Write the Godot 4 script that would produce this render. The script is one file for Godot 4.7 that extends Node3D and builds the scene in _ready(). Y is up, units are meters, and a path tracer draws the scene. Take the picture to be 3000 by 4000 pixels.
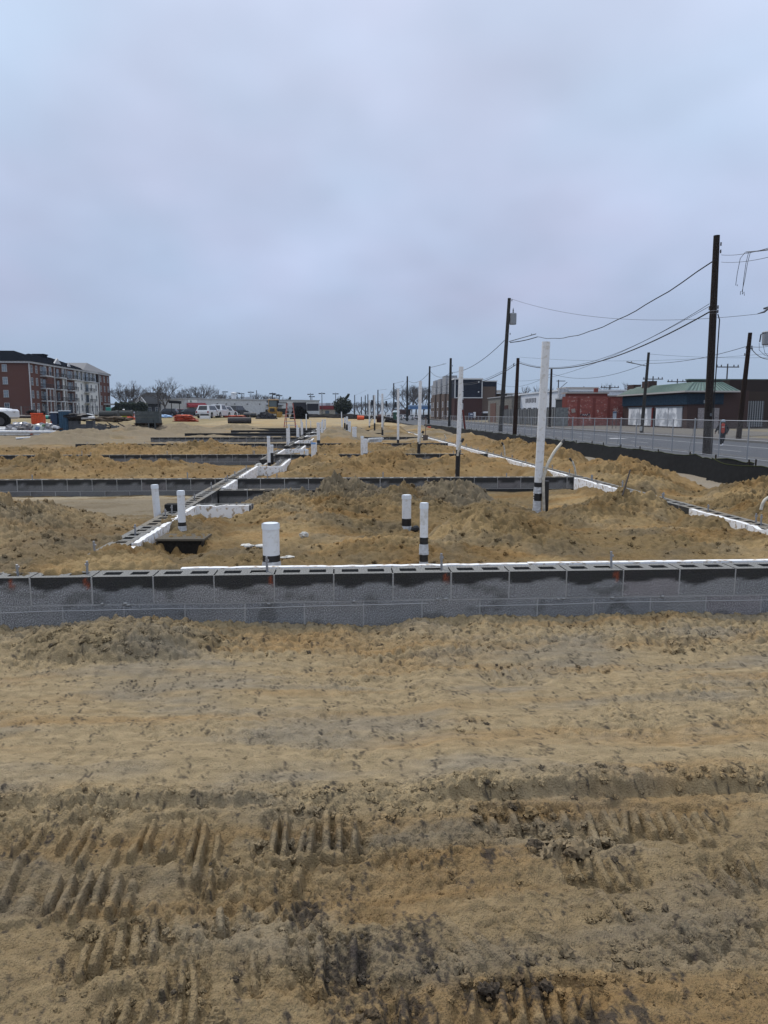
extends Node3D
# A construction site beside a street on a grey, overcast day. x runs across the street, z = -d where d is the distance down the street, y is up.

const EYE := 1.52
const WALL_TOP := 0.43
var names := {}
var mats := {}
var tex := {}
var rng := RandomNumberGenerator.new()
var n_big := FastNoiseLite.new()
var n_mid := FastNoiseLite.new()
var n_fine := FastNoiseLite.new()
var n_cell := FastNoiseLite.new()
var n_cell_big := FastNoiseLite.new()
var n_col := FastNoiseLite.new()
var n_crack := FastNoiseLite.new()
var mounds := []
var footprints := []     # [x0, x1, d0, d1] kept free of sand
var clod_meshes := []

func _ready() -> void:
	var cam := Camera3D.new()
	cam.name = "camera"
	cam.position = Vector3(0, EYE, 0)
	cam.rotation = Vector3(-0.137, -0.059, 0)
	cam.fov = 71.601
	cam.near = 0.05
	cam.far = 3000.0
	add_child(cam)
	var we := WorldEnvironment.new()
	we.name = "surroundings"
	var env := Environment.new()
	env.background_mode = Environment.BG_SKY
	var sky := Sky.new()
	var pano := PanoramaSkyMaterial.new()
	pano.panorama = sky_picture()
	sky.sky_material = pano
	env.sky = sky
	env.background_energy_multiplier = 1.0
	env.tonemap_mode = Environment.TONE_MAPPER_LINEAR
	env.tonemap_exposure = 1.3
	env.sdfgi_enabled = true
	env.ssao_enabled = true
	env.ssil_enabled = true
	env.fog_enabled = true
	env.fog_density = 0.00012
	env.fog_light_color = Color(0.70, 0.76, 0.84)
	we.environment = env
	add_child(we)
	var sun := DirectionalLight3D.new()
	sun.name = "veiled_sun"
	sun.light_energy = 0.5
	sun.light_color = Color(1.0, 0.97, 0.93)
	sun.light_angular_distance = 11.0
	sun.shadow_enabled = true
	sun.rotation_degrees = Vector3(-50, -150, 0)
	add_child(sun)
	set_up()
	build_ground()
	build_street()
	build_foundation()
	build_pipes()
	build_fences()
	build_poles()
	build_left_buildings()
	build_right_buildings()
	build_yard()
	build_vehicles()
	build_trees()
	build_people()
	build_clods()

func sky_picture() -> ImageTexture:
	var w := 768
	var h := 384
	var n := FastNoiseLite.new()
	n.seed = 11
	n.frequency = 1.0
	n.fractal_octaves = 4
	var im := Image.create(w, h, false, Image.FORMAT_RGBF)
	for j in h:
		var el := (0.5 - (j + 0.5) / h) * PI
		for i in w:
			var az := (i + 0.5) / w * TAU
			var c: Color
			if el > 0.0:
				var dir := Vector3(cos(az) * cos(el), sin(el), sin(az) * cos(el))
				var p := dir / (dir.y + 0.32)
				var f := n.get_noise_3d(p.x * 1.1, 0.0, p.z * 1.1) + 0.4 * n.get_noise_3d(p.x * 3.1, 7.0, p.z * 3.1)
				var e := rad_to_deg(el)
				c = Color(0.285, 0.360, 0.470).lerp(Color(0.340, 0.420, 0.570), smoothstep(0.0, 9.0, e))
				c = c.lerp(Color(0.500, 0.560, 0.720), smoothstep(8.0, 30.0, e))
				c = c.lerp(Color(1.10, 1.10, 1.18), smoothstep(27.0, 80.0, e))
				var g := 1.0 + 0.20 * f * smoothstep(1.0, 12.0, e)
				var r := 1.0 + 0.16 * n.get_noise_3d(p.x * 0.8 + 20.0, 3.0, p.z * 0.8) * smoothstep(1.0, 10.0, e)
				c = Color(c.r * g * r, c.g * g, c.b * g)
			else:
				c = Color(0.16, 0.14, 0.11)
			im.set_pixel(i, j, c)
	return ImageTexture.create_from_image(im)

# ---------------------------------------------------------------- helpers

class MB:
	var v := PackedVector3Array()
	var n := PackedVector3Array()
	var c := PackedColorArray()
	var u := PackedVector2Array()
	var col := Color.WHITE
	var t := Transform3D()
	var colored := false
	func tri(a: Vector3, b: Vector3, d: Vector3) -> MB:
		a = t * a
		b = t * b
		d = t * d
		var m := (b - a).cross(d - a).normalized()
		v.append_array([a, d, b])
		n.append_array([m, m, m])
		c.append_array([col, col, col])
		u.append_array([Vector2.ZERO, Vector2.ZERO, Vector2.ZERO])
		return self
	func quad(a: Vector3, b: Vector3, d: Vector3, e: Vector3) -> MB:
		a = t * a
		b = t * b
		d = t * d
		e = t * e
		var m := (b - a).cross(d - a).normalized()
		if m == Vector3.ZERO:
			m = (d - a).cross(e - a).normalized()
		v.append_array([a, d, b, a, e, d])
		n.append_array([m, m, m, m, m, m])
		c.append_array([col, col, col, col, col, col])
		u.append_array([Vector2(0, 1), Vector2(1, 0), Vector2(1, 1), Vector2(0, 1), Vector2(0, 0), Vector2(1, 0)])
		return self
	func sq(a: Vector3, b: Vector3, d: Vector3, e: Vector3, na: Vector3, nb: Vector3, nd: Vector3, ne: Vector3) -> void:
		v.append_array([t * a, t * d, t * b, t * a, t * e, t * d])
		na = t.basis * na
		nb = t.basis * nb
		nd = t.basis * nd
		ne = t.basis * ne
		n.append_array([na, nd, nb, na, ne, nd])
		c.append_array([col, col, col, col, col, col])
		u.append_array([Vector2(0, 1), Vector2(1, 0), Vector2(1, 1), Vector2(0, 1), Vector2(0, 0), Vector2(1, 0)])
	func hexa(p: Array) -> MB:      # p: bottom four counter-clockwise from above, then the top four
		quad(p[3], p[2], p[1], p[0])
		quad(p[4], p[5], p[6], p[7])
		for i in 4:
			var j := (i + 1) % 4
			quad(p[i], p[j], p[4 + j], p[4 + i])
		return self
	func box(at: Vector3, s: Vector3, b := Basis()) -> MB:
		var h := s * 0.5
		var p := []
		for y in [-h.y, h.y]:
			for q in [[-1, 1], [1, 1], [1, -1], [-1, -1]]:
				p.append(at + b * Vector3(q[0] * h.x, y, q[1] * h.z))
		return hexa(p)
	func cbox(at: Vector3, s: Vector3, k: float, b := Basis()) -> MB:   # a box with chamfered edges
		var h := s * 0.5
		var g := func(sx: float, sy: float, sz: float, a: int) -> Vector3:
			return at + b * Vector3(sx * (h.x - (0.0 if a == 0 else k)), sy * (h.y - (0.0 if a == 1 else k)), sz * (h.z - (0.0 if a == 2 else k)))
		for s1 in [-1.0, 1.0]:
			var f := [g.call(s1, -1, -s1, 0), g.call(s1, 1, -s1, 0), g.call(s1, 1, s1, 0), g.call(s1, -1, s1, 0)]
			quad(f[0], f[1], f[2], f[3])
			f = [g.call(-s1, s1, -1, 1), g.call(-s1, s1, 1, 1), g.call(s1, s1, 1, 1), g.call(s1, s1, -1, 1)]
			quad(f[0], f[1], f[2], f[3])
			f = [g.call(-1, -s1, s1, 2), g.call(1, -s1, s1, 2), g.call(1, s1, s1, 2), g.call(-1, s1, s1, 2)]
			quad(f[0], f[1], f[2], f[3])
		for s1 in [-1.0, 1.0]:
			for s2 in [-1.0, 1.0]:
				_edge(g.call(s1, s2, -1, 0), g.call(s1, s2, 1, 0), g.call(s1, s2, 1, 1), g.call(s1, s2, -1, 1), at)
				_edge(g.call(s1, -1, s2, 0), g.call(s1, 1, s2, 0), g.call(s1, 1, s2, 2), g.call(s1, -1, s2, 2), at)
				_edge(g.call(-1, s1, s2, 1), g.call(1, s1, s2, 1), g.call(1, s1, s2, 2), g.call(-1, s1, s2, 2), at)
				for s3 in [-1.0, 1.0]:
					var a: Vector3 = g.call(s1, s2, s3, 0)
					var e: Vector3 = g.call(s1, s2, s3, 1)
					var d: Vector3 = g.call(s1, s2, s3, 2)
					if (e - a).cross(d - a).dot(a - at) > 0.0:
						tri(a, e, d)
					else:
						tri(a, d, e)
		return self
	func _edge(a: Vector3, b: Vector3, d: Vector3, e: Vector3, from: Vector3) -> void:
		if (b - a).cross(d - a).dot(a + d - 2.0 * from) > 0.0:
			quad(a, b, d, e)
		else:
			quad(e, d, b, a)
	func tube(p: Array, r, sides := 8, cap := true) -> MB:
		var k := p.size()
		var up := Vector3.UP
		var ring := []
		for i in k:
			var d: Vector3 = (p[mini(i + 1, k - 1)] - p[maxi(i - 1, 0)]).normalized()
			if i == 0 and absf(d.dot(up)) > 0.9:
				up = Vector3.RIGHT
			var a := (up - d * up.dot(d)).normalized()
			up = a
			var b := d.cross(a)
			var rad: float = r[i] if r is Array else r
			var one := []
			for j in sides:
				var w := TAU * j / sides
				one.append([p[i] + (a * cos(w) + b * sin(w)) * rad, a * cos(w) + b * sin(w)])
			ring.append(one)
		for i in k - 1:
			for j in sides:
				var q := (j + 1) % sides
				var A: Array = ring[i][j]
				var B: Array = ring[i][q]
				var D: Array = ring[i + 1][q]
				var E: Array = ring[i + 1][j]
				sq(A[0], B[0], D[0], E[0], A[1], B[1], D[1], E[1])
		if cap:
			for j in sides:
				var q := (j + 1) % sides
				tri(p[0], ring[0][q][0], ring[0][j][0])
				tri(p[k - 1], ring[k - 1][j][0], ring[k - 1][q][0])
		return self
	func lathe(prof: Array, at: Vector3, sides := 16) -> MB:     # prof: [radius, y] from below
		for i in prof.size() - 1:
			var a: Array = prof[i]
			var b: Array = prof[i + 1]
			var sl := Vector2(b[1] - a[1], a[0] - b[0]).normalized()
			for j in sides:
				var w0 := TAU * j / sides
				var w1 := TAU * (j + 1) / sides
				var e0 := Vector3(cos(w0), 0, -sin(w0))
				var e1 := Vector3(cos(w1), 0, -sin(w1))
				var n0 := e0 * sl.x + Vector3.UP * sl.y
				var n1 := e1 * sl.x + Vector3.UP * sl.y
				sq(at + e0 * a[0] + Vector3(0, a[1], 0), at + e1 * a[0] + Vector3(0, a[1], 0), at + e1 * b[0] + Vector3(0, b[1], 0), at + e0 * b[0] + Vector3(0, b[1], 0), n0, n1, n1, n0)
		return self
	func extrude(poly: Array, z0: float, z1: float) -> MB:      # poly: Vector2s counter-clockwise in x, y; z1 > z0
		var pp := PackedVector2Array(poly)
		var ix := Geometry2D.triangulate_polygon(pp)
		for i in range(0, ix.size(), 3):
			var a := pp[ix[i]]
			var b := pp[ix[i + 1]]
			var d := pp[ix[i + 2]]
			if (b - a).cross(d - a) < 0.0:
				var s := b
				b = d
				d = s
			tri(Vector3(a.x, a.y, z1), Vector3(b.x, b.y, z1), Vector3(d.x, d.y, z1))
			tri(Vector3(a.x, a.y, z0), Vector3(d.x, d.y, z0), Vector3(b.x, b.y, z0))
		for i in pp.size():
			var a := pp[i]
			var b := pp[(i + 1) % pp.size()]
			quad(Vector3(a.x, a.y, z0), Vector3(b.x, b.y, z0), Vector3(b.x, b.y, z1), Vector3(a.x, a.y, z1))
		return self
	func blob(at: Vector3, r: Vector3, noise: FastNoiseLite, amp: float, rows := 8, cols := 12, freq := 1.0) -> MB:
		var g := []
		for i in rows + 1:
			var one := []
			for j in cols:
				var el := PI * (float(i) / rows - 0.5)
				var az := TAU * j / cols
				var d := Vector3(cos(el) * cos(az), sin(el), -cos(el) * sin(az))
				var k := 1.0 + amp * noise.get_noise_3dv((d * 1.7 + at) * freq)
				one.append(at + d * r * k)
			g.append(one)
		for i in rows:
			for j in cols:
				var q := (j + 1) % cols
				var na: Vector3 = (g[i][j] - at) / r / r
				var nb: Vector3 = (g[i][q] - at) / r / r
				var nd: Vector3 = (g[i + 1][q] - at) / r / r
				var ne: Vector3 = (g[i + 1][j] - at) / r / r
				if amp > 0.25:
					quad(g[i][j], g[i][q], g[i + 1][q], g[i + 1][j])
				else:
					sq(g[i][j], g[i][q], g[i + 1][q], g[i + 1][j], na.normalized(), nb.normalized(), nd.normalized(), ne.normalized())
		return self
	func mesh() -> ArrayMesh:
		var a := []
		a.resize(Mesh.ARRAY_MAX)
		a[Mesh.ARRAY_VERTEX] = v
		a[Mesh.ARRAY_NORMAL] = n
		a[Mesh.ARRAY_TEX_UV] = u
		if colored:
			a[Mesh.ARRAY_COLOR] = c
		var m := ArrayMesh.new()
		m.add_surface_from_arrays(Mesh.PRIMITIVE_TRIANGLES, a)
		return m

func numbered(called: String) -> String:
	if not names.has(called):
		names[called] = 0
		return called
	names[called] += 1
	return "%s_%03d" % [called, names[called]]

func tag(o: Node3D, label := "", category := "", group := "") -> Node3D:
	if label:
		o.set_meta("label", label)
	if category:
		o.set_meta("category", category)
	if group:
		o.set_meta("group", group)
	return o

func thing(called: String, label: String, category: String, at := Vector3.ZERO, turn := 0.0, group := "") -> Node3D:
	var o := Node3D.new()
	o.name = numbered(called)
	add_child(o)
	o.position = at
	o.rotation.y = turn
	return tag(o, label, category, group)

func part(called: String, m: MB, material: Material, parent: Node3D, at := Vector3.ZERO, turn := 0.0) -> MeshInstance3D:
	return part_mesh(called, m.mesh(), material, parent, at, turn)

func part_mesh(called: String, m: Mesh, material: Material, parent: Node3D, at := Vector3.ZERO, turn := 0.0) -> MeshInstance3D:
	var o := MeshInstance3D.new()
	o.name = numbered(called) if parent == self else called
	o.mesh = m
	o.material_override = material
	parent.add_child(o, true)
	o.position = at
	o.rotation.y = turn
	return o

func solo(called: String, m: MB, material: Material, label: String, category: String, at := Vector3.ZERO, turn := 0.0, group := "") -> MeshInstance3D:
	var o := part(called, m, material, self, at, turn)
	tag(o, label, category, group)
	return o

func structure(called: String, m: MB, material: Material) -> MeshInstance3D:
	var o := part(called, m, material, self)
	o.set_meta("kind", "structure")
	return o

func dup(o: Node3D, label: String, at: Vector3, turn := 0.0, size := 1.0) -> Node3D:
	var base := String(o.name).rstrip("0123456789").trim_suffix("_")
	var r: Node3D = o.duplicate()
	r.name = numbered(base)
	add_child(r)
	r.position = at
	r.rotation.y = turn
	r.scale = Vector3.ONE * size
	r.set_meta("label", label)
	return r

func mb() -> MB:
	return MB.new()

func lin(r: float, g: float, b: float) -> Color:
	return Color(r, g, b).linear_to_srgb()

# a material by its real-world (linear) base colour, with one of the computed textures for grain and relief
func mat(r: float, g: float, b: float, rough := 0.85, kind := "", scale := 1.0, metal := 0.0) -> StandardMaterial3D:
	var key := "%.3f %.3f %.3f %.2f %s %.2f %.2f" % [r, g, b, rough, kind, scale, metal]
	if mats.has(key):
		return mats[key]
	var m := StandardMaterial3D.new()
	m.albedo_color = lin(r, g, b)
	m.roughness = rough
	m.metallic = metal
	if rough >= 0.75:
		m.metallic_specular = 0.2
	if kind:
		m.albedo_texture = tex[kind]
		m.uv1_triplanar = true
		m.uv1_scale = Vector3.ONE * scale
		if tex.has(kind + "_relief"):
			m.heightmap_enabled = true
			m.heightmap_texture = tex[kind + "_relief"]
			m.heightmap_scale = 0.4
	mats[key] = m
	return m

func noise_tex(freq: float, octaves: int, lo: Color, hi: Color, size := 512, kind := FastNoiseLite.TYPE_SIMPLEX_SMOOTH, sd := 1, at0 := 0.0, at1 := 1.0) -> NoiseTexture2D:
	var n := FastNoiseLite.new()
	n.noise_type = kind
	n.seed = sd
	n.frequency = freq
	n.fractal_octaves = octaves
	var t := NoiseTexture2D.new()
	t.width = size
	t.height = size
	t.seamless = true
	t.noise = n
	var g := Gradient.new()
	g.offsets = PackedFloat32Array([at0, at1])
	g.colors = PackedColorArray([lo, hi])
	t.color_ramp = g
	return t

func set_up() -> void:
	rng.seed = 20240117
	for a in [[n_big, 3, 0.33, 3], [n_mid, 5, 1.6, 3], [n_fine, 8, 14.0, 3], [n_col, 21, 0.9, 4]]:
		a[0].noise_type = FastNoiseLite.TYPE_SIMPLEX_SMOOTH
		a[0].seed = a[1]
		a[0].frequency = a[2]
		a[0].fractal_octaves = a[3]
	n_cell.noise_type = FastNoiseLite.TYPE_CELLULAR
	n_cell.cellular_return_type = FastNoiseLite.RETURN_DISTANCE
	n_cell.frequency = 7.0
	n_cell.seed = 4
	n_cell.fractal_octaves = 2
	n_cell_big.noise_type = FastNoiseLite.TYPE_CELLULAR
	n_cell_big.cellular_return_type = FastNoiseLite.RETURN_DISTANCE
	n_cell_big.frequency = 2.6
	n_cell_big.seed = 9
	n_cell_big.fractal_octaves = 3
	n_crack.noise_type = FastNoiseLite.TYPE_CELLULAR
	n_crack.cellular_return_type = FastNoiseLite.RETURN_DISTANCE2_SUB
	n_crack.frequency = 1.0
	n_crack.seed = 14
	n_crack.fractal_type = FastNoiseLite.FRACTAL_NONE
	n_crack.domain_warp_enabled = true
	n_crack.domain_warp_amplitude = 0.5
	n_crack.domain_warp_frequency = 1.3
	var g := func(a: float) -> Color: return Color(a, a, a)
	tex.grime = noise_tex(0.012, 5, g.call(0.72), Color(1, 1, 1), 512)
	tex.clean = noise_tex(0.02, 5, g.call(0.92), Color(1, 1, 1), 512, FastNoiseLite.TYPE_SIMPLEX_SMOOTH, 22, 0.1, 0.7)
	tex.dirty = noise_tex(0.02, 5, Color(0.62, 0.52, 0.40), Color(1, 1, 1), 512, FastNoiseLite.TYPE_SIMPLEX_SMOOTH, 25, 0.12, 0.42)
	tex.scuffed = noise_tex(0.03, 5, Color(0.86, 0.84, 0.80), Color(1, 1, 1), 512, FastNoiseLite.TYPE_SIMPLEX_SMOOTH, 26, 0.1, 0.40)
	tex.sand = noise_tex(0.09, 4, Color(0.90, 0.895, 0.89), Color(1, 1, 1), 1024, FastNoiseLite.TYPE_SIMPLEX_SMOOTH, 3, 0.2, 0.75)
	tex.sand_relief = noise_tex(0.06, 5, g.call(0.0), Color(1, 1, 1), 1024, FastNoiseLite.TYPE_SIMPLEX_SMOOTH, 6)
	tex.concrete = noise_tex(0.13, 4, g.call(0.5), Color(1, 1, 1), 512, FastNoiseLite.TYPE_SIMPLEX_SMOOTH, 7, 0.25, 0.8)
	tex.concrete_relief = noise_tex(0.14, 3, g.call(0.0), Color(1, 1, 1), 512, FastNoiseLite.TYPE_SIMPLEX_SMOOTH, 7)
	tex.asphalt = noise_tex(0.05, 5, g.call(0.7), Color(1, 1, 1), 512, FastNoiseLite.TYPE_SIMPLEX_SMOOTH, 12)
	tex.bark = noise_tex(0.05, 4, g.call(0.55), Color(1, 1, 1), 256, FastNoiseLite.TYPE_SIMPLEX_SMOOTH, 15)
	tex.brick = noise_tex(0.2, 3, Color(0.75, 0.7, 0.7), Color(1, 1, 1), 256, FastNoiseLite.TYPE_CELLULAR, 16)
	tex.old_brick = noise_tex(0.02, 5, Color(0.7, 0.68, 0.66), Color(1, 1, 1), 512, FastNoiseLite.TYPE_SIMPLEX_SMOOTH, 18)
	make_clod_meshes()

# ---------------------------------------------------------------- ground

# angular lumps parted by crevices, 0 in the crevice and 1 on the lump
func lumps(x: float, d: float, per_metre: float) -> float:
	return clampf((n_crack.get_noise_2d(x * per_metre, d * per_metre) + 1.0) * 2.4, 0.0, 1.0)

func ss(a: float, b: float, x: float) -> float:
	return smoothstep(a, b, x)

func road_y(d: float) -> float:
	return -0.55 + 0.3 * ss(120, 300, d)

func site(x: float, d: float) -> float:      # the graded ground, without lumps
	var g := 0.22 + 0.14 * ss(8, 40, d) + 0.66 * ss(58, 112, d) + 0.3 * ss(110, 240, d)
	if x < -9.0:
		g += ss(0, 10, -9.0 - x) * 0.2 * ss(18, 42, d) * (1.0 - 0.6 * ss(60, 95, d))
	if x > 4.8:
		g = lerpf(g, road_y(d), ss(4.8, 11.6, x))
	if x > 29.6:
		g += 0.10 + 0.16 * ss(30, 42, x)
	if d < 6.0:
		g = lerpf(0.0, g, ss(4.85, 5.0, d) if x < 4.3 else ss(3.6, 6.0, d))
	return g

func height(x: float, d: float) -> float:    # the ground behind the front wall, with its mounds
	var h := site(x, d)
	var lump := 0.0
	var near := 1.0 - ss(70, 95, d)
	if x > 11.4:
		near *= 1.0 - ss(11.4, 12.2, x)
	var wob := n_mid.get_noise_2d(x, d)
	if x < 4.9 and x > -8.0 and d < 9.4:
		h += 0.125 * ss(4.95, 5.1, d) * (1.0 - ss(8.1, 9.2, d + 0.5 * wob)) * (1.0 - ss(4.3, 4.9, x))
	if x < -2.0 and d > 12.2 and d < 60.0:
		h -= 0.09
	if x > 2.6 and x < 4.9 and d > 9.0 and d < 60.0:
		h += 0.09 * ss(2.6, 3.6, x) * (1.0 - ss(4.3, 4.9, x))
	if near > 0.0:
		for m in mounds:
			var u: float = (x - m[0]) / m[2]
			if u > 1.3 or u < -1.3:
				continue
			var w: float = (d - m[1]) / m[3]
			if w > 1.3 or w < -1.3:
				continue
			var r := sqrt(u * u + w * w) + 0.22 * wob
			if r < 1.0:
				var s := 1.0 - r
				lump = maxf(lump, m[4] * s * (1.75 - 0.75 * s))
		var rough := (0.32 + 3.4 * minf(lump, 0.4)) * near
		if d > 28.0 and x < 5.0:
			rough += 0.35 * near * (1.0 - ss(58, 66, d))
		if x < -2.0 and d > 8.8 and d < 12.0:
			rough *= 0.45
		h += lump * (0.92 + 0.35 * wob)
		h += rough * (0.10 * n_cell_big.get_noise_2d(x, d) + 0.03 + 0.055 * (n_cell.get_noise_2d(x, d) + 0.5) + 0.05 * wob)
		if d < 16.0:
			h += rough * (0.038 * lumps(x, d, 6.5) + 0.022 * lumps(x + 5.0, d, 14.0) - 0.03)
		elif d < 30.0:
			h += rough * 0.06 * (lumps(x, d, 4.0) - 0.5)
		if d < 30.0:
			h += 0.026 * (0.3 + rough) * n_fine.get_noise_2d(x, d) + 0.02 * rough * n_fine.get_noise_2d(x * 2.6, d * 2.6 + 7.0)
	else:
		h += 0.03 * wob * (1.0 - ss(11.4, 12.5, x) * (1.0 - ss(31, 34, x)))
	if d < 66.0 and x < 4.8 and x > -14.2 and d > 4.6:
		for f in footprints:
			if x > f[0] - 0.5 and x < f[1] + 0.5 and d > f[2] - 1.1 and d < f[3] + 0.5:
				var e := maxf(maxf(f[0] - x, x - f[1]), f[3] * -1.0 + d)
				e = maxf(e, 0.0)
				var fr := maxf(f[2] - d, 0.0)
				var k := 1.0 - ss(0.03, 0.4, e)
				if fr > 0.0:
					k = minf(k, 1.0 - ss(0.05, 1.0, fr))
				k *= f[4]
				if x > f[0] - 0.04 and x < f[1] + 0.04 and d > f[2] - 0.04 and d < f[3] + 0.04:
					k = maxf(k, 0.96)
				var cap: float = f[5] + 0.03 * wob
				if h > cap:
					h = lerpf(h, cap, k)
		if d < 18.5:
			for s in [[3.8, 7.2, 0.32, 0.3, 0.44], [3.75, 6.4, 0.3, 0.4, 0.41], [3.75, 9.0, 0.4, 0.6, 0.48], [3.7, 13.7, 0.4, 0.8, 0.45], [3.7, 17.0, 0.4, 0.6, 0.46], [3.8, 10.6, 0.25, 0.5, 0.38], [-1.95, 5.25, 0.5, 0.5, 0.455], [-1.5, 5.2, 0.5, 0.32, 0.46], [-2.2, 4.97, 0.9, 0.10, 0.436], [-2.02, 6.25, 0.13, 0.3, 0.45], [-1.8, 7.35, 0.1, 0.35, 0.446], [-2.0, 8.3, 0.12, 0.25, 0.446], [-1.85, 5.75, 0.16, 0.3, 0.45], [-1.62, 7.6, 0.2, 0.5, 0.42], [-1.7, 5.9, 0.35, 0.5, 0.41], [-1.45, 6.9, 0.3, 1.3, 0.40]]:
				var u: float = (x - s[0]) / s[2]
				var w: float = (d - s[1]) / s[3]
				var r := sqrt(u * u + w * w) + 0.35 * wob
				if r < 1.0:
					h = maxf(h, lerpf(h, s[4] + 0.02 * n_fine.get_noise_2d(x, d) + 0.035 * (lumps(x, d, 10.0) - 0.7), 1.0 - ss(0.55, 1.0, r)))
			for s in [[-1.44, 6.2, 0.34, 0.36, 0.265], [0.68, 7.2, 0.6, 0.55, 0.27], [-2.15, 7.75, 0.22, 0.3, 0.29]]:
				var hu: float = (x - s[0]) / s[2] + 0.4 * wob
				var hw: float = (d - s[1]) / s[3] + 0.3 * n_fine.get_noise_2d(x * 0.5, d * 0.5)
				var hr := hu * hu + hw * hw
				if hr < 1.0:
					h = lerpf(h, minf(h, s[4] + 0.04 * (lumps(x, d, 12.0) - 0.5)), 1.0 - ss(0.3, 1.0, hr))
	return h

func ground_color(x: float, d: float, damp: float) -> Color:
	var tan_sand := Color(0.400, 0.316, 0.182)
	var orange := Color(0.385, 0.258, 0.118)
	var grey := Color(0.310, 0.268, 0.190)
	var a := n_col.get_noise_2d(x * 0.7, d * 1.6)
	var b := n_col.get_noise_2d(x * 1.1 + 50.0, d * 1.4 + 9.0)
	var f := n_fine.get_noise_2d(x * 0.8 + 3.0, d * 0.8)
	var c := tan_sand.lerp(orange, clampf(a * 1.5 + 0.10 + 0.35 * damp, 0.0, 0.9))
	c = c.lerp(grey, clampf(b * 1.9 - 0.05, 0.0, 0.85))
	return c * (0.93 + 0.22 * f)

func far_color(x: float, d: float) -> Color:
	var c := ground_color(x * 0.2, d * 0.2, 0.0)
	var grass := Color(0.19, 0.165, 0.085).lerp(Color(0.28, 0.225, 0.13), clampf(n_col.get_noise_2d(x * 0.1, d * 0.06) + 0.5, 0.0, 1.0))
	var paved := Color(0.11, 0.11, 0.115)
	var k := ss(112, 122, d + 6.0 * n_big.get_noise_2d(x * 0.2, d * 0.2))
	if x < -14.0:
		k = maxf(k, ss(46, 60, d) * 0.75)
	c = c.lerp(grass, k)
	c = c.lerp(paved, ss(126, 134, d) * (1.0 - ss(168, 176, d)) * 0.8)
	if x > 11.5:
		var verge := Color(0.20, 0.17, 0.11).lerp(Color(0.25, 0.24, 0.22), ss(0.0, 0.3, n_col.get_noise_2d(x * 0.3, d * 0.25)))
		c = c.lerp(verge, ss(11.5, 13.0, x))
	return c

func grid(x0: float, x1: float, d0: float, d1: float, step: float, fy: Callable, fc: Callable, into: ArrayMesh) -> void:
	var nx := int(ceil((x1 - x0) / step)) + 1
	var nd := int(ceil((d1 - d0) / step)) + 1
	var sx := (x1 - x0) / (nx - 1)
	var sd := (d1 - d0) / (nd - 1)
	var hs := PackedFloat32Array()
	hs.resize(nx * nd)
	var k := 0
	for j in nd:
		for i in nx:
			hs[k] = fy.call(x0 + i * sx, d0 + j * sd)
			k += 1
	grid_mesh(x0, d0, sx, sd, nx, nd, hs, fc, into)

func grid_mesh(x0: float, d0: float, sx: float, sd: float, nx: int, nd: int, hs: PackedFloat32Array, fc: Callable, into: ArrayMesh) -> void:
	var v := PackedVector3Array()
	var nn := PackedVector3Array()
	var cc := PackedColorArray()
	var ix := PackedInt32Array()
	v.resize(nx * nd)
	nn.resize(nx * nd)
	cc.resize(nx * nd)
	ix.resize((nx - 1) * (nd - 1) * 6)
	var k := 0
	for j in nd:
		var ju := mini(j + 1, nd - 1) * nx
		var jd := maxi(j - 1, 0) * nx
		for i in nx:
			v[k] = Vector3(x0 + i * sx, hs[k], -(d0 + j * sd))
			var ir := mini(i + 1, nx - 1)
			var il := maxi(i - 1, 0)
			nn[k] = Vector3((hs[j * nx + il] - hs[j * nx + ir]) / (sx * (ir - il)), 1.0, (hs[ju + i] - hs[jd + i]) / (sd * ((ju - jd) / nx))).normalized()
			cc[k] = fc.call(x0 + i * sx, d0 + j * sd)
			k += 1
	var q := 0
	for j in nd - 1:
		for i in nx - 1:
			var a := j * nx + i
			ix[q] = a
			ix[q + 1] = a + nx
			ix[q + 2] = a + 1
			ix[q + 3] = a + 1
			ix[q + 4] = a + nx
			ix[q + 5] = a + nx + 1
			q += 6
	var arr := []
	arr.resize(Mesh.ARRAY_MAX)
	arr[Mesh.ARRAY_VERTEX] = v
	arr[Mesh.ARRAY_NORMAL] = nn
	arr[Mesh.ARRAY_COLOR] = cc
	arr[Mesh.ARRAY_INDEX] = ix
	into.add_surface_from_arrays(Mesh.PRIMITIVE_TRIANGLES, arr)

# ---- the trampled sand before the wall

var bars := []          # raised bars that tracks and tyres left: [x0, d0, x1, d1, half width, height]
var dips := []          # pressed beds: [x0, d0, x1, d1, radius, depth]

func add_bars(list: Array, w: float, h: float, dip := 0.024) -> void:
	for b in list:
		bars.append([b[0], b[1], b[2], b[3], w * 0.95 * rng.randf_range(0.85, 1.2), h * 1.42 * rng.randf_range(0.75, 1.15)])
		if dip > 0.0:
			dips.append([b[0], b[1], b[2], b[3], w * 4.4, dip])

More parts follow.
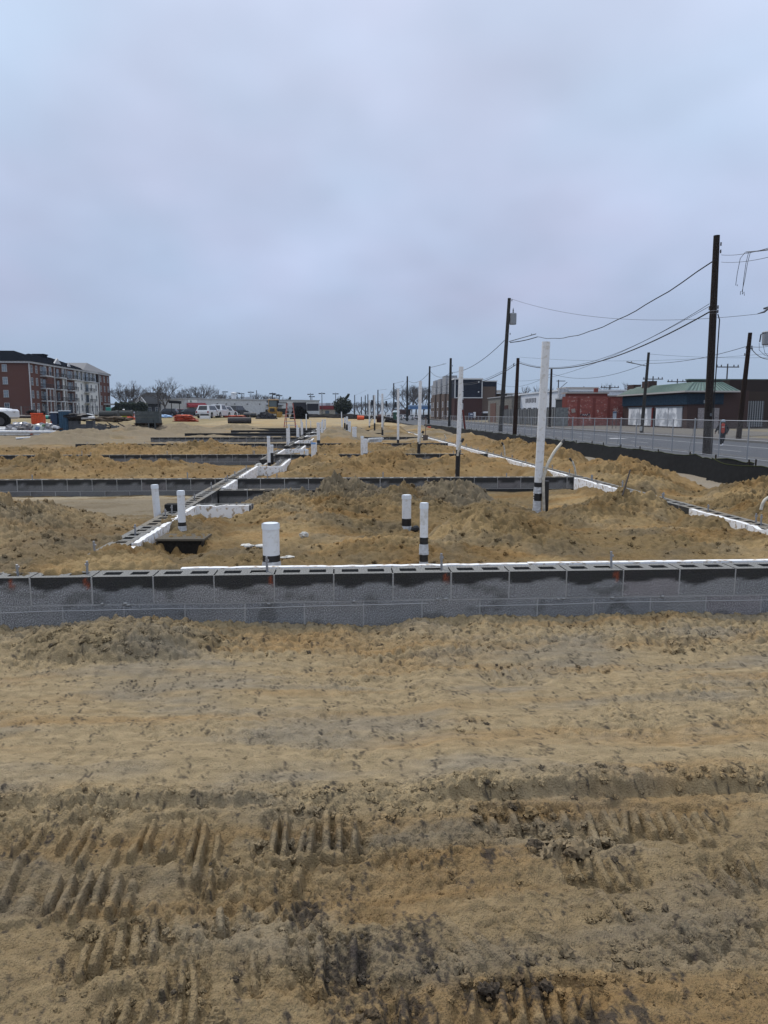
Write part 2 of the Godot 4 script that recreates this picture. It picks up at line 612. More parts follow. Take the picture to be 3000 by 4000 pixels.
func track_bars() -> void:
	add_bars([[-1.174, 2.519, -1.170, 2.398], [-1.124, 2.531, -1.123, 2.362], [-1.022, 2.495, -1.016, 2.403], [-0.962, 2.537, -0.956, 2.339], [-0.923, 2.534, -0.906, 2.298], [-0.808, 2.370, -0.815, 2.267]], 0.017, 0.026)
	add_bars([[-1.127, 2.336, -1.090, 2.121], [-0.957, 2.239, -0.939, 2.102], [-0.907, 2.236, -0.891, 2.067], [-0.855, 2.251, -0.840, 2.044], [-0.810, 2.230, -0.790, 2.082], [-0.751, 2.221, -0.736, 2.069], [-0.700, 2.200, -0.686, 2.066]], 0.016, 0.024)
	add_bars([[-0.739, 2.501, -0.750, 2.333], [-0.711, 2.507, -0.706, 2.378], [-0.644, 2.510, -0.639, 2.334], [-0.615, 2.516, -0.614, 2.345], [-0.553, 2.528, -0.547, 2.335], [-0.519, 2.503, -0.500, 2.200], [-0.459, 2.426, -0.452, 2.296], [-0.453, 2.234, -0.443, 2.139]], 0.016, 0.026)
	add_bars([[-0.258, 2.518, -0.257, 2.324], [-0.222, 2.524, -0.213, 2.308], [-0.144, 2.504, -0.163, 2.319], [-0.122, 2.503, -0.126, 2.303], [-0.071, 2.531, -0.065, 2.313], [-0.025, 2.528, -0.022, 2.297], [0.038, 2.463, 0.031, 2.307], [-0.157, 2.216, -0.161, 2.145]], 0.016, 0.030)
	add_bars([[-0.262, 2.298, -0.209, 2.276], [-0.162, 2.290, -0.113, 2.270], [-0.066, 2.297, -0.021, 2.278]], 0.022, 0.030, 0.0)
	add_bars([[-0.724, 1.977, -0.716, 1.920], [-0.675, 2.004, -0.651, 1.872], [-0.630, 1.991, -0.605, 1.869], [-0.581, 2.003, -0.555, 1.875], [-0.751, 1.918, -0.735, 1.809], [-0.716, 1.920, -0.705, 1.832], [-0.388, 2.032, -0.374, 1.966]], 0.015, 0.024)
	add_bars([[-0.607, 1.700, -0.607, 1.636], [-0.570, 1.705, -0.567, 1.634], [-0.516, 1.691, -0.520, 1.631], [-0.432, 1.690, -0.430, 1.625], [-0.406, 1.734, -0.389, 1.623], [-0.502, 1.803, -0.490, 1.731], [-0.458, 1.834, -0.440, 1.736], [-0.434, 1.829, -0.407, 1.741]], 0.015, 0.026)
	add_bars([[-0.268, 1.858, -0.247, 1.740], [-0.127, 1.876, -0.107, 1.797], [-0.078, 1.920, -0.069, 1.721], [0.024, 1.895, 0.018, 1.740]], 0.014, 0.022)
	add_bars([[0.554, 2.518, 0.558, 2.432], [0.634, 2.513, 0.638, 2.420], [0.732, 2.507, 0.726, 2.407], [0.834, 2.501, 0.830, 2.431], [0.929, 2.487, 0.906, 2.324], [0.989, 2.492, 0.989, 2.362], [1.028, 2.498, 1.000, 2.347], [1.080, 2.503, 1.027, 2.360]], 0.017, 0.026)
	add_bars([[1.111, 2.501, 1.094, 2.416], [1.153, 2.490, 1.139, 2.368], [1.207, 2.479, 1.184, 2.380], [1.246, 2.485, 1.223, 2.334], [1.301, 2.466, 1.286, 2.295], [1.340, 2.471, 1.314, 2.300], [1.380, 2.469, 1.376, 2.391], [1.447, 2.481, 1.423, 2.389]], 0.016, 0.025)
	add_bars([[0.778, 2.230, 0.779, 2.137], [0.831, 2.208, 0.814, 2.135], [0.868, 2.219, 0.864, 2.102], [0.907, 2.203, 0.908, 2.093], [0.969, 2.226, 0.963, 2.114], [1.386, 2.201, 1.385, 2.077], [1.263, 2.157, 1.267, 2.049], [1.347, 2.177, 1.340, 2.068]], 0.015, 0.024)
	add_bars([[0.148, 1.678, 0.146, 1.592], [0.334, 1.667, 0.315, 1.582], [0.410, 1.663, 0.397, 1.577], [0.456, 1.660, 0.444, 1.574], [0.499, 1.657, 0.484, 1.572], [0.545, 1.655, 0.531, 1.569], [0.587, 1.652, 0.572, 1.566], [0.633, 1.649, 0.616, 1.599]], 0.016, 0.03)
	add_bars([[0.868, 3.932, 0.870, 3.755], [0.940, 3.946, 0.948, 3.750], [0.994, 3.943, 0.999, 3.747], [1.044, 3.978, 1.064, 3.743], [1.244, 3.947, 1.242, 3.767], [1.331, 3.961, 1.335, 3.727], [1.434, 3.936, 1.445, 3.721], [1.462, 3.897, 1.465, 3.720]], 0.022, 0.032, 0.014)
	add_bars([[1.759, 3.879, 1.723, 3.705], [1.835, 3.893, 1.814, 3.699], [1.889, 3.890, 1.881, 3.729], [2.058, 4.223, 2.029, 4.037], [2.146, 4.218, 2.104, 4.012], [2.205, 4.214, 2.182, 3.968], [2.264, 4.211, 2.237, 3.965], [2.423, 3.915, 2.430, 3.767]], 0.022, 0.030, 0.012)
	add_bars([[-1.941, 4.135, -1.905, 3.885], [-1.838, 4.110, -1.828, 3.965], [-1.099, 3.940, -1.108, 3.740], [-1.174, 3.064, -1.194, 2.981], [-1.142, 3.073, -1.154, 2.979], [-1.109, 3.082, -1.114, 2.976], [-1.080, 3.102, -1.081, 2.995]], 0.02, 0.02, 0.014)
	# long ridges pushed up beside the tracks
	add_bars([[0.298, 1.951, 0.339, 1.858], [0.339, 1.858, 0.376, 1.768], [0.510, 1.944, 0.537, 1.884], [0.537, 1.884, 0.608, 1.842], [0.886, 1.984, 0.918, 1.842], [0.918, 1.842, 0.960, 1.785], [0.960, 1.785, 1.017, 1.765]], 0.016, 0.013, 0.0)
	add_bars([[0.371, 1.884, 0.462, 1.746], [0.462, 1.746, 0.592, 1.667], [0.811, 2.042, 0.827, 1.945], [1.032, 1.874, 1.085, 1.814], [1.085, 1.814, 1.155, 1.756]], 0.018, 0.012, 0.0)
	add_bars([[-1.041, 2.015, -0.922, 2.059], [-0.922, 2.059, -0.865, 2.152], [-0.744, 1.818, -0.761, 1.747], [-0.434, 2.283, -0.377, 2.193]], 0.014, 0.011, 0.0)

func fore_base(x: float, d: float) -> float:
	var y := 0.02 * n_big.get_noise_2d(x * 1.3, d * 2.0) + 0.018 * n_mid.get_noise_2d(x * 0.7, d * 1.8)
	y += 0.016 * n_mid.get_noise_2d(x * 0.12 + 60.0, d * 2.6)
	# the ledge left where the tracks cut into the pad
	var lip := 2.625 + 0.05 * n_mid.get_noise_2d(x * 1.1 + 40.0, 2.0) + 0.018 * n_fine.get_noise_2d(x * 0.7, 1.0) + 0.03 * ss(0.0, -0.5, x)
	var tall := 0.3 + 0.7 * ss(0.25, 0.55, x) + 0.35 * ss(0.0, -0.5, x)
	y += 0.058 * tall * ss(lip - 0.02, lip + 0.02, d)
	var edge := absf(d - lip - 0.06)
	y += 0.024 * tall * (1.0 - ss(0.0, 0.09, edge)) * (0.6 + n_mid.get_noise_2d(x * 4.0, d * 4.0))
	# crumbs swept against the wall, and the heap of lumps
	var foot := ss(4.02, 4.62, d)
	y += foot * (0.035 + 0.05 * clampf(n_mid.get_noise_2d(x * 1.4 + 11.0, 5.0) + 0.3, 0.0, 1.0) * (1.0 - ss(4.66, 4.8, d)))
	var u := (x + 1.40) / 0.64
	var w := (d - 4.45) / 0.30
	var r := pow(absf(u), 3.0) + w * w + 0.25 * n_mid.get_noise_2d(x * 3.0, d * 3.0)
	if r < 1.0:
		y += 0.10 * (1.0 - r * r)
	u = (x + 2.55) / 0.5
	r = u * u + w * w + 0.25 * n_mid.get_noise_2d(x * 3.0, d * 3.0)
	if r < 1.0:
		y += 0.03 * (1.0 - r * r)
	return y

func fore_patch(x0: float, x1: float, d0: float, d1: float, step: float, into: ArrayMesh) -> void:
	var nx := int(ceil((x1 - x0) / step)) + 1
	var nd := int(ceil((d1 - d0) / step)) + 1
	var sx := (x1 - x0) / (nx - 1)
	var sd := (d1 - d0) / (nd - 1)
	var hs := PackedFloat32Array()
	hs.resize(nx * nd)
	var k := 0
	for j in nd:
		var d := d0 + j * sd
		for i in nx:
			var x := x0 + i * sx
			var y := fore_base(x, d)
			# smooth where it was graded, broken where it crumbled
			var broken := 0.12 + ss(-0.02, 0.25, n_col.get_noise_2d(x * 0.55 + 7.0, d * 1.25)) * 0.85 + ss(4.0, 4.5, d) + 0.35 * (1.0 - ss(2.4, 2.72, d)) + 0.7 * (1.0 - ss(0.0, 0.14, absf(d - 2.66)))
			broken = minf(broken, 1.3)
			y += (0.0055 + 0.010 * broken) * n_fine.get_noise_2d(x, d) + (0.0022 + 0.0055 * broken) * n_fine.get_noise_2d(x * 3.0 + 9.0, d * 3.0)
			var crumble := broken * ss(-0.15, 0.2, n_mid.get_noise_2d(x * 1.4, d * 1.4 + 30.0))
			if crumble > 0.05:
				y += crumble * (0.016 * (lumps(x, d, 17.0) - 0.5) + 0.008 * (lumps(x + 3.0, d, 38.0) - 0.5))
			if d > 4.05:
				y += 0.02 * ss(4.05, 4.3, d) * lumps(x + 1.0, d, 13.0)
			hs[k] = y
			k += 1
	var sunk := PackedFloat32Array()
	sunk.resize(nx * nd)
	var raised := sunk.duplicate()
	for b in dips:
		_stamp(sunk, nx, nd, x0, d0, sx, sd, b, -1.0)
	for b in bars:
		_stamp(raised, nx, nd, x0, d0, sx, sd, b, 1.0)
	for i in nx * nd:
		hs[i] = hs[i] * (1.0 - minf(0.6, raised[i] * 20.0)) - sunk[i] + raised[i]
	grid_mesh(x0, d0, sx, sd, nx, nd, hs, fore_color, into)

func _stamp(hs: PackedFloat32Array, nx: int, nd: int, x0: float, d0: float, sx: float, sd: float, b: Array, up: float) -> void:
	var a := Vector2(b[0], b[1])
	var e := Vector2(b[2], b[3])
	var w: float = b[4] * 1.35
	var ab := e - a
	var l2 := ab.length_squared()
	var i0 := clampi(int((minf(a.x, e.x) - w - x0) / sx), 0, nx)
	var i1 := clampi(int((maxf(a.x, e.x) + w - x0) / sx) + 2, 0, nx)
	var j0 := clampi(int((minf(a.y, e.y) - w - d0) / sd), 0, nd)
	var j1 := clampi(int((maxf(a.y, e.y) + w - d0) / sd) + 2, 0, nd)
	for j in range(j0, j1):
		for i in range(i0, i1):
			var p := Vector2(x0 + i * sx, d0 + j * sd)
			var t := clampf((p - a).dot(ab) / l2, 0.0, 1.0)
			var r: float = p.distance_to(a + ab * t) / b[4]
			var at := j * nx + i
			if up > 0.0:
				r += 0.14 * n_fine.get_noise_2d(p.x * 1.2 + 5.0, p.y * 1.2)
				if r < 1.0:
					var worn := ss(-0.75, -0.35, n_mid.get_noise_2d(p.x * 4.0 + b[0] * 9.0, p.y * 4.0))
					hs[at] = maxf(hs[at], b[5] * minf(1.0, (1.0 - r * r) * 1.8) * worn * (0.9 + 0.22 * n_fine.get_noise_2d(p.x, p.y + 4.0)))
			else:
				r += 0.3 * n_mid.get_noise_2d(p.x * 3.0, p.y * 3.0)
				if r < 1.0:
					hs[at] = maxf(hs[at], b[5] * (1.0 - ss(0.55, 1.0, r)))

func fore_color(x: float, d: float) -> Color:
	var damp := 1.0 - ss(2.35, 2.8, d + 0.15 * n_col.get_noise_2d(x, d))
	var c := ground_color(x * 0.6 + 3.0, d * 2.1, -0.45)
	c *= Color(0.87, 0.86, 0.88) * (1.0 + 0.22 * n_fine.get_noise_2d(x * 0.6, d * 1.2 + 70.0))
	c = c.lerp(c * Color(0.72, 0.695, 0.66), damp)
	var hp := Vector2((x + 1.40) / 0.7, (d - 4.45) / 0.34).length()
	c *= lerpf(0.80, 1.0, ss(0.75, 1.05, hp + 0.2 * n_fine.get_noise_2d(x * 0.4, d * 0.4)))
	for s in [[1.0, 3.86, 0.42, 0.12], [-1.1, 3.85, 0.5, 0.14], [0.3, 3.35, 0.3, 0.08], [2.0, 3.9, 0.5, 0.1], [0.85, 2.3, 0.35, 0.12], [-0.3, 1.95, 0.4, 0.1]]:
		var u: float = (x - s[0]) / s[2]
		var w: float = (d - s[1]) / s[3]
		c = c.lerp(Color(0.255, 0.212, 0.145), 0.6 * ss(0.0, 0.6, 1.0 - sqrt(u * u + w * w) + 0.5 * n_fine.get_noise_2d(x * 0.5, d)))
	# dark organic soil smeared by the tracks
	var k := 0.0
	for s in [[0.03, 1.80, 0.16, 0.26], [-0.10, 2.03, 0.10, 0.12], [0.22, 1.84, 0.10, 0.22], [0.12, 1.6, 0.2, 0.12], [0.62, 1.55, 0.28, 0.10], [0.45, 1.66, 0.2, 0.09], [0.5, 2.25, 0.10, 0.06]]:
		var u: float = (x - s[0]) / s[2]
		var w: float = (d - s[1]) / s[3]
		k = maxf(k, 1.0 - sqrt(u * u + w * w))
	if k > -0.6:
		k = ss(0.22, 0.62, k * 0.66 + 0.62 * n_fine.get_noise_2d(x * 0.8, d * 0.3 + 3.0) + 0.75 * n_fine.get_noise_2d(x * 3.1, d * 2.2))
		c = c.lerp(Color(0.045, 0.04, 0.036), 0.85 * k)
	return c

func back_color(x: float, d: float) -> Color:
	var c := ground_color(x, d, 0.0) * lerpf(0.52, 0.80, ss(0.0, 0.35, n_big.get_noise_2d(x * 1.6 + 30.0, d * 1.6))) * Color(1.08, 0.985, 0.85)
	if d > 25.0:
		c = c.lerp(Color(0.235, 0.195, 0.135), 0.85 * ss(25, 30, d) * (1.0 - ss(60, 68, d)) * ss(-0.4, 0.05, n_col.get_noise_2d(x * 0.35, d * 0.35) + (0.25 if x < -3.0 else -0.1)))
	if x < -2.0 and d > 8.3 and d < 12.2:
		c = c.lerp(Color(0.39, 0.335, 0.235), 0.85 * ss(-0.35, 0.1, n_col.get_noise_2d(x, d * 2.0)))
	if d > 12.2 and d < 30.0:
		c = c.lerp(Color(0.285, 0.180, 0.075), 0.7 * clampf(0.6 + n_big.get_noise_2d(x, d), 0.0, 1.0))
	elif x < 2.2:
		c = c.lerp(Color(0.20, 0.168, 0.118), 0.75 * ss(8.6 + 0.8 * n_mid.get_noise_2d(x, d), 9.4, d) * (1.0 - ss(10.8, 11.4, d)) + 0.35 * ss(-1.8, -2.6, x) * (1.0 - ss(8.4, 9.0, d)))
	if x > 8.0:
		c = c.lerp(Color(0.30, 0.27, 0.22), 0.8 * ss(8.0, 10.0, x + n_mid.get_noise_2d(x, d)))
	return c

func build_ground() -> void:
	track_bars()
	# [x, d, half width, half depth, height]
	mounds = [
		[-0.15, 9.6, 1.5, 1.5, 0.44], [-0.75, 8.9, 0.85, 0.9, 0.30], [-0.85, 8.3, 0.5, 0.45, 0.24], [0.75, 9.2, 0.9, 1.2, 0.36], [1.5, 9.9, 0.8, 0.8, 0.42], [1.9, 8.9, 0.6, 0.7, 0.2],
		[1.3, 6.7, 0.55, 0.7, 0.26], [0.5, 6.0, 0.9, 0.6, 0.13], [1.65, 6.6, 0.7, 0.8, 0.2], [1.75, 7.7, 0.6, 0.6, 0.16],
		[-0.7, 5.8, 0.6, 0.45, 0.07], [-0.3, 7.9, 0.8, 0.8, 0.12],
		[-3.6, 7.4, 1.2, 1.4, 0.32], [-5.2, 7.6, 1.6, 1.5, 0.28], [-2.6, 6.6, 0.7, 1.0, 0.12], [-2.5, 5.7, 0.4, 0.5, 0.08],
		[3.4, 8.2, 0.75, 0.6, 0.34], [2.9, 7.8, 0.8, 0.6, 0.2], [5.0, 7.4, 0.9, 1.4, 0.36], [6.0, 8.6, 1.5, 2.0, 0.42], [4.2, 5.9, 0.8, 0.6, 0.16], [3.4, 6.4, 1.0, 0.7, 0.1],
		[5.1, 12.8, 1.3, 1.5, 0.44], [6.0, 14.5, 1.5, 2.0, 0.44], [5.3, 18.0, 1.3, 2.2, 0.55], [5.6, 22.5, 1.4, 2.2, 0.5], [7.2, 11.2, 1.3, 1.2, 0.5], [8.9, 13.0, 1.0, 1.5, 0.25],
		[0.0, 14.7, 1.5, 1.4, 0.34], [0.9, 16.2, 1.7, 1.5, 0.44], [-0.6, 17.0, 1.4, 1.3, 0.36], [2.6, 15.5, 1.5, 1.2, 0.34], [3.0, 18.2, 1.2, 1.0, 0.22], [-0.9, 13.6, 0.9, 0.8, 0.18],
		[-9.6, 16.2, 3.2, 2.4, 0.66], [-6.6, 16.6, 2.8, 2.0, 0.46], [-4.4, 17.0, 2.0, 1.8, 0.30], [-11.5, 14.2, 2.4, 1.6, 0.4], [-3.4, 14.8, 2.0, 1.0, 0.14],
		[-7.5, 24.2, 3.0, 2.0, 0.36], [-4.6, 23.6, 2.4, 2.0, 0.45], [-10.5, 23.4, 2.6, 1.8, 0.3], [-3.2, 25.2, 1.6, 1.2, 0.2],
		[0.6, 23.2, 1.8, 2.2, 0.34], [-0.6, 22.4, 1.0, 1.2, 0.3], [2.4, 23.0, 1.4, 1.6, 0.28],
		[-0.3, 31.5, 1.7, 2.6, 0.52], [0.4, 37.5, 1.8, 2.6, 0.55], [-0.4, 45.0, 1.6, 2.5, 0.45], [2.6, 37.0, 1.2, 2.0, 0.25], [2.9, 44.0, 1.5, 2.2, 0.5], [2.6, 52.0, 1.4, 2.2, 0.5],
		[-6.5, 30.5, 3.0, 1.8, 0.16], [-12.6, 33.0, 2.0, 1.6, 0.5], [-7.0, 38.0, 2.5, 1.5, 0.2], [-5.5, 45.0, 2.0, 1.5, 0.14],
		[-12.6, 44.0, 2.6, 2.5, 0.5], [-10.6, 49.0, 2.0, 2.6, 0.6], [-6.5, 54.0, 1.5, 1.2, 0.2], [-13.0, 37.5, 2.4, 1.5, 0.55], [-17.5, 49.0, 2.5, 2.5, 0.3],
		[-15.5, 53.0, 3.0, 2.5, 0.4], [-9.0, 61.0, 2.2, 1.6, 0.4], [-17.0, 41.0, 2.0, 1.4, 0.35], [-20.0, 34.0, 2.6, 1.6, 0.3], [-13.5, 60.0, 2.5, 1.6, 0.4], [5.5, 30.0, 1.6, 3.0, 0.45], [5.2, 40.0, 1.6, 3.5, 0.4], [5.6, 52.0, 1.8, 4.0, 0.45], [7.5, 19.0, 1.0, 2.4, 0.2],
	]
	plan_walls()
	var m := ArrayMesh.new()
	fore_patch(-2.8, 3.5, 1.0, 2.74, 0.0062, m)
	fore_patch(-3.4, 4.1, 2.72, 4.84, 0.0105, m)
	var gc := back_color
	grid(-6.2, 7.4, 4.83, 9.52, 0.017, height, gc, m)
	grid(-6.2, 7.4, 9.5, 12.6, 0.026, height, gc, m)
	grid(-15.2, 12.6, 12.5, 28.4, 0.046, height, gc, m)
	grid(-26.0, -6.1, 4.0, 12.6, 0.11, height, gc, m)
	grid(7.3, 14.0, 3.0, 12.6, 0.11, height, gc, m)
	grid(12.5, 14.0, 12.5, 28.4, 0.15, height, gc, m)
	grid(-28.0, -15.1, 12.5, 28.4, 0.16, height, gc, m)
	grid(-32.0, 14.0, 28.2, 74.0, 0.17, height, func(x: float, d: float) -> Color: return gc.call(x, d).lerp(far_color(x, d), ss(58, 74, d)), m)
	grid(-80.0, 14.0, 73.5, 122.0, 0.6, height, far_color, m)
	grid(-80.0, -31.5, 2.0, 74.0, 1.2, height, far_color, m)
	grid(13.9, 90.0, -4.0, 122.0, 1.2, func(x: float, d: float) -> float: return height(x, d) - 0.02, far_color, m)
	grid(-420.0, 420.0, 121.5, 900.0, 8.0, func(x: float, d: float) -> float: return site(x, d) - 0.03, far_color, m)
	grid(-420.0, -79.0, -60.0, 122.0, 8.0, func(x: float, d: float) -> float: return site(x, maxf(d, 5.0)), far_color, m)
	grid(89.0, 420.0, -60.0, 122.0, 8.0, func(x: float, d: float) -> float: return site(x, maxf(d, 5.0)) - 0.03, far_color, m)
	var low := func(x: float, d: float) -> float: return -0.035 if absf(x) < 8.0 else site(x, d) - 0.03
	grid(-80.0, 90.0, -60.0, 0.72, 2.5, low, ground_color.bind(0.0), m)
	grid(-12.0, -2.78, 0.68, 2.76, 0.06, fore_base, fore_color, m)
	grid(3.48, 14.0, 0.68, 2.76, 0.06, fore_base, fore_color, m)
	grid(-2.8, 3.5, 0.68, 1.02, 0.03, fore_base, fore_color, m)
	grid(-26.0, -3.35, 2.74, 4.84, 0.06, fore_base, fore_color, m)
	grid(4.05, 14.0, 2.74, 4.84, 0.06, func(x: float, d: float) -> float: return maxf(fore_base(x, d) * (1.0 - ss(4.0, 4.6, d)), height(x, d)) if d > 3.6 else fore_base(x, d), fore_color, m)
	var sand := StandardMaterial3D.new()
	sand.vertex_color_use_as_albedo = true
	sand.albedo_texture = tex.sand
	sand.roughness = 0.95
	sand.metallic_specular = 0.25
	sand.uv1_triplanar = true
	sand.uv1_world_triplanar = true
	sand.uv1_scale = Vector3.ONE * 1.7
	sand.heightmap_enabled = true
	sand.heightmap_texture = tex.sand_relief
	sand.heightmap_scale = 0.8
	var o := MeshInstance3D.new()
	o.name = "ground"
	o.mesh = m
	o.material_override = sand
	o.set_meta("kind", "structure")
	add_child(o)

func on_ground(x: float, d: float) -> Vector3:
	return Vector3(x, height(x, d), -d)

func grade(p: Vector3) -> float:
	return height(p.x, -p.z)

# ---------------------------------------------------------------- clods

func make_clod_meshes() -> void:
	for k in 4:
		var m := mb()
		var n := FastNoiseLite.new()
		n.seed = 40 + k
		n.frequency = 0.9
		m.blob(Vector3.ZERO, Vector3(1.0, 0.66, 0.82), n, 0.85, 9, 13, 1.5)
		clod_meshes.append(m.mesh())

func scatter(where: Array, fy: Callable, fc: Callable, called: String, label: String) -> void:
	# where: [x, d, half width, half depth, count, smallest, largest]
	var all := [[], [], [], []]
	for w in where:
		for i in w[4]:
			var a := rng.randf() * TAU
			var r := sqrt(rng.randf())
			var x: float = w[0] + cos(a) * r * w[2]
			var d: float = w[1] + sin(a) * r * w[3]
			if d > 4.76 and d < 5.12 and x < 4.3 or d < 0.72:
				continue
			var blocked := false
			for f in footprints:
				if x > f[0] - 0.06 and x < f[1] + 0.06 and d > f[2] - 0.06 and d < f[3] + 0.06:
					blocked = true
			if blocked:
				continue
			var q := rng.randf()
			var s: float = lerpf(w[5], w[6], q * q * q * q) * 0.5
			var y: float = fy.call(x, d)
			var c: Color = fc.call(x, d) * rng.randf_range(0.85, 1.1)
			var b := Basis.from_euler(Vector3(rng.randf_range(-0.7, 0.7), rng.randf() * TAU, rng.randf_range(-0.7, 0.7))).scaled(Vector3.ONE * s)
			all[rng.randi() % 4].append([Transform3D(b, Vector3(x, y + s * 0.12, -d)), c])
	var sand: StandardMaterial3D = mats.clod
	for k in 4:
		var mm := MultiMesh.new()
		mm.transform_format = MultiMesh.TRANSFORM_3D
		mm.use_colors = true
		mm.mesh = clod_meshes[k]
		mm.instance_count = all[k].size()
		for i in all[k].size():
			mm.set_instance_transform(i, all[k][i][0])
			mm.set_instance_color(i, all[k][i][1])
		var o := MultiMeshInstance3D.new()
		o.name = numbered(called)
		o.multimesh = mm
		o.material_override = sand
		o.set_meta("kind", "stuff")
		tag(o, label, "soil")
		add_child(o)

func build_clods() -> void:
	var sand := StandardMaterial3D.new()
	sand.vertex_color_use_as_albedo = true
	sand.albedo_texture = tex.sand
	sand.roughness = 0.95
	sand.metallic_specular = 0.25
	sand.uv1_triplanar = true
	sand.uv1_scale = Vector3.ONE * 0.12
	mats.clod = sand
	var fore := [[-1.42, 4.42, 0.66, 0.28, 700, 0.008, 0.05], [-1.42, 4.46, 0.58, 0.22, 180, 0.025, 0.07], [-2.6, 4.4, 0.6, 0.25, 160, 0.008, 0.035], [-0.35, 4.4, 0.5, 0.28, 280, 0.008, 0.05], [0.5, 4.45, 0.6, 0.25, 330, 0.008, 0.055],
		[1.2, 4.4, 0.6, 0.28, 330, 0.008, 0.05], [2.1, 4.4, 0.7, 0.28, 380, 0.008, 0.06], [3.0, 4.3, 0.7, 0.3, 300, 0.008, 0.05],
		[0.2, 3.4, 3.2, 1.0, 420, 0.003, 0.02], [0.2, 2.9, 2.4, 0.5, 260, 0.003, 0.02], [0.2, 2.62, 0.5, 0.12, 340, 0.006, 0.04], [1.2, 2.66, 0.7, 0.07, 360, 0.005, 0.035], [-0.9, 2.64, 0.8, 0.08, 300, 0.005, 0.03],
		[0.75, 2.36, 0.3, 0.09, 110, 0.006, 0.045], [0.95, 2.12, 0.4, 0.14, 160, 0.005, 0.03], [0.1, 1.9, 1.4, 0.75, 2300, 0.002, 0.014], [-0.5, 1.98, 0.4, 0.05, 160, 0.004, 0.028], [-0.55, 1.72, 0.35, 0.1, 170, 0.004, 0.026],
		[0.45, 1.75, 0.45, 0.10, 260, 0.004, 0.026], [0.72, 1.68, 0.5, 0.10, 260, 0.004, 0.03], [0.95, 1.9, 0.25, 0.12, 170, 0.005, 0.034], [0.3, 2.25, 0.12, 0.2, 150, 0.004, 0.02], [-0.05, 2.1, 0.2, 0.2, 200, 0.003, 0.016], [0.05, 1.8, 0.2, 0.25, 300, 0.003, 0.016],
		[0.6, 3.9, 1.0, 0.12, 130, 0.005, 0.025], [1.5, 3.95, 0.8, 0.12, 130, 0.005, 0.025], [-0.36, 1.63, 0.05, 0.03, 3, 0.05, 0.06], [0.04, 1.64, 0.04, 0.03, 2, 0.04, 0.05], [0.75, 2.25, 0.12, 0.05, 8, 0.04, 0.08], [0.62, 2.5, 0.3, 0.04, 14, 0.03, 0.06], [-0.25, 2.33, 0.2, 0.06, 10, 0.03, 0.05], [0.55, 1.72, 0.3, 0.1, 20, 0.03, 0.06], [0.6, 3.15, 0.12, 0.08, 70, 0.006, 0.03], [-0.9, 3.8, 0.6, 0.15, 160, 0.005, 0.022]]
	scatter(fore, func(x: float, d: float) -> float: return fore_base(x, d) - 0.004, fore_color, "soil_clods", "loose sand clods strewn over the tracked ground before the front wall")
	var back := []
	for m in mounds:
		if m[1] < 28.0 and m[0] > -12.5:
			var k := clampi(int(m[2] * m[3] * 330.0 * (0.8 if m[1] < 12.0 else 0.3)), 20, 900)
			back.append([m[0], m[1], m[2] * 1.15, m[3] * 1.15, k, 0.008 if m[1] < 12.0 else 0.015, 0.06 if m[1] < 12.0 else 0.07])
	back.append([0.8, 6.4, 3.0, 1.2, 700, 0.005, 0.03])
	back.append([-3.8, 6.8, 2.4, 1.6, 700, 0.005, 0.03])
	scatter(back, height, back_color, "mound_clods", "crumbled lumps of sand on the spoil mounds inside the foundations")

# ---------------------------------------------------------------- street

func strip(x0: float, x1: float, d0: float, d1: float, lift: float, step := 6.0) -> MB:
	var m := mb()
	var k := int(ceil((d1 - d0) / step))
	for i in k:
		var a := d0 + (d1 - d0) * i / k
		var b := d0 + (d1 - d0) * (i + 1) / k
		var ya := road_y(a) + lift
		var yb := road_y(b) + lift
		m.quad(Vector3(x0, ya, -a), Vector3(x1, ya, -a), Vector3(x1, yb, -b), Vector3(x0, yb, -b))
	return m

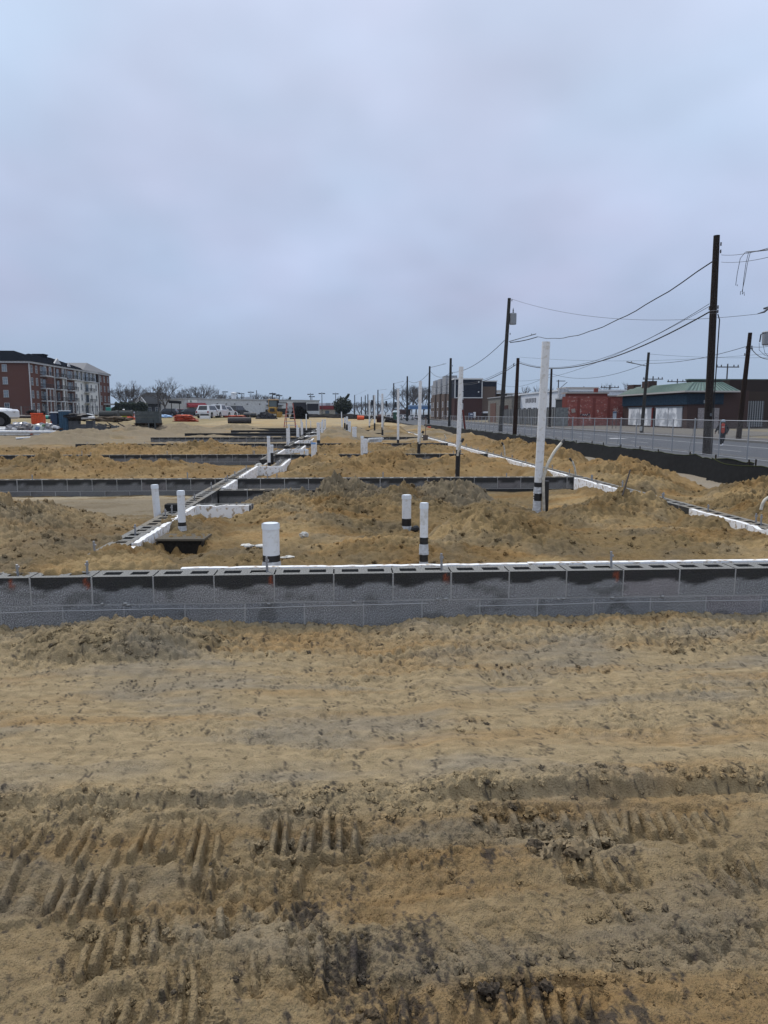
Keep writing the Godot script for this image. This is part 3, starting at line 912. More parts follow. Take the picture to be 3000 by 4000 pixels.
func build_street() -> void:
	var asphalt := mat(0.115, 0.122, 0.135, 0.75, "asphalt", 0.35)
	structure("road", strip(18.9, 29.6, -30, 420, 0.02), asphalt)
	structure("pavement", strip(13.2, 18.75, -30, 420, 0.10), mat(0.135, 0.14, 0.148, 0.85, "asphalt", 0.5))
	var kerbs := mb()
	for i in 60:
		var a := -20.0 + i * 4.0
		var y := road_y(a)
		kerbs.cbox(Vector3(18.83, y + 0.03, -a - 2.0), Vector3(0.16, 0.16, 3.98), 0.015)
		kerbs.cbox(Vector3(29.68, y + 0.06, -a - 2.0), Vector3(0.16, 0.20, 3.98), 0.015)
	structure("kerb", kerbs, mat(0.30, 0.29, 0.27, 0.9, "concrete", 1.5))
	structure("far_pavement", strip(29.76, 33.4, -30, 420, 0.17), mat(0.23, 0.215, 0.20, 0.9, "concrete", 0.6))
	var white := mat(0.62, 0.63, 0.64, 0.8, "grime", 2.0)
	var lines := mb()
	var d := 26.0
	while d < 260.0:
		var y := road_y(d) + 0.026
		lines.quad(Vector3(21.9, y, -d), Vector3(22.02, y, -d), Vector3(22.02, road_y(d + 3.0) + 0.026, -d - 3.0), Vector3(21.9, road_y(d + 3.0) + 0.026, -d - 3.0))
		d += 12.0
	var e := strip(19.25, 19.36, 10, 260, 0.026)
	lines.v.append_array(e.v)
	lines.n.append_array(e.n)
	lines.c.append_array(e.c)
	lines.u.append_array(e.u)
	for x in [25.4, 25.65]:
		var q := strip(x, x + 0.1, 10, 260, 0.026)
		lines.v.append_array(q.v)
		lines.n.append_array(q.n)
		lines.c.append_array(q.c)
		lines.u.append_array(q.u)
	# the turn arrow
	var ya := road_y(59.0) + 0.026
	lines.quad(Vector3(22.5, ya, -58.6), Vector3(24.0, ya, -58.6), Vector3(24.0, ya, -60.6), Vector3(22.9, ya, -60.2))
	structure("road_marking", lines, white)
	# cracked patches and tar seams
	var seams := mb()
	for i in 5:
		var x := 20.3 + i * 2.05
		var p := []
		for j in 60:
			var dd := 20.0 + j * 3.0
			p.append(Vector3(x + 0.25 * n_mid.get_noise_2d(dd * 0.3, x), road_y(dd) + 0.024, -dd))
		for j in 59:
			seams.quad(p[j], p[j] + Vector3(0.07, 0, 0), p[j + 1] + Vector3(0.07, 0, 0), p[j + 1])
	structure("road_seams", seams, mat(0.03, 0.03, 0.033, 0.6))
	# the yard strip of broken pavement behind the lots
	structure("parking_lot", strip_at(33.4, 43.5, 60, 128, 0.02), mat(0.20, 0.185, 0.16, 0.9, "asphalt", 0.4))

func strip_at(x0: float, x1: float, d0: float, d1: float, lift: float) -> MB:
	var m := mb()
	for i in 20:
		for j in 4:
			var a := lerpf(d0, d1, i / 20.0)
			var b := lerpf(d0, d1, (i + 1) / 20.0)
			var p := lerpf(x0, x1, j / 4.0)
			var q := lerpf(x0, x1, (j + 1) / 4.0)
			m.quad(Vector3(p, site(p, a) + lift, -a), Vector3(q, site(q, a) + lift, -a), Vector3(q, site(q, b) + lift, -b), Vector3(p, site(p, b) + lift, -b))
	return m

# ---------------------------------------------------------------- foundation

var walls := []          # [x0, d0, x1, d1, courses, label]

func plan_walls() -> void:
	walls.append([-14.0, 4.9, 4.25, 4.9, 2, "front block wall with two courses, orange paint marks and a wet dark top band"])
	walls.append([-1.9, 5.0, -1.9, 8.6, 1, "block wall running away from the front wall beside the pair of leaning stub pipes"])
	walls.append([-1.78, 8.66, -1.1, 8.66, 1, "short cross wall with white foam behind the dark plywood box"])
	walls.append([-1.78, 10.4, -0.5, 10.4, 1, "short dark wall closing the pit behind the grey spoil mound"])
	walls.append([-1.9, 8.62, -1.9, 12.15, 1, "block wall along the left side of the open pit"])
	var ord := ["second", "third", "fourth", "fifth", "sixth", "seventh", "eighth"]
	var left := [-14.0, -14.0, -9.8, -9.0, -9.0, -7.5, -7.0]
	for k in range(1, 8):
		var d := 4.9 + 7.35 * k
		walls.append([left[k - 1], d, -2.0, d, 2 if k < 3 else 1, "%s cross wall from the front, part left of the stepped foam line" % ord[k - 1]])
		walls.append([-1.8, d, 4.05, d, 1, "%s cross wall from the front, part between the stepped foam line and the street side" % ord[k - 1]])
		if k < 7:
			var q := d + 2.65
			walls.append([-1.9, d + 0.1, -1.9, q, 1, "block wall running back from the %s cross wall" % ord[k - 1]])
			walls.append([-1.4, q, -1.4, q + 2.4, 1, "stepped-out block wall between the %s and %s cross walls" % [ord[k - 1], ord[k]]])
			walls.append([-1.9, q + 2.5, -1.9, d + 7.25, 1, "block wall just before the %s cross wall" % ord[k]])
	walls.append([4.15, 5.0, 4.15, 12.15, 1, "street side block wall running back from the front wall, half buried in sand"])
	for k in range(1, 7):
		walls.append([4.15, 4.9 + 7.35 * k + 0.02, 4.15, 4.9 + 7.35 * (k + 1), 1, "street side block wall from the %s to the %s cross wall" % [ord[k - 1], ord[k]]])
	var i := 0
	for w in walls:
		var across: bool = w[1] == w[3]
		var amount := 1.0
		var cap := 0.19
		if i == 0:
			i += 1
			footprints.append([-14.0, 4.25, 4.8, 5.0, 1.0, 0.30])
			continue
		if across and w[0] < -2.5:
			cap = 0.15
		elif not across:
			amount = 0.75
			cap = 0.38 if w[3] < 9.0 else 0.33
		if i == 2 or i == 3:
			amount = 0.3 if i == 2 else 0.75
		if w[0] > 4.0:
			cap = 0.37
			amount = 0.6
		footprints.append([minf(w[0], w[2]) - 0.1 * float(not across), maxf(w[0], w[2]) + 0.1 * float(not across), minf(w[1], w[3]) - 0.1 * float(across), maxf(w[1], w[3]) + 0.1 * float(across), amount, cap])
		i += 1

func block_color(x: float, y: float, d: float, top_wet: float, orange: Array, tone: Color) -> Color:
	var c := tone * (1.0 + 0.12 * n_fine.get_noise_2d(x * 0.5, y * 0.5 + d))
	var damp := ss(0.26, 0.46, n_mid.get_noise_2d(x * 1.5 + d, y * 2.5 + 3.0) + 0.3 * ss(0.12, 0.04, y))
	c = c.lerp(Color(0.125, 0.122, 0.112), 0.5 * damp)
	var edge := WALL_TOP - top_wet - 0.018 * sin(x * 15.4 + 0.8) - 0.035 * n_mid.get_noise_2d(x * 0.9, d) - 0.006 * n_fine.get_noise_2d(x, y)
	c = c.lerp(Color(0.034, 0.034, 0.032), 0.93 * ss(edge - 0.008, edge + 0.008, y))
	for o in orange:
		var u: float = (x - o - 0.25 * (WALL_TOP - y)) / 0.019
		var v := (y - 0.385) / 0.048
		var k := 1.0 - sqrt(u * u + v * v) + 0.35 * n_fine.get_noise_2d(x * 2.0, y * 2.0)
		c = c.lerp(Color(0.48, 0.10, 0.03), 0.75 * ss(0.0, 0.55, k))
	return c

func block_shape(length: float, fc: Callable, cells: Array, fine: int, sandy := 0.0) -> MB:
	# a hollow concrete block: origin at the middle of its foot; fc(x, y) colours the face; cells: which of the two cores are open
	var m := mb()
	m.colored = true
	var h := 0.19
	var x := length * 0.5
	var z := 0.1
	var nx := fine * 2
	var ny := fine
	for i in nx:
		for j in ny:
			var a := -x + length * i / nx
			var b := -x + length * (i + 1) / nx
			var e := h * j / ny
			var f := h * (j + 1) / ny
			m.quad(Vector3(a, e, z), Vector3(b, e, z), Vector3(b, f, z), Vector3(a, f, z))
			var at := m.c.size() - 6
			var cc := [fc.call(a, e), fc.call(b, f), fc.call(b, e), fc.call(a, e), fc.call(a, f), fc.call(b, f)]
			for q in 6:
				m.c[at + q] = cc[q]
	m.col = fc.call(0.0, 0.16)
	m.quad(Vector3(x, 0, -z), Vector3(-x, 0, -z), Vector3(-x, h, -z), Vector3(x, h, -z))
	m.quad(Vector3(x, 0, z), Vector3(x, 0, -z), Vector3(x, h, -z), Vector3(x, h, z))
	m.quad(Vector3(-x, 0, -z), Vector3(-x, 0, z), Vector3(-x, h, z), Vector3(-x, h, -z))
	m.col = Color(0.32, 0.32, 0.305).lerp(Color(0.33, 0.26, 0.16), sandy)
	var cz := 0.044
	var cx := [[-x + 0.05, -0.032], [0.032, x - 0.05]]
	var flat := func(x0: float, x1: float, z0: float, z1: float, y: float) -> void:
		m.quad(Vector3(x0, y, z1), Vector3(x1, y, z1), Vector3(x1, y, z0), Vector3(x0, y, z0))
	flat.call(-x, x, cz, z, h)
	flat.call(-x, x, -z, -cz, h)
	flat.call(-x, cx[0][0], -cz, cz, h)
	flat.call(cx[0][1], cx[1][0], -cz, cz, h)
	flat.call(cx[1][1], x, -cz, cz, h)
	for k in 2:
		var p: float = cx[k][0]
		var q: float = cx[k][1]
		if cells[k]:
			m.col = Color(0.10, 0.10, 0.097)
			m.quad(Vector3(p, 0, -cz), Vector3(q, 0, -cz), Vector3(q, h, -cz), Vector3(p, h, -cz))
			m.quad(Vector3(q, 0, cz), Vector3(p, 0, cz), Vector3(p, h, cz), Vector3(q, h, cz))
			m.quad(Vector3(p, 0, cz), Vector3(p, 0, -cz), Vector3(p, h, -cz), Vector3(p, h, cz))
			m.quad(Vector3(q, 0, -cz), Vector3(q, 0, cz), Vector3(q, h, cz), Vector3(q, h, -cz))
			m.col = Color(0.32, 0.32, 0.305).lerp(Color(0.33, 0.26, 0.16), sandy)
		else:
			flat.call(p, q, -cz, cz, h - 0.012)
	return m

func build_foundation() -> void:
	var concrete := StandardMaterial3D.new()
	concrete.vertex_color_use_as_albedo = true
	concrete.albedo_texture = tex.concrete
	concrete.uv1_triplanar = true
	concrete.uv1_scale = Vector3.ONE * 1.5
	concrete.roughness = 0.92
	concrete.heightmap_enabled = true
	concrete.heightmap_texture = tex.concrete_relief
	concrete.heightmap_scale = 0.25
	var mortar := mat(0.66, 0.66, 0.65, 0.95, "concrete", 3.0)
	var steel := mat(0.33, 0.34, 0.36, 0.45, "", 1.0, 0.7)
	var tones := [Color(0.425, 0.430, 0.435), Color(0.450, 0.448, 0.445), Color(0.395, 0.405, 0.415), Color(0.445, 0.422, 0.428)]
	# six looks of a block for the walls behind, shared between them
	var looks := []
	for i in 6:
		var off := i * 1.37
		var fc := func(x: float, y: float) -> Color: return block_color(x + off, y + 0.24, 3.0 + i, 0.085, [], tones[i % 4] * 0.72)
		looks.append(block_shape(0.398, fc, [i != 1, i != 3 and i != 4], 5, 0.12 * i).mesh())
	var low := []
	for i in 2:
		low.append(block_shape(0.398, func(x: float, y: float) -> Color: return block_color(x + i * 2.0, y, 8.0 + i, 0.0, [], tones[i] * 0.66), [false, false], 3).mesh())
	var half_block := block_shape(0.19, func(x: float, y: float) -> Color: return block_color(x, y + 0.24, 5.0, 0.085, [], tones[1]), [false, false], 4).mesh()
	var orange := [-2.239, -1.745, -0.506, 0.703, 1.919]
	var bolts_front := [-2.227, -1.763, -0.529, 0.7, 1.933, -3.3, -4.6, -6, 3.9]
	var n := 0
	for w in walls:
		var along := Vector2(w[2] - w[0], w[3] - w[1])
		var length := along.length()
		var across: bool = w[1] == w[3]
		var turn := 0.0 if across else PI / 2
		var root := thing("foundation_wall", w[5], "block wall", Vector3(w[0], 0, -w[1]), turn, "block foundation walls")
		var front := n == 0
		var far: bool = w[1] > 36.0 and w[3] > 36.0
		var joints := mb()
		var top_row := WALL_TOP - 0.19
		if far:
			# too far off to tell the blocks apart: the course with its open cores and its wet top
			var m := mb()
			m.colored = true
			m.col = Color(0.14, 0.145, 0.155)
			m.box(Vector3(length / 2, top_row + 0.035 - 0.1, 0), Vector3(length, 0.29, 0.198))
			m.col = Color(0.026, 0.026, 0.026)
			m.box(Vector3(length / 2, top_row + 0.135, 0), Vector3(length, 0.108, 0.2))
			m.col = Color(0.32, 0.32, 0.305)
			m.box(Vector3(length / 2, WALL_TOP - 0.008, 0.082), Vector3(length, 0.02, 0.036))
			m.box(Vector3(length / 2, WALL_TOP - 0.008, -0.082), Vector3(length, 0.02, 0.036))
			for i in int(length / 0.204):
				m.box(Vector3(0.1 + i * 0.204, WALL_TOP - 0.008, 0), Vector3(0.036, 0.02, 0.126))
			part("course", m, concrete, root)
		else:
			for row in w[4]:
				var y: float = WALL_TOP - 0.19 - 0.2 * row
				var x: float = -2.106 + 14.0 - 29 * 0.4085 if front else 0.0
				if row == 1:
					x -= 0.204
				if not front:
					x = 0.0 if row == 0 else -0.204
				var k := 0
				while x < length - 0.05:
					var a := maxf(x, 0.0) + 0.005
					var b := minf(x + 0.4085, length) - 0.005
					if b - a > 0.12:
						var mid := (a + b) / 2
						var me: Mesh
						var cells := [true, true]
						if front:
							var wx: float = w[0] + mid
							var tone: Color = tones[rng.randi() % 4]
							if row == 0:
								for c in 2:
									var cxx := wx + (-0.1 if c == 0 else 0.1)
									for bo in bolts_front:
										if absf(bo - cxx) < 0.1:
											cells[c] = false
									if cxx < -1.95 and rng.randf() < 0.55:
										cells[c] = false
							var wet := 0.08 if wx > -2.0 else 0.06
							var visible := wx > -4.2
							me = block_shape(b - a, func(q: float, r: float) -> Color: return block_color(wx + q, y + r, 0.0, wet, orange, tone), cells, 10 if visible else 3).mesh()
						elif b - a < 0.3:
							me = half_block
						elif row == 1:
							me = low[rng.randi() % 2]
						else:
							me = looks[rng.randi() % 6]
						var o := part_mesh("block", me, concrete, root, Vector3(mid, y, rng.randf_range(-0.0015, 0.0015)))
						if not front and b - a < 0.3:
							o.scale.x = (b - a) / 0.19
						for z in [0.088, -0.088]:
							joints.box(Vector3(b + 0.005, y + 0.093, z), Vector3(0.014, 0.186, 0.0225))
					x += 0.4085
					k += 1
				for z in [0.088, -0.088]:
					joints.box(Vector3(length / 2, y - 0.005, z), Vector3(length, 0.0125, 0.022))
			part("mortar", joints, mortar, root)
			if front or w[4] == 1:
				pass
			if w[4] == 1:
				var foot := mb()
				foot.box(Vector3(length / 2, top_row - 0.14, 0), Vector3(length, 0.27, 0.19))
				part("lower_course", foot, mat(0.085, 0.085, 0.083, 0.95, "concrete", 2.0), root)
		if front:
			var foot := mb()
			foot.cbox(Vector3(length / 2, -0.07, 0.02), Vector3(length, 0.19, 0.42), 0.02)
			part("footing", foot, mat(0.185, 0.185, 0.182, 0.95, "concrete", 1.2), root)
			for k in 26:
				var s := mb()
				s.blob(Vector3(rng.randf_range(11.4, 17.2), [0.232, 0.035][k % 2] + rng.randf_range(-0.006, 0.012), 0.104), Vector3(rng.randf_range(0.008, 0.02), 0.008, 0.008), n_fine, 0.2, 4, 7)
				part("mortar_dab", s, mortar, root)
			for bx in bolts_front:
				bolt(root, Vector3(bx + 14.0, WALL_TOP - 0.02, -0.01), steel)
		elif length > 2.0 and w[1] < 30.0:
			var step := 1.15 if not across else 2.1
			var bx := 0.5
			while bx < length - 0.2:
				bolt(root, Vector3(bx + rng.randf_range(-0.1, 0.1), WALL_TOP - 0.02, rng.randf_range(-0.03, 0.03)), steel)
				if rng.randf() < 0.4:
					bolt(root, Vector3(bx + rng.randf_range(0.1, 0.2), WALL_TOP - 0.02, 0.02), steel)
				bx += step * rng.randf_range(0.8, 1.2)
		n += 1
	# joint reinforcement left standing proud of the bed joint
	var p := []
	for i in 64:
		var x := -3.2 + i * 0.06
		p.append(Vector3(x, 0.198 + 0.016 * ss(-3.2, 0.6, x) + 0.004 * sin(x * 3.0), -4.77 + 0.006 * sin(x * 7.0)))
	solo("reinforcing_wire", mb().tube(p, 0.0028, 5), mat(0.42, 0.43, 0.45, 0.4, "", 1.0, 0.6), "thin long steel wire sagging along the left part of the front wall", "wire")
	p = []
	for i in 44:
		var x := 0.92 + i * 0.06
		p.append(Vector3(x, 0.196 + 0.012 * ss(0.9, 3.2, x) + 0.003 * sin(x * 4.0), -4.772 + 0.005 * sin(x * 9.0)))
	solo("reinforcing_wire", mb().tube(p, 0.0026, 5), mat(0.42, 0.43, 0.45, 0.4, "", 1.0, 0.6), "shorter steel wire along the bed joint on the right of the front wall", "wire")
	build_foam()

func bolt(root: Node3D, at: Vector3, m: Material) -> void:
	var b := mb()
	var h := rng.randf_range(0.09, 0.135)
	var lean := Vector3(rng.randf_range(-0.006, 0.006), 0, rng.randf_range(-0.006, 0.006))
	b.tube([at, at + Vector3(0, h, 0) + lean], 0.0085, 7)
	b.tube([at + Vector3(0, h * 0.72, 0), at + Vector3(0, h * 0.72 + 0.012, 0)], 0.014, 6)
	part("anchor_bolt", b, m, root)

func foam_board(x0: float, d0: float, x1: float, d1: float, y0: float, y1: float, label: String, ragged := 0.012) -> void:
	var m := mb()
	var a := Vector2(x0, -d0)
	var b := Vector2(x1, -d1)
	var l := a.distance_to(b)
	var k := maxi(2, int(l / 0.07))
	var side := (b - a).normalized().orthogonal() * 0.026
	var tops := []
	for i in k + 1:
		tops.append(y1 + ragged * (0.6 * n_mid.get_noise_2d(i * 0.37 + x0 * 3.0, d0) - 0.1) + (0.0 if rng.randf() > 0.15 else -ragged * 1.2))
	for i in k:
		var p := a.lerp(b, float(i) / k)
		var q := a.lerp(b, float(i + 1) / k)
		var f := [Vector3(p.x + side.x, y0, p.y + side.y), Vector3(q.x + side.x, y0, q.y + side.y), Vector3(q.x - side.x, y0, q.y - side.y), Vector3(p.x - side.x, y0, p.y - side.y)]
		var h := []
		for j in 4:
			h.append(Vector3(f[j].x, tops[i] if j == 0 or j == 3 else tops[i + 1], f[j].z))
		m.hexa(f + h)
	solo("foam_board", m, mat(0.75, 0.76, 0.765, 0.85, "dirty", 0.9), label, "insulation board", Vector3.ZERO, 0.0, "white insulation boards against the foundation walls")

func build_foam() -> void:
	foam_board(-1.15, 5.035, 1.35, 5.035, 0.1, 0.437, "white foam strip behind the left half of the front wall top, its edge crumbled", 0.003)
	foam_board(1.355, 5.035, 4.02, 5.035, 0.1, 0.442, "white foam strip behind the right half of the front wall top", 0.003)
	foam_board(-1.765, 5.35, -1.765, 6.0, 0.05, 0.42, "broken white foam stub nearest the front wall's left part", 0.03)
	foam_board(-1.765, 6.05, -1.765, 8.56, 0.05, 0.435, "white foam board running past the foot of the leaning stub pipe pair", 0.007)
	foam_board(-1.74, 8.53, -1.12, 8.53, 0.1, 0.44, "white foam board facing the front at the pit edge", 0.012)
	foam_board(-1.765, 10.6, -1.765, 11.9, 0.1, 0.44, "white foam board standing on edge beyond the pit", 0.02)
	var ord := ["second", "third", "fourth", "fifth", "sixth", "seventh"]
	for k in range(1, 7):
		var d := 4.9 + 7.35 * k
		var q := d + 2.65
		foam_board(-1.765, d + 0.15, -1.765, q, 0.1, 0.45, "white foam board beside the wall running back from the %s cross wall" % ord[k - 1], 0.015)
		foam_board(-1.765, q + 0.02, -1.27, q - 0.02, 0.1, 0.45, "short white foam step facing the front, beyond the %s cross wall" % ord[k - 1], 0.01)
		foam_board(-1.265, q + 0.06, -1.265, q + 2.5, 0.1, 0.45, "white foam board along the stepped-out wall beyond the %s cross wall" % ord[k - 1], 0.015)
	var rights := [[5.3, 6.7, 0.10], [6.75, 7.9, 0.09], [8.9, 12.0, 0.13], [12.4, 15.6, 0.12], [15.7, 19.3, 0.12], [19.7, 23.0, 0.1], [23.1, 26.7, 0.1], [27.1, 34.0, 0.1], [34.4, 41.4, 0.1], [41.8, 48.7, 0.1], [49.1, 56.0, 0.1]]
	var i := 0
	for r in rights:
		foam_board(4.02, r[0], 4.02, r[1], 0.0, WALL_TOP + 0.01, "%s white foam board from the front along the street side wall" % ["first", "second", "third", "fourth", "fifth", "sixth", "seventh", "eighth", "ninth", "tenth", "eleventh"][i], 0.014 if i < 3 else 0.01)
		i += 1
	# foam sheets left lying flat
	var m := mb()
	for k in 3:
		m.box(Vector3(k * 0.03, 0.03 + k * 0.055, k * 0.02), Vector3(0.56, 0.05, 0.4), Basis(Vector3.UP, 0.12 * k).rotated(Vector3.FORWARD, -0.03))
	var p := Vector3(1.288, 0.42, -28.249)
	solo("foam_sheets", m, mat(0.80, 0.83, 0.85, 0.8, "grime", 2.0), "stack of pale foam sheets lying between the fourth and fifth cross walls", "insulation board", p, -0.1)

# ---------------------------------------------------------------- pipes

func pvc() -> StandardMaterial3D:
	return mat(0.69, 0.705, 0.715, 0.45, "scuffed", 0.8)

# bands: [y from the ground up, y to, what] with what "tape" or "wrap"
func stub(label: String, at: Vector3, dia: float, top: float, bands: Array, cap := true, lean := Vector3.ZERO, capcol := "", called := "stub_pipe", group := "white stub pipes rising from the sand", from_zero := false) -> Node3D:
	var gy := grade(at)
	if from_zero:
		for b in bands:
			b[0] -= gy
			b[1] -= gy
	var t := thing(called, label, "pipe", Vector3(at.x, gy, at.z), 0.0, group)
	var h := top - gy
	var r := dia / 2
	var p := mb()
	p.t = Transform3D(Basis(), Vector3.ZERO)
	var foot := Vector3(0, -0.3, 0) - lean * 0.1
	var sides := 20 if -at.z < 15.0 else 10
	var head := Vector3(0, h, 0) + lean
	p.tube([foot, head], r, sides, cap)
	if not cap:
		p.tube([head, foot + Vector3(0, 0.3, 0)], r * 0.9, sides, false)
	part("pipe", p, pvc(), t)
	if cap:
		var c := mb()
		var ax := (head - foot).normalized()
		c.tube([head - ax * 0.03, head - ax * 0.004, head + ax * 0.010, head + ax * 0.014], [r * 1.07, r * 1.07, r * 1.05, r * 0.9], sides)
		part("cap", c, mat(0.70, 0.75, 0.80, 0.4) if capcol == "" else mat(0.16, 0.33, 0.62, 0.5), t)
	for b in bands:
		var a := foot.lerp(head, (b[0] + 0.3) / (h + 0.3))
		var e := foot.lerp(head, (b[1] + 0.3) / (h + 0.3))
		var m := mb()
		if b[2] == "tape":
			m.tube([a, a.lerp(e, 0.34), a.lerp(e, 0.36), a.lerp(e, 0.68), a.lerp(e, 0.7), e], [r * 1.03, r * 1.05, r * 1.03, r * 1.06, r * 1.035, r * 1.03], sides)
			part("tape_band", m, mat(0.014, 0.014, 0.016, 0.45, "grime", 5.0), t)
		else:
			# crumpled plastic wrapped round the foot
			var n := FastNoiseLite.new()
			n.seed = int(at.x * 100.0) + 7
			n.frequency = 1.0
			var rows := 7
			var flare: float = b[3] if b.size() > 3 else 0.2
			for i in rows:
				for j in sides:
					var q := []
					for s in [[0, 0], [0, 1], [1, 1], [1, 0]]:
						var f := float(i + s[0]) / rows
						var w: float = TAU * ((j + s[1]) % sides) / sides
						var rr := r * (1.08 + flare * (1.0 - f) + 0.12 * n.get_noise_3d(cos(w) * 2.6, f * 4.0, sin(w) * 2.6))
						q.append(a.lerp(e, f) + Vector3(cos(w), 0, -sin(w)) * rr)
					m.quad(q[0], q[1], q[2], q[3])
			part("plastic_wrap", m, mat(0.66, 0.68, 0.70, 0.5, "grime", 4.0), t)
	return t

func conduit(label: String, p: Array, r: float, tip: float) -> Node3D:
	var base: Vector3 = p[0]
	var t := thing("bent_conduit", label, "conduit", base, 0.0, "pale bent conduits")
	var c := Curve3D.new()
	for i in p.size():
		var q: Vector3 = p[i] - base
		var a: Vector3 = p[maxi(i - 1, 0)]
		var b: Vector3 = p[mini(i + 1, p.size() - 1)]
		c.add_point(q, -(b - a) / 6.0, (b - a) / 6.0)
	var pts := []
	var l := c.get_baked_length()
	for i in 17:
		pts.append(c.sample_baked(l * i / 16.0))
	part("tube", mb().tube(pts, r, 9), mat(0.66, 0.62, 0.52, 0.5, "grime", 2.0), t)
	if tip > 0.0:
		part("tape_tip", mb().tube([c.sample_baked(l - tip), c.sample_baked(l - tip * 0.5), c.sample_baked(l), c.sample_baked(l) + (c.sample_baked(l) - c.sample_baked(l - 0.05)) * 0.3], [r * 1.15, r * 1.25, r * 1.2, r * 0.8], 9), mat(0.014, 0.014, 0.016, 0.5), t)
	return t

func build_pipes() -> void:
	var V := Vector3.ZERO
	stub("wide capped white stub pipe with a broad black tape band, just behind the front wall", Vector3(-0.544, 0.407, -5.36), 0.128, 0.689, [[0.411, 0.459, "tape"], [0.2, 0.411, "wrap", 0.34]], true, V, "", "stub_pipe", "white stub pipes rising from the sand", true)
	stub("slim white stub pipe with two black bands round a plastic wrap, behind the front wall", Vector3(0.629, 0.385, -5.4), 0.064, 0.83, [[0.522, 0.575, "tape"], [0.441, 0.522, "wrap", 0.12], [0.384, 0.441, "tape"], [0.2, 0.384, "wrap", 0.3]], true, V, "", "stub_pipe", "white stub pipes rising from the sand", true)
	var p3 := stub("capped white stub pipe with layered black tape, standing in the hollow of the grey mound", Vector3(0.694, 0.284, -7.6), 0.10, 0.642, [[0.318, 0.399, "tape"], [0.15, 0.318, "wrap", 0.3]], true, V, "", "stub_pipe", "white stub pipes rising from the sand", true)
	part("tape_knot", mb().blob(Vector3(0.09, 0.03, 0.08), Vector3(0.05, 0.045, 0.04), n_fine, 0.3, 6, 8), mat(0.014, 0.014, 0.016, 0.45), p3)
	stub("leaning white stub pipe left of the hollow block wall top", Vector3(-2.054, 0.361, -8), 0.078, 0.73, [[0.29, 0.374, "tape"]], true, Vector3(-0.03, 0, 0), "", "stub_pipe", "white stub pipes rising from the sand", true)
	stub("white stub pipe with black band and plastic foot, right of the hollow block wall top", Vector3(-1.575, 0.375, -7), 0.074, 0.767, [[0.433, 0.47, "tape"], [0.2, 0.433, "wrap", 0.2]], true, V, "", "stub_pipe", "white stub pipes rising from the sand", true)
	stub("tall thin white stub pipe on the foam step left of the third cross wall's centre", Vector3(-1.691, 0.481, -16.6), 0.075, 1.002, [[0.0, 0.08, "tape"]], true)
	stub("shorter white stub pipe with a black lower half beside the taller thin one", Vector3(-1.653, 0.462, -16.9), 0.08, 0.793, [[0.0, 0.28, "tape"]])
	stub("white stub pipe with a blue cap before the third cross wall", Vector3(-0.73, 0.444, -18.3), 0.115, 0.787, [[0.0, 0.17, "tape"]], true, V, "blue")
	stub("narrow white pipe standing right against the blue capped one", Vector3(-0.683, 0.421, -18.7), 0.06, 0.771, [[0.0, 0.2, "tape"]])
	stub("taller of the white pipe pair in the middle of the third cross wall", Vector3(0.522, 0.458, -18.4), 0.075, 0.947, [[0.0, 0.08, "tape"]])
	stub("shorter and wider of the white pipe pair in the middle of the third cross wall", Vector3(0.602, 0.446, -18.2), 0.105, 0.885, [[0.0, 0.27, "tape"]])
	stub("black stub pipe left of the blue capped pipe", Vector3(-1.057, 0.484, -18.9), 0.10, 0.586, [[0.0, 0.22, "tape"]])
	stub("second black stub pipe touching the blue capped pipe's left neighbour", Vector3(-0.938, 0.478, -19), 0.10, 0.576, [[0.0, 0.22, "tape"]])
	stub("broad white pipe with black foot on the left slope of the central mound", Vector3(-0.894, 0.476, -27.4), 0.125, 1.186, [[0.0, 0.24, "tape"]])
	stub("widest bare white pipe on the right slope of the central mound", Vector3(0.536, 0.449, -30.5), 0.19, 0.967, [])
	stub("white pipe on the left foam line behind the fourth cross wall, the shorter in front", Vector3(-1.96, 0.448, -26), 0.095, 0.992, [[0.0, 0.1, "tape"]])
	stub("white pipe on the left foam line, thinner and taller of its pair", Vector3(-2.02, 0.404, -27.5), 0.07, 1.126, [[0.0, 0.2, "tape"]])
	stub("white pipe farther along the left foam line, wide and short", Vector3(-2.098, 0.518, -34.5), 0.12, 0.862, [[0.0, 0.08, "tape"]])
	stub("slim white pipe just behind the wide short one on the left foam line", Vector3(-2.208, 0.511, -35.5), 0.07, 0.98, [[0.0, 0.08, "tape"]])
	stub("white pipe in front of the stepladder's right foot, left of a close twin", Vector3(-2.339, 0.5, -41.5), 0.075, 1.217, [[0.0, 0.15, "tape"]])
	stub("white pipe right of its close twin near the stepladder", Vector3(-2.248, 0.512, -41), 0.08, 1.063, [[0.0, 0.15, "tape"]])
	stub("tall thin white pipe standing under the black billboard", Vector3(-2.56, 0.508, -52), 0.085, 1.518, [[0.0, 0.05, "tape"]])
	stub("tiny far white pipe right of the billboard post", Vector3(-2.503, 0.54, -58), 0.055, 0.97, [[0.0, 0.2, "tape"]])
	stub("wide far white pipe behind the central mound's left slope", Vector3(-1.019, 0.68, -37), 0.14, 1.107, [[0.0, 0.1, "tape"]])
	stub("far white pipe rising behind the wide one on the mound's left", Vector3(-1.145, 0.6, -43), 0.11, 1.183, [[0.0, 0.1, "tape"]])
	stub("far white pipe standing at the top edge of the central mound", Vector3(-1.114, 0.831, -48), 0.115, 1.156, [[0.0, 0.1, "tape"]])
	stub("leftmost of the pipe cluster on the central mound's right slope", Vector3(0.154, 0.584, -37), 0.085, 1.334, [[0.0, 0.3, "tape"]])
	stub("tallest of the pipe cluster on the central mound's right slope", Vector3(0.265, 0.502, -36.5), 0.11, 1.383, [[0.0, 0.3, "tape"]])
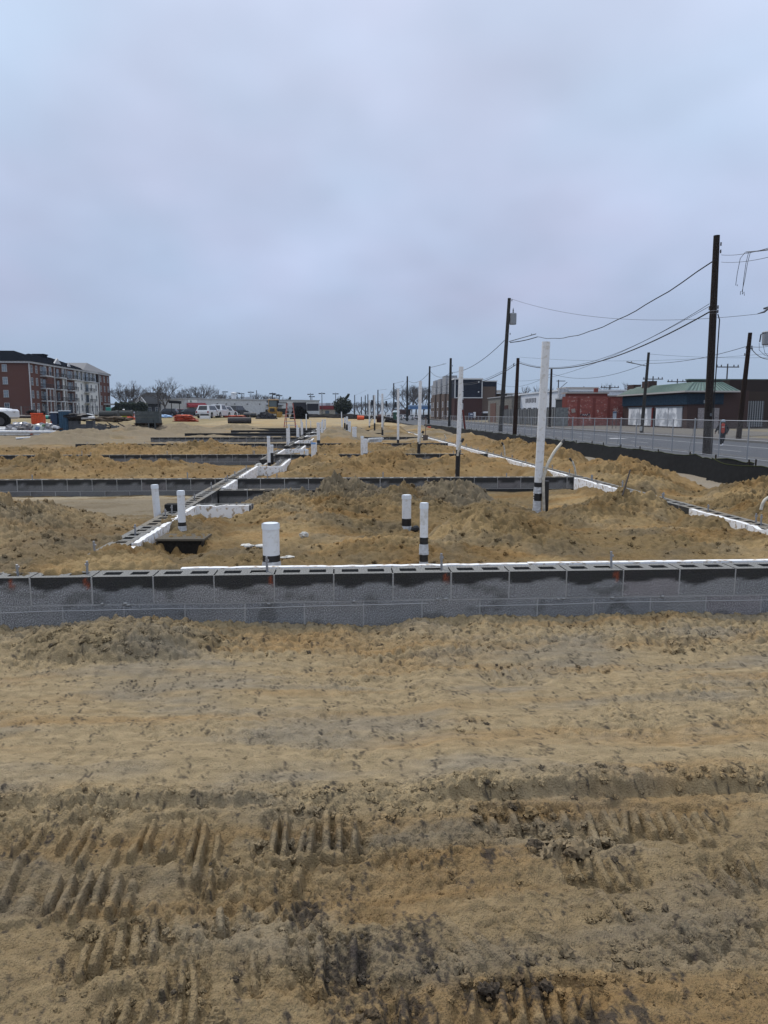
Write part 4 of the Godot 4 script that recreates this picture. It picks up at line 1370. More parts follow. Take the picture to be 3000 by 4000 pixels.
	stub("widest and foremost of the pipe cluster on the central mound's right slope", Vector3(0.377, 0.576, -35.5), 0.145, 1.146, [[0.0, 0.1, "tape"]])
	stub("thin tall far pipe with a black foot left of the pipe cluster", Vector3(-0.008, 0.676, -48), 0.06, 1.659, [[0.0, 0.28, "tape"]])
	stub("short far pipe right against the thin tall one by the cluster", Vector3(0.029, 0.685, -47.5), 0.075, 1.221, [[0.0, 0.25, "tape"]])
	# the tall vent pipes of the row beside the street
	var tall := "tall white vent pipes in a row"
	var t1 := stub("nearest and tallest white vent pipe, black and white bands at its foot", Vector3(2.405, 0.327, -8.6), 0.098, 2.381, [[0.63, 0.686, "tape"], [0.55, 0.63, "wrap", 0.05], [0.459, 0.55, "tape"], [0.2, 0.459, "wrap", 0.16]], false, Vector3(0.055, 0, 0), "", "vent_pipe", tall, true)
	part("tape_knot", mb().tube([Vector3(0.105, -0.05, 0.02), Vector3(0.105, 0.40, 0.02)], 0.036, 10), mat(0.016, 0.016, 0.018, 0.45, "grime", 5.0), t1)
	stub("second white vent pipe from the front, black foot with a conduit beside it", Vector3(2.321, 0.368, -14.2), 0.09, 2.45, [[0.0, 0.58, "tape"]], false, Vector3(0.05, 0, 0), "", "vent_pipe", tall)
	stub("third white vent pipe from the front, black taped foot", Vector3(2.302, 0.359, -21.3), 0.094, 2.492, [[0.0, 0.42, "tape"]], false, Vector3(0.04, 0, 0), "", "vent_pipe", tall)
	stub("fourth white vent pipe from the front, before the green portable toilet", Vector3(2.257, 0.391, -28.6), 0.092, 2.518, [[0.0, 0.22, "tape"]], false, Vector3.ZERO, "", "vent_pipe", tall)
	stub("fifth white vent pipe from the front, a bent conduit on its right", Vector3(2.057, 0.648, -36.2), 0.1, 2.54, [[0.0, 0.4, "tape"]], false, Vector3.ZERO, "", "vent_pipe", tall)
	stub("sixth white vent pipe from the front", Vector3(1.997, 0.585, -43.5), 0.1, 2.662, [[0.0, 0.45, "tape"]], false, Vector3.ZERO, "", "vent_pipe", tall)
	stub("farthest white vent pipe, a dark taped conduit on its right", Vector3(1.971, 0.621, -51), 0.1, 2.502, [[0.0, 0.15, "tape"]], false, Vector3.ZERO, "", "vent_pipe", tall)
	var dots := mb()
	for i in 24:
		dots.box(Vector3(0.036 + 0.0008 * i, 0.62 + i * 0.06, 0.036), Vector3(0.006, 0.03 + 0.012 * (i % 3), 0.004), Basis(Vector3.UP, 0.8))
	part("print", dots, mat(0.25, 0.27, 0.30, 0.6), t1).set_meta("kind", "stuff")
	conduit("thick pale conduit bending away from the nearest vent pipe", [Vector3(2.485, 0.298, -8.55), Vector3(2.464, 0.746, -8.55), Vector3(2.507, 0.909, -8.55), Vector3(2.602, 1.06, -8.6), Vector3(2.745, 1.192, -8.7)], 0.019, 0.05)
	conduit("thin pale conduit curving up behind the wall by the nearest vent pipe", [Vector3(4.159, 0.427, -12.4), Vector3(4.133, 0.576, -12.4), Vector3(4.093, 0.675, -12.4), Vector3(4.04, 0.734, -12.4)], 0.017, 0.05)
	conduit("pale conduit leaning off the second vent pipe", [Vector3(2.305, 0.693, -14.1), Vector3(2.328, 0.822, -14.1), Vector3(2.363, 0.933, -14.1), Vector3(2.412, 1.028, -14.1)], 0.022, 0.07)
	conduit("pale conduit standing alone in the sand by the street side wall", [Vector3(3.586, 0.618, -15.5), Vector3(3.575, 0.75, -15.5), Vector3(3.548, 0.842, -15.5), Vector3(3.516, 0.893, -15.5)], 0.016, 0.05)
	conduit("pale conduit leaning off the third vent pipe", [Vector3(2.309, 0.64, -21.2), Vector3(2.33, 0.778, -21.2), Vector3(2.371, 0.902, -21.2), Vector3(2.423, 1.009, -21.2)], 0.03, 0.06)
	conduit("small pale conduit right of the long foam boards at mid distance", [Vector3(3.514, 0.678, -24), Vector3(3.501, 0.756, -24), Vector3(3.462, 0.828, -24)], 0.022, 0.0)
	conduit("pale conduit leaning off the fifth vent pipe", [Vector3(2.074, 0.746, -36), Vector3(2.102, 1.07, -36), Vector3(2.181, 1.292, -36)], 0.03, 0.0)
	conduit("pale conduit leaning off the farthest vent pipe", [Vector3(1.985, 0.89, -50.5), Vector3(2.058, 1.097, -50.5), Vector3(2.169, 1.272, -50.5)], 0.035, 0.0)
	conduit("white conduit arching out of the sand at the right edge", [Vector3(4.301, 0.545, -7), Vector3(4.309, 0.597, -7), Vector3(4.333, 0.645, -7), Vector3(4.381, 0.679, -7), Vector3(4.454, 0.686, -7)], 0.016, 0.0)
	# a loose steel bar, the buried plywood box and small leftovers
	solo("steel_bar", mb().tube([Vector3(3.2, 0.598, -7.9), Vector3(3.361, 0.877, -8.1)], 0.009, 6), mat(0.07, 0.06, 0.055, 0.8), "thin dark steel bar leaning out of the right-hand spoil mound", "steel bar")
	var bx := Vector3(-1.469, 0.0, -6.52)
	var t := thing("plywood_box", "dark open plywood box half buried in sand below the leaning stub pipes", "box", Vector3(bx.x, 0.155, bx.z), -0.06)
	var ply := mat(0.075, 0.066, 0.055, 0.8, "bark", 3.0)
	part("lid", mb().box(Vector3(0, 0.235, -0.06), Vector3(0.44, 0.018, 0.30)), mat(0.13, 0.115, 0.09, 0.85, "sand", 2.0), t)
	for s in [-1, 1]:
		part("side", mb().box(Vector3(s * 0.205, 0.1, -0.06), Vector3(0.018, 0.25, 0.3)), ply, t)
	part("back", mb().box(Vector3(0, 0.1, -0.2), Vector3(0.39, 0.25, 0.018)), ply, t)
	part("apron", mb().box(Vector3(0.0, 0.165, 0.078), Vector3(0.40, 0.12, 0.015), Basis(Vector3.RIGHT, -0.18)), mat(0.03, 0.027, 0.024, 0.8, "bark", 3.0), t)
	var lb: Vector3 = Vector3(-1.924, 0.449, -8.15)
	solo("loose_block", mb().cbox(Vector3.ZERO, Vector3(0.17, 0.12, 0.13), 0.006), mat(0.06, 0.06, 0.06, 0.9, "concrete", 3.0), "small dark block left on the hollow wall top between the leaning stub pipes", "concrete block", lb)
	var q := 0
	for sp in [[Vector3(-0.373, 0.55, -6.757), 0.045, "white lump of foam on the grey mound's left shoulder"], [Vector3(0.586, 0.33, -6.937), 0.05, "white foam scrap lying below the taped stub pipe in the hollow"], [Vector3(-0.747, 0.36, -5.973), 0.05, "white foam scraps left of the wide capped pipe"], [Vector3(-0.441, 0.34, -5.65), 0.03, "white foam scraps right of the wide capped pipe"], [Vector3(-1.895, 0.5, -17.383), 0.10, "white crumpled plastic on the stepped foam line"]]:
		var m := mb()
		var flat: bool = q >= 1 and q <= 3
		for j in 1 if q < 2 else 4:
			m.blob(Vector3(rng.randf_range(-1.0, 1.0) * sp[1] * (0.0 if q < 2 else 1.6), 0, rng.randf_range(-1.0, 1.0) * sp[1] * (0.0 if q < 2 else 1.0)), Vector3(sp[1], sp[1] * (0.25 if flat else 0.7), sp[1] * 0.7), n_fine, 0.5, 6, 9, 2.0)
		var at: Vector3 = sp[0]
		at.y = grade(at) + 0.02
		solo("foam_scrap", m, mat(0.74, 0.73, 0.68, 0.85, "grime", 4.0), sp[2], "scrap", at)
		q += 1

# ---------------------------------------------------------------- fences

func build_fences() -> void:
	# black silt fence along the foot of the pad
	var cloth := mat(0.017, 0.018, 0.019, 0.7, "grime", 0.8)
	cloth.metallic_specular = 0.25
	var rim := mat(0.055, 0.065, 0.022, 0.8, "grime", 3.0)
	var wood := mat(0.05, 0.04, 0.03, 0.9, "bark", 3.0)
	for s in [0, 1]:
		var t := thing("silt_fence", ["long black silt fence along the street side of the sand", "nearer overlapping length of black silt fence at the right edge"][s], "silt fence")
		var p := []      # [x, d, top, foot]
		if s == 0:
			var d := 20.3
			while d < 104.0:
				var k := ss(20, 46, d)
				p.append([12.05 + 0.22 * n_big.get_noise_2d(d * 0.5, 3.0) + 0.12 * sin(d * 1.9) * (0.4 + 0.6 * absf(sin(d * 0.31))), d, 0.14 - 0.05 * absf(sin(d * 1.45)) + 0.05 * n_mid.get_noise_2d(d, 1.0) - 0.04 * k, -0.62])
				d += 0.22 if d < 50.0 else 0.6
		else:
			var d := 14.0
			while d < 21.9:
				p.append([11.72 + 0.10 * sin(d * 1.7), d, 0.07 - 0.06 * absf(sin(d * 1.3)) + 0.09 * ss(20.9, 21.9, d), -0.60])
				d += 0.2
		var m := mb()
		var r := mb()
		for i in p.size() - 1:
			var a: Array = p[i]
			var b: Array = p[i + 1]
			for j in 4:
				var f0 := j / 4.0
				var f1 := (j + 1) / 4.0
				var q := []
				for e in [[a, f0], [b, f0], [b, f1], [a, f1]]:
					var bulge: float = 0.10 * sin(e[1] * PI) * n_mid.get_noise_2d(e[0][1] * 0.5, e[1] * 0.8) + 0.16 * (1.0 - e[1]) * (1.0 - e[1])
					q.append(Vector3(e[0][0] - bulge, lerpf(e[0][3], e[0][2], e[1]), -e[0][1]))
				var na := Vector3(-1, 0.12, 0)
				m.sq(q[1], q[0], q[3], q[2], na, na, na, na)
				var th := Vector3(0.004, 0, 0)
				m.sq(q[0] + th, q[1] + th, q[2] + th, q[3] + th, -na, -na, -na, -na)
			r.tube([Vector3(a[0], a[2], -a[1]), Vector3(b[0], b[2], -b[1])], 0.013, 5, false)
		part("fabric", m, cloth, t)
		part("rim", r, rim, t)
		var next := 0.0
		for i in p.size():
			var a: Array = p[i]
			if a[1] < next or a[1] > 70.0:
				continue
			next = a[1] + 1.9
			var l := 0.08 * rng.randf_range(-1, 1)
			part("stake", mb().box(Vector3(a[0] + 0.035, -0.25, -a[1] + l * 0.3), Vector3(0.035, 0.84 + rng.randf() * 0.12, 0.035), Basis(Vector3.RIGHT, l)), wood, t)
			if a[1] < 50.0:
				part("print", mb().box(Vector3(a[0] - 0.09, -0.12, -a[1] - 0.7), Vector3(0.004, 0.06, 0.11)), mat(0.05, 0.054, 0.056, 0.8, "concrete", 9.0), t)
	# the chain-link fence
	var steel := mat(0.30, 0.31, 0.325, 0.5, "", 1.0, 0.5)
	var t := thing("chain_link_fence", "long galvanized chain-link fence on posts between the silt fence and the street", "fence")
	var d := 15.6
	var k := 0
	var mesh_part := mb()
	var wire := mb()
	var last := Vector3.ZERO
	while d < 124.0:
		var y := road_y(d) + 0.1
		var base := Vector3(17.45, y, -d)
		var big := k % 4 == 0
		if d < 75.0:
			var post := mb()
			post.tube([base - Vector3(0, 0.1, 0), base + Vector3(0, 1.72, 0)], 0.042 if big else 0.028, 7)
			if big:
				post.blob(base + Vector3(0, 1.74, 0), Vector3(0.045, 0.04, 0.045), n_fine, 0.0, 4, 7)
			part("post", post, steel, t)
			if big and d < 60.0:
				part("brace", mb().tube([base + Vector3(0, 1.6, 0), base + Vector3(0, 0.05, -0.5)], 0.012, 5), steel, t)
		else:
			wire.tube([base, base + Vector3(0, 1.72, 0)], 0.028, 5)
		if k > 0:
			for h in [1.68, 0.86, 0.06]:
				wire.tube([last + Vector3(0, h, 0), base + Vector3(0, h, 0)], 0.022 if h > 1.0 else 0.014, 5, false)
			mesh_part.quad(last, base, base + Vector3(0, 1.68, 0), last + Vector3(0, 1.68, 0))
			var n := mesh_part.u.size()
			for i in 6:
				mesh_part.u[n - 6 + i] *= Vector2(2.35 / 0.07, 1.68 / 0.07)
		last = base
		d += 2.35
		k += 1
	part("rail", wire, steel, t)
	var im := Image.create(32, 32, true, Image.FORMAT_RGBA8)
	im.fill(Color(1, 1, 1, 0))
	for i in 32:
		for w in 2:
			im.set_pixel((i + w) % 32, i, Color(1, 1, 1, 1))
			im.set_pixel((i + w) % 32, 31 - i, Color(1, 1, 1, 1))
	var net := StandardMaterial3D.new()
	net.albedo_texture = ImageTexture.create_from_image(im)
	net.albedo_color = lin(0.26, 0.27, 0.28)
	net.transparency = BaseMaterial3D.TRANSPARENCY_ALPHA
	net.roughness = 0.6
	net.cull_mode = BaseMaterial3D.CULL_DISABLED
	part("wire_mesh", mesh_part, net, t)
	# a rust-red stake leaning against it
	solo("rusty_stake", mb().tube([Vector3(14.635, -0.665, -84), Vector3(14.284, 2.053, -84)], 0.11, 6), mat(0.13, 0.035, 0.03, 0.85), "dark leaning stake with a rust red top by the middle of the chain-link fence", "stake")
	var sh := thing("shovel", "long handled shovel standing in the sand left of the orange crate", "shovel", Vector3(3.6, 0.331, -30.622))
	part("handle", mb().tube([Vector3(0, 0.25, 0), Vector3(0.02, 1.008, 0)], 0.018, 6), mat(0.20, 0.16, 0.13, 0.8), sh)
	part("blade", mb().hexa([Vector3(-0.1, -0.02, 0.02), Vector3(0.1, -0.02, 0.02), Vector3(0.1, -0.02, -0.01), Vector3(-0.1, -0.02, -0.01), Vector3(-0.11, 0.3, 0.02), Vector3(0.11, 0.3, 0.02), Vector3(0.11, 0.3, -0.01), Vector3(-0.11, 0.3, -0.01)]), mat(0.09, 0.07, 0.06, 0.7), sh)

# ---------------------------------------------------------------- poles and wires

func pole(label: String, foot: Vector3, top: Vector3, r: float, tone: Color, called := "utility_pole", group := "wooden utility poles along the street") -> Node3D:
	var t := thing(called, label, "utility pole", foot, 0.0, group)
	var d := top - foot
	part("shaft", mb().tube([Vector3(0, -0.4, 0), d * 0.3, d * 0.65, d], [r * 1.08, r * 1.0, r * 0.88, r * 0.76], 12), mat(tone.r, tone.g, tone.b, 0.92, "bark", 0.9), t)
	return t

func insulator(t: Node3D, at: Vector3, s := 0.08) -> void:
	part("insulator", mb().lathe([[0.0, -s], [s * 0.55, -s], [s * 0.35, -s * 0.4], [s * 0.6, 0.0], [s * 0.35, s * 0.4], [s * 0.55, s], [0.0, s]], at, 8), mat(0.04, 0.035, 0.035, 0.35), t)

func cable(label: String, a: Vector3, b: Vector3, sag: float, r: float, called := "overhead_cable", twist := false) -> Node3D:
	var p := []
	for i in 25:
		var f := i / 24.0
		p.append(a.lerp(b, f) - Vector3(0, sag * 4.0 * f * (1.0 - f), 0) + (Vector3(0, 0.03 * sin(i * 1.7), 0.02 * cos(i * 2.1)) if twist and i > 0 and i < 24 else Vector3.ZERO))
	var o := solo(called, mb().tube(p, r, 5, false), mat(0.02, 0.021, 0.024, 0.6), label, "cable", Vector3.ZERO, 0.0, "cables strung between the poles")
	return o

func lamp_arm(t: Node3D, at: Vector3, out: Vector3, rise: float) -> void:
	var m := mb()
	var p := []
	for i in 9:
		var f := i / 8.0
		p.append(at + out * f + Vector3(0, rise * (1.0 - (1.0 - f) * (1.0 - f)), 0))
	m.tube(p, 0.045, 6)
	part("lamp_arm", m, mat(0.20, 0.21, 0.22, 0.6, "", 1.0, 0.3), t)
	var dir := out.normalized()
	var h := at + out + Vector3(0, rise, 0)
	var b := Basis(dir, Vector3.UP, dir.cross(Vector3.UP))
	var g := mb().cbox(h + dir * 0.3, Vector3(0.75, 0.10, 0.24), 0.04, b)
	g.blob(h + dir * 0.15 + Vector3(0, 0.12, 0), Vector3(0.05, 0.07, 0.05), n_fine, 0.0, 4, 6)
	part("lamp_head", g, mat(0.16, 0.165, 0.17, 0.5), t)

func build_poles() -> void:
	var dark := Color(0.055, 0.045, 0.040)
	var grey := Color(0.085, 0.080, 0.074)
	# the near pole at the right
	var f1: Vector3 = Vector3(17.916, -0.603, -34)
	var t1: Vector3 = Vector3(17.745, 9.878, -34)
	var big := pole("big near wooden pole rising behind the silt fence, riser cable on its right", f1, t1, 0.185, dark)
	var top := t1 - f1
	for q in [[0.962, 0.2], [0.93, 0.2], [0.686, 0.2], [0.68, -0.22], [0.667, 0.2]]:
		insulator(big, top * q[0] + Vector3(q[1], 0, 0.05), 0.075)
	for q in [0.668, 0.655, 0.64, 0.37, 0.345]:
		part("steel_band", mb().tube([top * q, top * (q + 0.003)], 0.178 - 0.03 * q + 0.004, 12), mat(0.2, 0.2, 0.2, 0.5, "", 1.0, 0.5), big)
	part("riser_cable", mb().tube([top * 0.655 + Vector3(0.2, 0, 0.06), top * 0.63 + Vector3(0.3, 0, 0.06), top * 0.5 + Vector3(0.27, 0, 0.06), top * 0.3 + Vector3(0.23, 0, 0.06), Vector3(0.22, 0.1, 0.06)], 0.03, 6), mat(0.015, 0.015, 0.017, 0.6), big)
	part("number_tag", mb().box(top * 0.2 + Vector3(0.03, 0, 0.185), Vector3(0.1, 0.14, 0.008)), mat(0.10, 0.11, 0.12, 0.6), big)
	# the lamp and transformer pole
	var f2: Vector3 = Vector3(17.715, -0.58, -79)
	var t2: Vector3 = Vector3(18.372, 14.06, -79)
	var tr := pole("tall grey pole with a transformer can and a street lamp arm, centre right", f2, t2, 0.235, grey)
	top = t2 - f2
	var cb := top * 0.865 + Vector3(0.55, -0.2, 0.0)
	part("transformer", mb().lathe([[0.0, -0.62], [0.36, -0.62], [0.38, -0.55], [0.38, 0.5], [0.34, 0.58], [0.1, 0.62], [0.0, 0.62]], cb, 14), mat(0.24, 0.255, 0.275, 0.5), tr)
	part("bushing", mb().lathe([[0.05, 0.6], [0.08, 0.7], [0.05, 0.8], [0.08, 0.9], [0.04, 1.0], [0.02, 1.15]], cb, 8), mat(0.05, 0.055, 0.07, 0.4), tr)
	part("bracket", mb().box(top * 0.865 + Vector3(0.2, 0.1, 0), Vector3(0.4, 0.08, 0.1)).box(top * 0.865 + Vector3(0.2, -0.45, 0), Vector3(0.4, 0.08, 0.1)), mat(0.06, 0.06, 0.06), tr)
	lamp_arm(tr, Vector3(18.437, 9.436, -79) - f2, Vector3(20.794, 10.097, -79) - Vector3(18.437, 9.436, -79), 0.0)
	insulator(tr, top * 0.74 + Vector3(0.35, 0, 0), 0.1)
	insulator(tr, top * 0.985 + Vector3(0.3, 0, 0), 0.1)
	# the rest along the fence
	var f3: Vector3 = Vector3(16.873, -0.591, -69)
	var t3: Vector3 = Vector3(17.033, 6.879, -69)
	var p3 := pole("short dark brown pole right of the transformer pole", f3, t3, 0.20, Color(0.06, 0.036, 0.026))
	insulator(p3, (t3 - f3) * 0.93 + Vector3(-0.4, -0.1, 0), 0.11)
	var f4: Vector3 = Vector3(17.418, -0.424, -115)
	var t4: Vector3 = Vector3(17.49, 10.384, -115)
	var p4 := pole("plain grey pole left of the dark navy apartment block's face", f4, t4, 0.24, Color(0.06, 0.058, 0.056))
	insulator(p4, (t4 - f4) * 0.78 + Vector3(0.3, 0, 0), 0.13)
	insulator(p4, (t4 - f4) * 0.89 + Vector3(0.3, 0, 0), 0.11)
	var f5: Vector3 = Vector3(17.415, -0.246, -143)
	var t5: Vector3 = Vector3(17.559, 10.953, -143)
	var p5 := pole("lamp pole before the stepped brick apartment facade", f5, t5, 0.22, Color(0.05, 0.05, 0.05))
	lamp_arm(p5, (t5 - f5) * 0.975, Vector3(20.241, 11.361, -143) - Vector3(17.653, 10.718, -143), 0.0)
	var f6: Vector3 = Vector3(17.471, -0.466, -191)
	var t6: Vector3 = Vector3(17.491, 11.489, -191)
	pole("plain far pole between the two leftmost street lamps on the right", f6, t6, 0.26, Color(0.06, 0.06, 0.06))
	var f7: Vector3 = Vector3(17.439, 0.881, -239)
	var t7: Vector3 = Vector3(17.356, 11.71, -239)
	var p7 := pole("far lamp pole just above the green portable toilet", f7, t7, 0.26, Color(0.06, 0.06, 0.06))
	lamp_arm(p7, (t7 - f7) * 0.985, Vector3(20.103, 12.232, -239) - Vector3(17.418, 11.558, -239), 0.0)
	var f8: Vector3 = Vector3(17.468, -0.14, -347)
	var t8: Vector3 = Vector3(17.573, 13.15, -347)
	var p8 := pole("farther lamp pole among the tall white vent pipes", f8, t8, 0.32, Color(0.07, 0.07, 0.075))
	lamp_arm(p8, (t8 - f8) * 0.985, Vector3(21.155, 13.245, -347) - Vector3(17.573, 12.797, -347), 0.0)
	var p9 := pole("farthest lamp pole, its arm rising to the right over the evergreen", Vector3(7.8, 0.569, -430), Vector3(7.869, 12.904, -430), 0.32, Color(0.10, 0.11, 0.12))
	lamp_arm(p9, Vector3(7.868, 12.631, -430) - Vector3(7.8, 0.569, -430), Vector3(14.131, 15.371, -430) - Vector3(7.868, 12.631, -430), 0.0)
	for q in [[Vector3(13.151, 1.659, -400), Vector3(13.188, 11.864, -400), "first of the thin far poles right of the evergreen tree"], [Vector3(13.918, 1.652, -380), Vector3(13.901, 11.929, -380), "second of the thin far poles right of the evergreen tree"], [Vector3(15.445, 1.193, -350), Vector3(15.419, 10.666, -350), "darkest of the thin far poles, left of the farther lamp pole"], [Vector3(11.583, 1.666, -420), Vector3(11.572, 11.577, -420), "faintest of the thin far poles right of the evergreen tree"]]:
		pole(q[2], q[0], q[1], 0.3, Color(0.07, 0.07, 0.075))
	# across the street
	var g1: Vector3 = Vector3(30.652, -0.433, -104)
	var g2: Vector3 = Vector3(30.675, 8.056, -104)
	pole("dark pole across the street left of the red brick wall", g1, g2, 0.2, dark)
	var h1: Vector3 = Vector3(30.863, -0.476, -72)
	var h2: Vector3 = Vector3(31.218, 7.733, -72)
	var lp := pole("grey lamp pole across the street before the green roofed store", h1, h2, 0.17, grey)
	lamp_arm(lp, Vector3(30.998, 6.392, -72) - h1, Vector3(29.614, 6.664, -72) - Vector3(30.998, 6.392, -72), 0.0)
	part("notice", mb().box(Vector3(30.7, 0.046, -72) - h1 + Vector3(0, 0, 0.2), Vector3(0.3, 0.45, 0.02)), mat(0.4, 0.4, 0.38), lp)
	var i1: Vector3 = Vector3(30.915, -0.529, -54)
	var i2: Vector3 = Vector3(31.296, 7.698, -54)
	var rp := pole("leaning dark pole across the street at the store's right end", i1, i2, 0.19, Color(0.05, 0.033, 0.026))
	for q in [[0.865, -0.25], [0.85, 0.25], [0.80, -0.3], [0.87, 0.2]]:
		insulator(rp, (i2 - i1) * q[0] + Vector3(q[1], 0, 0.1), 0.09)
	# the transformer pole whose edge enters at the right
	var j1: Vector3 = Vector3(31.845, -0.729, -50)
	var j2: Vector3 = Vector3(31.249, 10.599, -50)
	var ep := pole("pole at the right edge carrying a large grey transformer", j1, j2, 0.2, dark)
	part("transformer", mb().lathe([[0.0, -0.46], [0.44, -0.46], [0.47, -0.40], [0.50, 0.36], [0.52, 0.42], [0.40, 0.5], [0.0, 0.52]], Vector3(30.416, 6.859, -50) - j1, 16), mat(0.25, 0.265, 0.29, 0.5), ep)
	part("bracket", mb().box(Vector3(30.979, 6.898, -50) - j1, Vector3(0.5, 0.1, 0.1)), mat(0.05, 0.05, 0.05), ep)
	part("cutout", mb().tube([Vector3(29.476, 7.083, -49.5) - j1, Vector3(29.423, 6.555, -49.5) - j1], 0.05, 6).tube([Vector3(29.476, 7.083, -49.5) - j1, Vector3(29.822, 7.191, -49.5) - j1], 0.03, 6), mat(0.015, 0.015, 0.018, 0.4), ep)
	part("strain_insulator", mb().tube([Vector3(29.425, 8.55, -50) - j1, Vector3(29.883, 8.677, -50) - j1, Vector3(30.218, 8.961, -50) - j1, Vector3(31.235, 9.374, -50) - j1], [0.03, 0.07, 0.09, 0.04], 7), mat(0.06, 0.065, 0.08, 0.4), ep)
	part("strain_insulator", mb().tube([Vector3(30.146, 8.979, -50.5) - j1, Vector3(30.626, 9.125, -50.5) - j1, Vector3(31.54, 9.541, -50.5) - j1], [0.07, 0.07, 0.04], 7), mat(0.06, 0.065, 0.08, 0.4), ep)
	for q in [[Vector3(29.45, 6.495, -49.6), Vector3(29.487, 6, -49.6), Vector3(29.925, 5.647, -49.6), Vector3(30.386, 5.507, -49.6)], [Vector3(29.762, 6.32, -49.6), Vector3(29.912, 5.825, -49.6), Vector3(30.394, 5.401, -49.6), Vector3(30.737, 5.331, -49.6)]]:
		part("lead_wire", mb().tube([q[0] - j1, q[1] - j1, q[2] - j1, q[3] - j1], 0.014, 5), mat(0.02, 0.02, 0.02), ep)
	# cables
	var V := Vector3(17.646, 8.713, -34)
	cable("thick twisted cable climbing from the transformer pole's lamp arm to the near pole's head", V, Vector3(21.614, 9.96, -79), 1.35, 0.032, "overhead_cable", true)
	cable("cable end running along the lamp arm to the transformer pole", Vector3(21.614, 9.96, -79), Vector3(18.545, 9.336, -79), 0.1, 0.05)
	cable("thin span from the tall pole's top far across to the edge transformer", Vector3(18.601, 13.98, -79), Vector3(29.426, 8.533, -50), 1.15, 0.016, "overhead_cable")
	cable("thickest of the three cables from the near pole's middle to the short brown pole", Vector3(17.756, 6.449, -34), Vector3(17.146, 6.419, -69), 1.42, 0.036)
	cable("upper thin of the three cables from the near pole's middle to the short brown pole", Vector3(17.585, 6.745, -34), Vector3(17.142, 6.565, -69), 1.55, 0.014)
	cable("lower thin cable from the near pole's middle with a splice in it", Vector3(17.642, 6.651, -34), Vector3(19.164, 5.177, -79), 1.0, 0.012)
	cable("cable from the leaning dark pole to the grey lamp pole across the street", Vector3(30.961, 6.642, -54), Vector3(31.062, 6.652, -72), 0.35, 0.022)
	cable("cable from the grey lamp pole to the dark pole left of the red brick wall", Vector3(31.062, 6.652, -72), Vector3(30.766, 7.369, -104), 1.05, 0.022)
	cable("cable from the dark pole across the street going left behind the vent pipe", Vector3(30.594, 7.368, -104), Vector3(30.438, 7.54, -140), 1.2, 0.022)
	cable("cable leaving the leaning dark pole to the right edge", Vector3(31.43, 6.554, -54), Vector3(31.334, 5.74, -50), 0.55, 0.03)
	cable("short cable from the leaning dark pole under the edge transformer", Vector3(31.424, 6.644, -54), Vector3(31.276, 6.472, -50), 0.1, 0.018)
	cable("thick cable from the short brown pole down to the left past the transformer pole", Vector3(16.849, 6.248, -69), Vector3(17.81, 6.447, -115), 0.9, 0.035)
	cable("thin cable from the short brown pole down to the left past the transformer pole", Vector3(16.746, 6.369, -69), Vector3(17.733, 6.666, -115), 0.9, 0.02)
	cable("cable from the transformer pole to the plain grey pole beside the navy block", Vector3(17.919, 9.532, -79), Vector3(17.609, 8.128, -115), 0.85, 0.035)
	cable("cable from the plain grey pole to the lamp pole before the brick facade", Vector3(17.459, 8.128, -115), Vector3(17.753, 9.904, -143), 0.9, 0.035)
	cable("lower cable from the plain grey pole to the lamp pole before the brick facade", Vector3(17.48, 6.519, -115), Vector3(17.5, 7.089, -143), 0.5, 0.035)
	cable("cable from the lamp pole before the brick facade to the far plain pole", Vector3(17.44, 9.722, -143), Vector3(17.62, 10.4, -191), 1.2, 0.04)
	cable("lower cable from the lamp pole before the brick facade to the far plain pole", Vector3(17.393, 6.633, -143), Vector3(17.634, 7.365, -191), 1.1, 0.04)
	cable("cable from the far plain pole to the far lamp pole above the portable toilet", Vector3(17.373, 10.278, -191), Vector3(17.544, 10.649, -239), 1.3, 0.045)
	cable("cable running on from the far lamp pole toward the horizon", Vector3(17.235, 10.344, -239), Vector3(17.751, 11.739, -347), 3.0, 0.05)
	cable("upper span from the near pole's head out of the right edge", Vector3(18.028, 8.998, -34), Vector3(12.367, 6.258, -20), 0.12, 0.010)
	cable("twisted span joining the upper one toward the right edge", Vector3(16.404, 8.021, -29), Vector3(12.376, 6.148, -20), 0.02, 0.022, "overhead_cable")
	cable("second span from the near pole's head out of the right edge", Vector3(18.049, 8.671, -34), Vector3(12.389, 5.983, -20), 0.10, 0.009)
	cable("long faint span far behind the poles at the right", Vector3(34.86, 12.591, -140), Vector3(66.172, 10.722, -105), 1.0, 0.02)
	cable("lower faint span far behind the poles at the right", Vector3(45.65, 10.352, -105), Vector3(66.229, 10.008, -105), 0.3, 0.018)
	for q in [[[Vector3(16.372, 8.021, -29), Vector3(16.176, 7.769, -29), Vector3(16.09, 7.167, -29), Vector3(16.057, 6.714, -29), Vector3(16.141, 6.745, -29), Vector3(16.124, 6.685, -29)], "left dangling loop of loose wire high at the right"], [[Vector3(16.585, 8.033, -29), Vector3(16.49, 7.573, -29), Vector3(16.426, 6.97, -29), Vector3(16.344, 6.465, -29), Vector3(16.278, 6.484, -29), Vector3(16.277, 6.343, -29)], "right dangling pair of loose wires with hooked ends"], [[Vector3(16.511, 8.032, -29), Vector3(16.426, 7.572, -29), Vector3(16.376, 6.919, -29), Vector3(16.362, 6.364, -29), Vector3(16.43, 6.466, -29), Vector3(16.452, 6.314, -29)], "middle dangling strand between the two loose wires"]]:
		solo("dangling_wire", mb().tube(q[0], 0.011, 5), mat(0.02, 0.021, 0.024, 0.6), q[1], "wire")
	# traffic lights hung across the far end of the street
	var sp := thing("signal_span", "thin span wire with traffic lights far down the street", "traffic light", Vector3(17.331, 7.374, -345))
